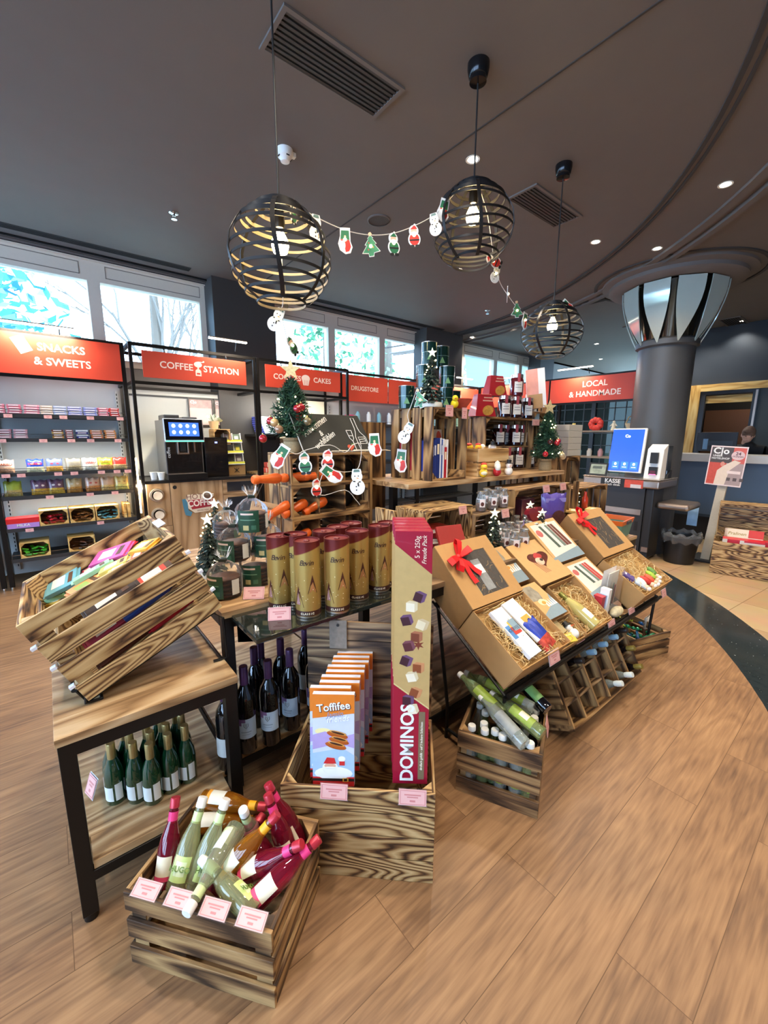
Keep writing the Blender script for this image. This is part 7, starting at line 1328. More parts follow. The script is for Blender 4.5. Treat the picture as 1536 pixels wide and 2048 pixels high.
# little Christmas trees in burlap
def xmas(X, h, r, label, seed, baubles, star=True, lights=10):
    rnd = random.Random(seed); t = thing('christmas_tree', label, 'christmas tree', X, 'little Christmas trees in burlap'); BUR = M('#a98f68', .9, 0, .2, scale=120)
    b = MB(); b.lathe([(r*.38, 0), (r*.42, h*.04), (r*.40, h*.10), (r*.34, h*.16), (r*.44, h*.20), (r*.38, h*.19), (0, h*.18)], BUR, None, 18); b.build('burlap_pot', t); b = MB(); b.lathe([(r*.36, h*.145), (r*.38, h*.155), (r*.36, h*.165)], M('#8d7450', .9), None, 18); b.build('tie', t)
    b = MB(); G = [M(c, .7, 0, .2) for c in ('#2c5240', '#3c6a4c', '#234433', '#4c7a5a')]; z0 = h*.2; H2 = h*.72
    def sprig(o, d, L):
        d = Vector(d).normalized(); up = Vector((0, 0, 1)); s = d.cross(up).normalized(); u = s.cross(d)
        for k in range(8):
            p = Vector(o)+d*(L*k/8)
            for q in range(4): a = q*1.57+k*.8; v = (s*math.cos(a)+u*math.sin(a))*.034+d*.024; w = d.cross(v).normalized()*.0045; b.add([p-w, p+w, p+v], [(0, 1, 2), (2, 1, 0)], G[(k+q) % 4])
        b.tube([Vector(o), Vector(o)+d*L], .002, G[2], 4)
    for j in range(13):
        f = j/12; R_ = r*(1-f)**.75+.012; n = int(13-7*f)
        for i in range(n): a = 2*math.pi*(i+.5*(j % 2))/n+rnd.uniform(-.2, .2); sprig((0, 0, z0+H2*f), (math.cos(a), math.sin(a), .35+.5*f+rnd.uniform(-.15, .1)), R_*rnd.uniform(.85, 1.1))
    b.build('needles', t)
    for i, (ax, az, c) in enumerate(baubles): a = FA+ax; R_ = r*(1-az)**.75*1.02+.012; k = MB(); k.ball((R_*math.cos(a), R_*math.sin(a), z0+H2*az), .024, M(c, .12, .35, 0, coat=.6), 16, 12); k.cyl((R_*math.cos(a), R_*math.sin(a), z0+H2*az+.023), (R_*math.cos(a), R_*math.sin(a), z0+H2*az+.032), .005, M('#c9b36a', .3, .8), 8); k.build('bauble', t)
    k = MB()
    for i in range(lights): a = FA+rnd.uniform(-1.4, 1.4); f = rnd.uniform(0, .9); R_ = r*(1-f)**.75*1.0+.015; k.ball((R_*math.cos(a), R_*math.sin(a), z0+H2*f+.01), .0045, M('#ffe9a8', .3, 0, 0, emit=10), 8, 5)
    k.build('fairy_lights', t)
    if star: k = MB(); q = .062; pts = [((q if i % 2 == 0 else q*.42)*math.sin(math.pi*i/5), (q if i % 2 == 0 else q*.42)*math.cos(math.pi*i/5)) for i in range(10)]; k.prism(pts[::-1], .012, M('#d9c08a', .6, .1, .3, scale=80), T(0, 0, z0+H2+.075) @ RZ(YAW-math.pi/2+.15) @ RX(math.pi/2)); k.build('star', t)
    return t
p = PY(584, 905, 2.30); xmas(T(p.x, 2.28, MT+.001), .43, .155, 'little Christmas tree with red and gold baubles behind the slate board', 2, ((-.95, .30, '#a81e28'), (-.6, .27, '#cfae7a'), (.75, .55, '#a81e28'), (.5, .52, '#b02430'), (-1.2, -.02, '#b3202a'), (.9, .3, '#8a7a5a'), (-.3, .15, '#9c7a60')), lights=6)
CH_ = (( 572, 893, 'stocking', 'big stocking charm leaning over the orange grinders, left', .1, .130, -.6), (607, 905, 'elf', 'green elf charm in front of the top grinder row', .1, .125, .1), (655, 900, 'santa', 'red-suited charm hanging below the slate board', .1, .125, 0), (645, 935, 'stocking', 'stocking charm lying across the orange grinder on the right', .2, .13, .9), (632, 958, 'santa', 'pale charm seen from behind below the top grinder row', .6, .11, .0), (713, 940, 'snowman', 'white snowman charm on the right side slats of the crate tower', .0, .145, .05), (748, 868, 'stocking', 'stocking charm hanging in front of the book crate at its left edge', .1, .13, .05))
for u, v, k, l, y, h, r in CH_: charm(PY(u, v, MY-.03 if u < 700 else 1.95), k, l, y, h, r)
t = thing('light_garland', 'white cable of the light garland across the crate tower', 'garland', (0, 0, 0)); string([PY(u, v, MY-.02) for u, v in ((560, 888), (590, 908), (612, 900), (660, 890), (690, 905), (705, 890), (722, 890), (717, 935), (690, 944), (650, 942), (640, 990), (690, 980), (712, 1000), (720, 1010))]).build('string', t)
# --- wooden wall shelf on black posts -----------------------------------------
t = thing('island_shelf', 'raised wooden shelf board on black posts in the middle of the island', 'shelf', (1.655, 1.81, 0)); b = MB()
for i in range(4): b.bb((0, .16*i, 1.192), (1.84, .16*(i+1), 1.222), OAK)
b.build('board', t)
for x in (.05, 1.74):
    for y in (.20, .60): b = MB(); b.bb((x-.02, y-.02, .828), (x+.02, y+.02, 1.19), BLACK); b.build('post', t)
SZ = 1.2225
side_crate(1.885, 2.225, 1.85, .40, SZ, .465, 4, 'upright slatted crate holding books on the island shelf, green tins on its top', CHAR2, .03, tall=True)
b = MB(); b.bb((1.55, 2.28, 1.0), (1.86, 2.30, 1.60), CHAR2); b.bb((1.62, 2.301, 1.0), (1.70, 2.32, 1.58), CHAR2); solo(b, 'backing_board', 'weathered vertical boards behind the left end of the island shelf', 'board')
BK_ = (('#2a3c8f', .018, .24), ('#24357c', .022, .25), ('#1f2f70', .030, .26), ('#dfe2ea', .012, .26), ('#3d5aa0', .012, .25), ('#e6e6e6', .014, .255), ('#b3202c', .022, .20), ('#e9e4dc', .012, .25))
x = 1.905
for i, (c, w, h) in enumerate(BK_):
    t = thing('book', '%s book standing in the upright crate, %s from the left' % (('blue', 'dark blue', 'navy', 'white', 'mid blue', 'pale grey', 'red', 'cream')[i], ordn(i)), 'book', (x+w/2, 1.87, SZ+.015), 'books in the upright crate'); b = MB(); b.bb((-w/2, 0, 0), (-w/2+.0015, .18, h), M(c, .4)); b.bb((w/2-.0015, 0, 0), (w/2, .18, h), M(c, .4)); b.bb((-w/2, -.0015, 0), (w/2, 0, h), M(c, .4, 0, .05)); b.build('cover', t); b = MB(); b.bb((-w/2+.0015, 0.0, .003), (w/2-.0015, .176, h-.003), M('#efe9dc', .7)); b.build('pages', t); b = MB(); b.bb((-w*.3, -.002, h*.6), (w*.3, -.0016, h*.85), M('#e9d9b0' if i in (2, 6) else '#c9ccd8', .5)); b.build('title_strip', t); x += w+.0015
for i in range(2): b = MB(); b.bb((0, 0, 0), (.004, .22, .30), M('#9c2230', .5, 0, .03)); solo(b, 'book', 'big dark red book seen through the side slats of the upright crate, %s' % ('left', 'right')[i], 'book', 'red books behind the slats', T(1.903, 2.03 if i == 0 else 1.93, SZ+.015) if False else T(1.9, 2.02, SZ+.015) if i == 0 else T(1.906, 2.02, SZ+.015))
p = PY(905, 900, 1.95); t = thing('picture_card', 'tall illustrated card leaning inside the upright crate', 'card', T(2.12, 2.0, SZ+.015) @ RX(-.12)); b = MB(); b.bb((-.05, 0, 0), (.05, .008, .32), M('#d9cbb8', .5, 0, .15, scale=30)); b.build('board', t); b = MB(); b.ball((.015, -.001, .26), (.025, .001, .05), M('#c8503f', .5), 14, 8); b.ball((-.01, -.001, .1), (.02, .001, .06), M('#b8604f', .5), 12, 8); b.build('print', t)
TIN = M('#12352e', .16, .3, .06, coat=.4); CZ = SZ+.466
def tin(u, y, z, h, r, label):
    x = PY(u, 780, y).x; t = thing('metal_tin', label, 'tin', T(x, y, z) @ RZ(FA), 'dark green tins'); b = MB(); b.lathe([(r, 0), (r, h)], TIN, None, 28); b.build('can', t); b = MB(); b.lathe([(r*1.02, h*.55), (r*1.02, h*.57), (r*1.02, h)], M('#0f2f2a', .14, .3, .05, coat=.4), None, 28, cap=False); b.lathe([(r*1.02, h), (r*1.03, h+.004), (r*.97, h+.004), (r*.95, h), (0, h)], STEEL, None, 28); b.build('lid', t)
    b = MB(); patch(b, r*1.021, h*.552, h*.562, -2, 2, M('#9fb8ae', .3, .5), 18); b.prism([(-.02, h*.2), (.02, h*.2), (0, h*.5)], .0006, M('#6d9a6a', .5), T(r*1.022, 0, 0) @ RZ(math.pi/2) @ RX(math.pi/2)); b.build('print', t)
for u, y, lv, l in ((813, 2.12, 0, 'bottom left tin on the book crate'), (843, 2.14, 0, 'second tin of the bottom row on the book crate'), (891, 2.02, 0, 'tin right of the lit tree on the book crate'), (907, 2.12, 0, 'bottom right tin on the book crate'), (847, 2.12, 1, 'left tin of the middle layer on the book crate'), (893, 2.05, 1, 'right tin of the middle layer with the tree print'), (857, 2.10, 2, 'topmost large green tin of the pile'), (881, 2.14, 2, 'topmost right green tin of the pile, half behind its neighbour')):
    tin(u, y, CZ+.001+lv*.148, .142, .052, l)
lit_tree(T(PY(862, 800, 1.93).x, 1.93, CZ+.001), .36, 'lit bottle-brush tree with a white star on the book crate', 11)
t = thing('rubber_duck', 'yellow plastic bird at the right end of the book crate top', 'toy', T(PY(907, 800, 1.90).x, 1.89, CZ+.03) @ RZ(FA)); b = MB(); b.ball((0, 0, 0), (.035, .026, .028), M('#e8cf1a', .4), 14, 10); b.ball((.02, 0, .035), .02, M('#e8cf1a', .4), 12, 8); b.build('body', t); b = MB(); b.ball((.042, 0, .033), (.01, .008, .004), M('#d84a24', .4), 8, 6); b.build('beak', t)
t = thing('gift_bowl', 'red patterned triangular bowl on the book crate', 'bowl', T(PY(928, 800, 1.95).x, 1.97, CZ+.001)); b = MB(); b.lathe([(.02, 0), (.03, .01), (.075, .075), (.07, .075), (.025, .014), (0, .012)], M('#c8503f', .4, 0, .2, scale=30), None, 20); b.build('bowl', t)
card(T(PY(899, 813, 1.84).x, 1.838, CZ-.02) @ FACE_Y, 'pink price card on the top edge of the book crate, left', GC, .07, .07); card(T(PY(929, 818, 1.84).x, 1.838, CZ-.03) @ FACE_Y, 'pink price card on the top edge of the book crate, right', GC, .05, .07)
for u, v, k, l, h, r in ((836, 783, 'tree', 'green tree charm hanging at the top edge of the book crate', .12, .3), (822, 848, 'snowman', 'glowing snowman charm on the side slats of the book crate', .14, -.5), (804, 900, 'stocking', 'glowing stocking charm on the lower side slats of the book crate', .15, -.1)): charm(PX(u, v, 1.862), k, l, -.35, h, r)
t = thing('light_garland', 'white cable of the light garland down the side of the book crate', 'garland', (0, 0, 0)); string([PX(u, v, 1.868) for u, v in ((833, 780), (822, 812), (815, 830), (818, 850), (806, 870), (803, 900))]).build('string', t)
# duck crate and bath figures
c0, c1 = PY(957, 950, 1.865), PY(1017, 940, 1.865); c0.z = c1.z = SZ
XD, L = span(c0, c1); XD = XD @ T(0, .095, 0)
crate(XD, L, .18, .20, 2, 'small yellow pine crate of bath figures on the edge of the island shelf', PINE, .012, group='small crates', th=.010)
def bath(X, kind, label):
    t = thing('bath_figure', label, 'toy', X, 'rubber bath figures'); b = MB(); c = {'duck': '#efc62a', 'santa': '#b8222c', 'snowman': '#efefe9', 'penguin': '#1c1c20'}[kind]
    b.ball((0, 0, .03), (.034, .03, .032), M(c, .35, 0, .03), 16, 10); b.ball((.006, 0, .072), .024, M('#efc62a' if kind == 'duck' else '#efe6da', .35), 14, 10); b.build('body', t); b = MB()
    if kind == 'duck': b.ball((.028, 0, .068), (.012, .01, .005), M('#e0602c', .4), 8, 6); b.ball((0, 0, .092), (.022, .022, .012), M('#d83a2c', .4), 12, 8); b.ball((.01, 0, .03), (.028, .026, .02), M('#f0e3c0', .4), 12, 8)
    elif kind == 'santa': b.ball((.018, 0, .058), (.018, .02, .024), WHITE, 12, 8); b.lathe([(.024, .08), (.018, .10), (0, .115)], M('#d8cfc4', .5), None, 12)
    elif kind == 'snowman': b.lathe([(.03, .088), (.03, .091), (.018, .092), (.017, .116), (0, .116)], INK, None, 14); b.cyl((.025, 0, .072), (.045, 0, .07), .004, M('#e0602c', .5), 8, .001)
    else: b.ball((.012, 0, .03), (.026, .022, .026), WHITE, 12, 8); b.ball((.028, 0, .07), (.01, .007, .005), M('#e0a030', .4), 8, 6)
    b.build('details', t); return t
for u, k, l in ((967, 'duck', 'yellow duck with a red cap standing on the shelf edge before the small crate'), (994, 'santa', 'bath figure in red with a white beard on the shelf edge'), (1017, 'snowman', 'white snowman bath figure with a black hat on the shelf edge')): bath(T(PY(u, 945, 1.838).x, 1.838, SZ+.0005) @ RZ(FA), k, l)
for i, (x, y, k, l) in enumerate(((-.08, .0, 'duck', 'yellow duck lying in the small pine crate'), (-.01, .02, 'penguin', 'black and white bath figure in the middle of the small pine crate'), (.07, .0, 'penguin', 'black and white bath figure at the right in the small pine crate'), (-.12, .05, 'duck', 'bath duck at the left back of the small pine crate'), (.03, -.05, 'snowman', 'snowman bath figure at the front of the small pine crate'))): bath(XD @ T(x, y, .135) @ RZ(FA+i*.6), k, l)
# jam crate
JX0, JX1 = PY(972, 838, 2.06).x, PY(1093, 838, 2.06).x; JH = PY(1030, 836, 2.06).z-SZ; DY = .16
side_crate(JX0, JX1, 2.06, .28, SZ, JH, 2, 'wide open crate of jam jars on the right half of the island shelf', CHAR2, .012)
JZ = SZ+JH+.001; JB = SZ+.198; JAM = M('#24070d', .05, 0, .05, coat=.9); TAPE = M('#a8434e', .5, 0, .1)
def jam(x, y, z, label, col=JAM):
    t = thing('jam_jar', label, 'jar', T(x, y, z) @ RZ(FA) @ Matrix.Diagonal((1.35, 1.35, 1.5, 1)), 'jam jars'); b = MB(); b.lathe([(.036, 0), (.042, .006), (.042, .085), (.036, .10), (.034, .102)], col, None, 20); b.build('glass', t); b = MB(); b.lathe([(.038, .100), (.038, .118), (.034, .120), (0, .120)], M('#c9c7c2', .2, .8), None, 20); b.build('lid', t); b = MB(); patch(b, .0424, .02, .078, -.62, .62, M('#e6e3dc', .5), 10); patch(b, .0428, .058, .062, -.4, .4, M('#8a8a8a', .5), 6); patch(b, .0428, .044, .048, -.45, .45, M('#8a8a8a', .5), 6); b.build('label', t); b = MB(); b.bb((.034, -.008, .075), (.0435, .008, .121), TAPE); b.bb((.0, -.008, .1205), (.04, .008, .122), TAPE); b.build('seal_strip', t); return t
for u, z, y, l in ((1008, JZ, 1.97, 'jam jar at the left of the row on the jam crate'), (1030, JZ, 1.97, 'jam jar in the middle of the row on the jam crate'), (1053, JZ, 1.97, 'jam jar at the right of the row on the jam crate'), (1030, JZ+.184, 1.97, 'jam jar standing on top of the others above the jam crate'), (1000, JB+.011, 2.05, 'jam jar in the upper left of the jam crate'), (1032, JB+.011, 2.0, 'jam jar in the upper middle of the jam crate'), (1046, JB+.011, 2.03, 'jam jar in the upper row right, beside another'), (1020, SZ+.014, 1.97, 'jam jar in the lower row behind the snowman figure'), (1041, SZ+.014, 1.97, 'jam jar in the lower row, second from the right'), (1063, SZ+.014, 1.97, 'jam jar at the right of the lower row in the jam crate'), (1014, JB+.011, 2.10, 'jam jar at the back of the jam crate in shade')):
    jam(PY(u, 830, y+DY).x, y+DY, z+.001, l, M('#5a1620', .05, 0, .05, coat=.9) if z > JZ+.1 else JAM)
b = MB(); b.bb((JX0+.02, 2.09, JB), (JX1-.02, 2.32, JB+.010), CHARD); solo(b, 'inner_board', 'dark inner board carrying the upper jam jars in the jam crate', 'board')
def packet(u, y, z, label, s=1.):
    x = PY(u, 800, y).x; t = thing('cookie_packet', label, 'biscuits', T(x, y, z) @ RZ(YAW-math.pi/2+.4), 'red tapered packets'); w, d, h = .085*s, .05*s, .15*s; b = MB(); b.hexa([(-w, -d, 0), (w, -d, 0), (w, d, 0), (-w, d, 0), (-w*.66, -d*.5, h), (w*.66, -d*.5, h), (w*.66, d*.5, h), (-w*.66, d*.5, h)], M('#a8202e', .3, 0, .04, coat=.3)); b.build('carton', t, bevel=.003); b = MB(); X = T(0, -d-.0006, 0) @ FACE_Y @ RX(.0); X = frame((0, -d-.0004, 0), (1, 0, 0), (0, -h, -d*.5)) ; b.ball((.01, .04*s, .0004), (.045*s, .035*s, .001), M('#dca44a', .5, 0, .3, scale=60), 14, 8, X); b.bb((-.045*s, .10*s, .0004), (.045*s, .108*s, .001), M('#e6b8a0', .5), X); b.bb((-.04*s, .12*s, .0004), (.04*s, .128*s, .001), M('#e6b8a0', .5), X); b.build('print', t)
packet(965, 2.14, JZ+.001, 'red tapered packet standing lower on the jam crate, left', 1.15); packet(988, 2.2, JZ+.176, 'red tapered packet standing upon the other and the jars', 1.1); 
b = MB(); b.box((0, 0, .035), (.07, .05, .07), M('#a9cfe0', .4, 0, .1)); b.lathe([(.012, .07), (.012, .09), (0, .09)], WHITE, None, 10); solo(b, 'little_pack', 'small pale blue pack right of the jam jars', 'pack', None, T(PY(1070, 830, 2.12).x, 2.12, JZ+.001), .002)
b = MB()
for i in range(3): b.tube([(0, 0, 0), (0, 0, .12+.01*i), (.03+.03*i, 0, .15), (.06+.03*i, 0, .12), (.06+.03*i, 0, 0)], .012, M('#a9825a', .9, 0, .15, scale=90), 8)
solo(b, 'folded_burlap', 'folded brown burlap cloth at the right end of the jam crate top', 'cloth', None, T(PY(1082, 830, 2.16).x, 2.18, JZ+.012))
card(T(PY(1072, 841, 2.05).x, 2.048, JZ-.03) @ FACE_Y, 'pink price card on the top edge of the jam crate', GC, .11, .05)
p = Z(1112, 941, SZ); xmas(T(3.38, 1.93, SZ+.0005), .50, .13, 'little Christmas tree with a gold star at the right end of the island shelf', 6, ((.7, .42, '#b02430'), (.5, .38, '#c22c36'), (-.1, .4, '#5a3030'), (-.4, .12, '#c8303c'), (.9, .1, '#d9c9a0'), (1.2, .05, '#cfc0a0')), lights=16)
t = thing('gift_carton', 'white and pink carton with a brown label standing high behind the gold star', 'box', T(3.50, 2.12, JZ+.10) @ RZ(YAW-math.pi/2-.3) @ RY(-.12)); b = MB(); b.bb((-.08, -.05, 0), (.08, .05, .34), M('#efe9e6', .4, 0, .02)); b.build('carton', t, bevel=.002); b = MB(); b.bb((-.08, -.0512, .0), (.02, -.05, .34), M('#e6a090', .5, 0, .2, scale=14)); b.bb((-.07, -.0516, .0), (.05, -.0512, .12), M('#b08a5c', .6)); b.build('print', t)
side_crate(3.36, 3.66, 2.06, .25, SZ if False else .90, .83, 4, 'tall narrow crate behind the right-hand Christmas tree carrying a carton', CHAR2, .012, tall=True)
for i in range(5): b = MB(); b.bb((-.13, -.1, 0), (.13, .1, .058), M('#b9b6ae', .6, 0, .03)); solo(b, 'white_box', 'pale grey flat box, %s from the bottom of the stack beside the right-hand tree' % ordn(i), 'box', 'stack of pale boxes', T(4.02, 2.10, 1.33+.06*i), .002)
side_crate(3.88, 4.16, 2.0, .25, .90, .428, 3, 'crate under the stack of pale boxes', CHAR2, .012)
t = thing('side_table', 'narrow black stand at the back of the right end carrying crates', 'table', (3.3, 2.04, 0)); b = MB(); b.bb((0, 0, .86), (.9, .34, .898), OAK); b.build('top', t)
for x in (.62, .86):
    for y in (.02, .28): b = MB(); b.bb((x, y, 0 if False else .0), (x+.03, y+.03, .86), BLACK); b.build('leg', t)
# --- on the long table --------------------------------------------------------
TZ = .8275
q0, q1 = PY(852, 1005, 1.62), PY(946, 1000, 1.62)
side_crate(q0.x, q1.x, 1.62, .26, TZ, .26, 3, 'scorched crate with red books standing under the island shelf, left', CHAR, .012)
b = MB()
for i in range(2): b.bb((0, .09*i, 0), (.02, .09*i+.075, .28), CHAR)
solo(b, 'crate_end', 'scorched crate end boards at the left under the island shelf', 'board', None, T(q0.x-.20, 1.66, TZ))
BKS = (('#9c2a26', .20, .03), ('#e6ded2', .19, .025), ('#a8322c', .19, .028), ('#b5382e', .20, .03)); z = TZ
p = Z(880, 1095, TZ)
for i, (c, w, h) in enumerate(BKS): b = MB(); b.bb((-w/2, -.06, 0), (w/2, .07, .003), M(c, .4)); b.bb((-w/2, -.06, h-.003), (w/2, .07, h), M(c, .4)); b.bb((-w/2, -.06, .003), (-w/2+.004, .07, h-.003), M(c, .4)); b.bb((-w/2+.004, -.056, .003), (w/2-.002, .066, h-.003), M('#e9e2d4', .7)); solo(b, 'book', '%s lying book, %s from the bottom of the stack in the scorched crate' % (('dark red', 'cream', 'brick red', 'bright red')[i], ordn(i)), 'book', 'stack of red books', T((q0.x+q1.x)/2+.0+.012*i*(-1)**i, 1.72, TZ+.0145+.0315*i) @ RZ(.1*(-1)**i))
b = MB(); b.box((0, 0, .1), (.18, .02, .18), M('#9c2a26', .45, 0, .03), RX(-.5)); solo(b, 'book', 'red book leaning low behind the big bow box', 'book', 'stack of red books', T(Z(895, 1112, TZ).x+.02, 1.50, TZ) @ RZ(-.2), .003)
card(T(PY(930, 998, 1.6).x, 1.612, TZ+.24) @ FACE_Y @ RX(-.2), 'pink price card on the scorched crate under the island shelf', GC, .07, .05)
r0, r1 = PY(950, 1022, 1.60), PY(1030, 1012, 1.60)
side_crate(r0.x+.0, r1.x, 1.60, .24, TZ, .20, 3, 'dark closed-looking crate under the island shelf with decorated jars on top', CHARD, .008)
def milkjar(x, y, z, label):
    t = thing('decorated_jar', label, 'jar', T(x, y, z) @ RZ(FA), 'decorated glass jars'); b = MB(); b.lathe([(.028, 0), (.034, .006), (.034, .075), (.022, .105), (.022, .115)], JARG, None, 18); b.build('glass', t); b = MB(); b.lathe([(.030, .003), (.031, .05), (0, .052)], M('#8a5a4a', .6, 0, .5, scale=90), None, 14); b.build('filling', t); b = MB(); b.lathe([(.025, .112), (.026, .128), (.022, .130), (0, .130)], M('#b9bcbe', .25, .8), None, 18); b.build('lid', t); b = MB(); b.box((.036, .0, .055), (.002, .034, .05), M('#e9d8d2', .5)); b.ball((.0375, 0, .05), (.001, .012, .014), M('#5a2a22', .5), 10, 6); b.build('tag', t); b = MB(); patch(b, .0345, .078, .084, -1.2, 1.2, M('#c9d0d4', .3), 8); b.build('string', t); return t
for i, (u, y) in enumerate(((962, 1.66), (985, 1.66), (1006, 1.66), (972, 1.74), (995, 1.74))): milkjar(PY(u, 1010, y).x, y, TZ+.2015, 'decorated glass jar on the dark crate, %s' % ('front left', 'front middle', 'front right', 'back left', 'back right')[i])
for i, (u, v) in enumerate(((1010, 1103), (1028, 1108), (1046, 1102), (1000, 1088), (1018, 1086), (1036, 1084), (1054, 1084), (1066, 1088), (1010, 1072), (1030, 1070), (1050, 1068))): p = Z(u, v-4, TZ); milkjar(p.x, max(p.y, 1.33), TZ, 'decorated glass jar on the long table, %s of the cluster' % ('front left', 'foremost', 'front right', 'second row left', 'second row centre left', 'second row centre right', 'second row right', 'right end', 'back left', 'back middle', 'back right')[i])
for u, v, h, l in ((985, 1106, .26, 'lit glass-like tree on the long table left of the decorated jars'), (1080, 1080, .20, 'small lit tree right of the decorated jars'), (1057, 1058, .2, 'small lit tree behind the decorated jars'), (1150, 1012, .2, 'small lit tree behind the purple pouch')): p = Z(u, v, TZ); lit_tree(T(p.x, max(p.y, 1.33), TZ), h, l, int(u))
card(T(PY(1012, 1022, 1.59).x, 1.592, TZ+.175) @ FACE_Y @ RX(-.2), 'pink price card on the dark crate below the jars', GC, .08, .055)
v0, v1 = PY(1030, 985, 1.66), PY(1143, 968, 1.66)
side_crate(v0.x, v1.x, 1.66, .26, TZ, .31, 3, 'open crate with a purple chocolate pouch under the right half of the island shelf', CHAR2, .012)
for u, l in ((1094, 'pink price card left on the crate above the purple pouch'), (1127, 'pink price card right on the crate above the purple pouch')): card(T(PY(u, 973, 1.65).x, 1.652, TZ+.29) @ FACE_Y @ RX(-.2), l, GC, .09, .055)
p = PY(1108, 1050, 1.58); t = thing('chocolate_pouch', 'purple stand-up chocolate pouch in front of the open crate', 'chocolate', T(p.x, 1.60, TZ) @ RZ(YAW-math.pi/2+.3)); bag_mesh(.22, .26, .08, M('#5a4a9c', .3, 0, .12, coat=.4), M('#6a4a8a', .3, 0, .2, coat=.4)).build('pouch', t); b = MB(); b.ball((.02, -.045, .08), (.06, .004, .055), M('#4a2a2c', .4, 0, .5, scale=60), 16, 10); b.box((0, -.028, .21), (.18, .004, .03), M('#8f86c8', .4)); b.build('print', t)
t = thing('chocolate_pouch', 'dark red heart-shaped box left of the purple pouch', 'chocolate', T(PY(1068, 1045, 1.6).x, 1.62, TZ+.11) @ FACE_Y @ RX(-.2)); b = MB(); b.prism([(p[0]*3.0, p[1]*3.0) for p in hp][::-1], .04, M('#7a1c2a', .3, 0, .1, coat=.4)); b.build('box', t)
b = MB(); b.box((0, 0, .10), (.17, .12, .20), M('#4a1c2a', .5, 0, .1)); solo(b, 'gift_box', 'dark burgundy box deep in the open crate', 'box', None, T(PY(1050, 1000, 1.75).x, 1.78, TZ+.015), .003)
b = MB(); b.prism([(-.05, 0), (.05, 0), (0, .10)], .09, M('#8f7aa8', .4, 0, .2)); solo(b, 'gift_pyramid', 'small lilac pyramid pack before the open crate', 'pack', None, T(PY(1040, 1050, 1.62).x, 1.60, TZ+.001) @ FACE_Y)
# --- right-hand low table -----------------------------------------------------
LZ = .671
p = Z(1252, 1074, LZ); t = thing('storage_basket', 'teal storage basket with an orange rim on the low right-hand table', 'basket', T(p.x-.02, max(p.y+.02, 1.46), LZ) @ RZ(.1)); b = MB(); TE = M('#5f9488', .4, 0, .04); n = 4
def ringbox(b, w0, d0, z0, w1, d1, z1, th, m):
    o = [(-w0, -d0, z0), (w0, -d0, z0), (w0, d0, z0), (-w0, d0, z0), (-w1, -d1, z1), (w1, -d1, z1), (w1, d1, z1), (-w1, d1, z1)]; i_ = [(-w0+th, -d0+th, z0), (w0-th, -d0+th, z0), (w0-th, d0-th, z0), (-w0+th, d0-th, z0), (-w1+th, -d1+th, z1), (w1-th, -d1+th, z1), (w1-th, d1-th, z1), (-w1+th, d1-th, z1)]
    fs = [];
    for k in range(4): j = (k+1) % 4; fs += [(k, j, 4+j, 4+k), (8+j, 8+k, 12+k, 12+j), (4+k, 4+j, 12+j, 12+k), (j, k, 8+k, 8+j)]
    b.add(o+i_, fs, m)
ringbox(b, .13, .09, 0, .15, .105, .115, .006, TE); b.bb((-.13, -.09, 0), (.13, .09, .005), TE); b.build('tub', t); b = MB(); ringbox(b, .152, .107, .115, .16, .115, .155, .008, M('#e2702a', .4, 0, .03)); b.build('rim', t); b = MB(); b.bb((-.05, -.122, .12), (.05, -.11, .145), M('#4c4c50', .5)); b.bb((-.16, -.05, .06), (-.14, .0, .09), M('#e2702a', .4)); b.build('handle', t)
g0, g1 = PY(1146, 985, 1.80), PY(1214, 985, 1.80)
side_crate(g0.x, g1.x, 1.80, .26, LZ, .375, 4, 'light open crate on the low right-hand table in front of the cash desk', CHAR2, .014)
for i, (u, v, w) in enumerate(((1172, 1030, .15), (1162, 1020, .17), (1185, 1010, .15), (1150, 1040, .14))): b = MB(); b.box((0, 0, .008), (w, .10, .014), PINEY); b.box((-.01, -.01, .0155), (w*.6, .05, .0008), M('#e9dfc4', .6, 0, .2)); solo(b, 'wooden_board', 'pale breakfast board, %s of the pile in front of the light crate' % ('second', 'third', 'topmost', 'lowest')[i], 'board', 'pale breakfast boards', T(PY(u, 1030, 1.62).x, 1.62+.02*(i % 2), LZ+.17+.018*(3, 1, 0, 2).index(i) if False else LZ+.17+.018*i) @ RZ(.2*(i-1)))
for i, (u, z) in enumerate(((1150, 0), (1172, 0), (1172, .07))): b = MB(); b.lathe([(.045, 0), (.048, .004), (.048, .07), (.044, .07), (.042, .008), (0, .006)], M('#c9ced2' if i != 0 else '#d9dcda', .3), None, 22); b.lathe([(.0484, .025), (.0484, .052)], M('#2b2a2c', .4), None, 22, cap=False); solo(b, 'enamel_mug', 'white enamel mug with a dark band, %s' % ('left under the boards', 'right at the bottom', 'right, stacked on another')[i], 'mug', 'enamel mugs', T(PY(u, 1040, 1.62).x, 1.60, LZ+.001+z))
t = thing('clip_board', 'dark grey scraper on a pale board beside the basket', 'kitchen tool', T(PY(1215, 1060, 1.5).x, 1.50, LZ+.06) @ RZ(-.3)); b = MB(); b.box((0, 0, .05), (.20, .04, .008), M('#4d4a4d', .4)); b.build('blade', t); b = MB(); b.box((-.05, 0, 0), (.16, .12, .012), PINEY); b.build('board', t)
b = MB(); b.lathe([(.035, 0), (.05, .04), (.045, .09), (.03, .11), (0, .11)], JARG, None, 18); solo(b, 'glass_vase', 'round clear glass beside the teal basket', 'vase', None, T(PY(1222, 1085, 1.42).x, 1.40, LZ+.001))
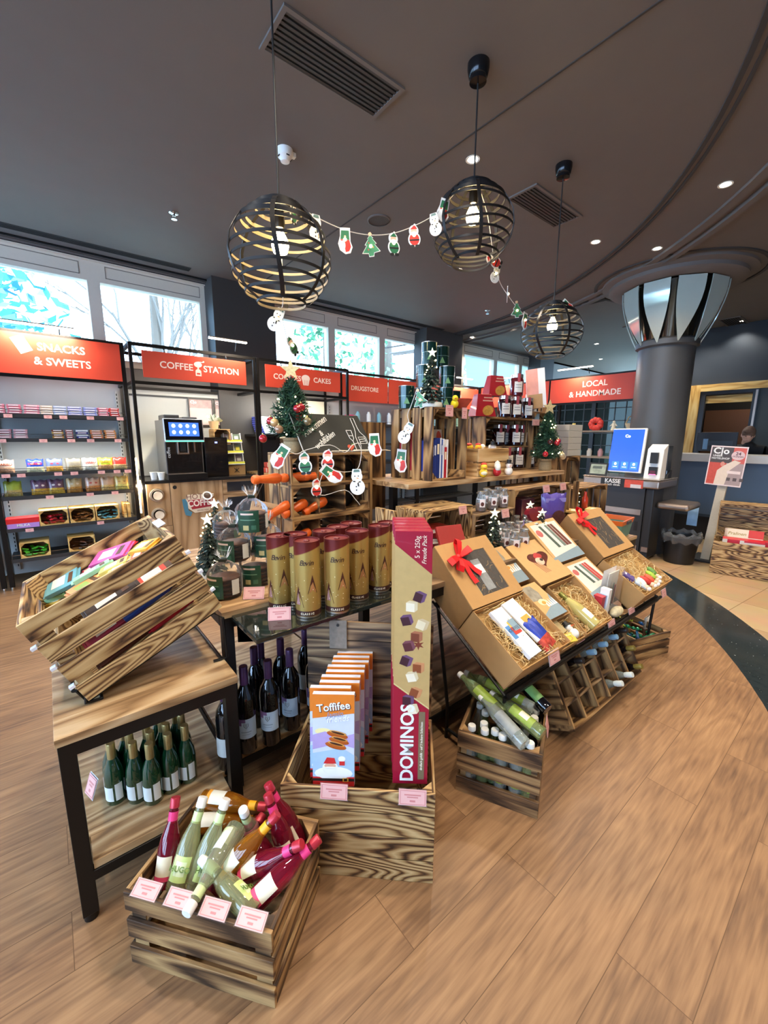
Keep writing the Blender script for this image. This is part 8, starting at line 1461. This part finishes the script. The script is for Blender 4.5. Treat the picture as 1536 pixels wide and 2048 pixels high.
b = MB(); b.lathe([(.02, 0), (.026, .01), (.026, .09), (.012, .12), (.012, .15), (0, .152)], M('#b8381f', .2, 0, .1, coat=.5), None, 16); solo(b, 'sauce_bottle', 'red sauce bottle in front of the light crate', 'bottle', None, T(PY(1170, 1000, 1.7).x, 1.70, LZ+.21))
b = MB(); b.bb((0, 0, 0), (.07, .02, .46), CHAR2); solo(b, 'upright_board', 'scorched upright board between the purple pouch and the light crate', 'board', None, T(PY(1153, 950, 1.72).x, 1.72, LZ+.0))
# ------------------------------------------------------------------ outside
def foliage(b, c, r, n, cols, rnd, s=.16):
    for i in range(n):
        d = Vector((rnd.gauss(0, 1), rnd.gauss(0, 1), rnd.gauss(0, 1))); d = d.normalized()*(rnd.random()**.4); p = Vector(c)+Vector((d.x*r[0], d.y*r[1], d.z*r[2])); u = Vector((rnd.gauss(0, 1), rnd.gauss(0, 1), rnd.gauss(0, 1))).normalized()*s; w = Vector((rnd.gauss(0, 1), rnd.gauss(0, 1), rnd.gauss(0, 1))).normalized()*s*.6
        b.add([p-u, p+w, p+u, p-w], [(0, 1, 2, 3)], cols[i % len(cols)])
def tree(name, label, x, y, h, r, cols, n, seed, cone=False, bare=False):
    rnd = random.Random(seed); t = thing(name, label, 'tree', (x, y, 0), 'trees outside the windows'); b = MB(); b.tube([(0, 0, 0), (.05, 0, h*.5), (0, 0, h*.95)], [h*.03, h*.022, .02], M('#5d5348', .9), 8)
    if bare:
        def br(p, d, L, w, k):
            q = p+d*L; b.tube([p, (p+q)/2+Vector((rnd.uniform(-.05, .05)*L, 0, .03*L)), q], [w, w*.8, w*.6], M('#6d665e', .9), 5)
            if k: 
                for _ in range(3): br(p+d*L*rnd.uniform(.5, 1), (d+Vector((rnd.uniform(-.8, .8), rnd.uniform(-.5, .5), rnd.uniform(-.1, .6)))).normalized(), L*.62, w*.55, k-1)
        for _ in range(6): br(Vector((0, 0, h*rnd.uniform(.3, .6))), Vector((rnd.uniform(-.8, .8), rnd.uniform(-.4, .4), .8)).normalized(), h*.28, .05, 3)
        b.build('trunk', t); return t
    b.build('trunk', t); b = MB()
    if cone:
        for j in range(9): f = j/8; foliage(b, (0, 0, h*(.18+.8*f)), (r*(1-f)+.15, r*(1-f)+.15, h*.07), int(n/9*(1.2-f)), cols, rnd)
    else:
        for j in range(7): foliage(b, (rnd.uniform(-.5, .5)*r, rnd.uniform(-.5, .5)*r, h*rnd.uniform(.35, .85)), (r*.6, r*.6, h*.18), int(n/12), cols, rnd)
    b.build('crown', t); return t
BLU = [M(c, .8, 0, .1) for c in ('#3f8fae', '#5aa6bf', '#2f7793', '#79bccd')]; GRN_ = [M(c, .8, 0, .1) for c in ('#4f8462', '#76a98a', '#34704e', '#8ab89a')]
tree('conifer', 'big blue-green conifer outside the left window', -1.2, 12.5, 9.0, 3.0, BLU, 2600, 1, cone=True); tree('conifer', 'second blue-green conifer outside, cut by the left edge', -4.5, 13.5, 10, 3.2, BLU, 1800, 2, cone=True)
tree('bare_tree', 'bare winter tree outside the second window from the left', 2.6, 13, 7.5, 2, BLU, 0, 3, bare=True)
for i, (x, y, h, r, l) in enumerate(((8.2, 13.5, 7.5, 1.2, 'thin pale tree outside the middle windows'), (11.5, 14, 8.5, 2.4, 'pale green tree outside the middle windows, right'), (17, 14, 9, 2.6, 'pale green tree outside the right-hand windows, left'), (21, 14, 9, 2.6, 'pale blue-green tree outside the right-hand windows'))): tree('leafy_tree', l, x, y, h, r, GRN_ if i != 3 else BLU, 1000, 20+i)
b = MB(); b.add([(-30, 6.4, -.5), (14.5, 6.4, -.5), (14.5, -20, -.5), (60, -20, -.5), (60, 80, -.5), (-30, 80, -.5)], [(0, 1, 2, 3, 4, 5)], M('#9aa69a', .9)); struct(b.build('ground'))
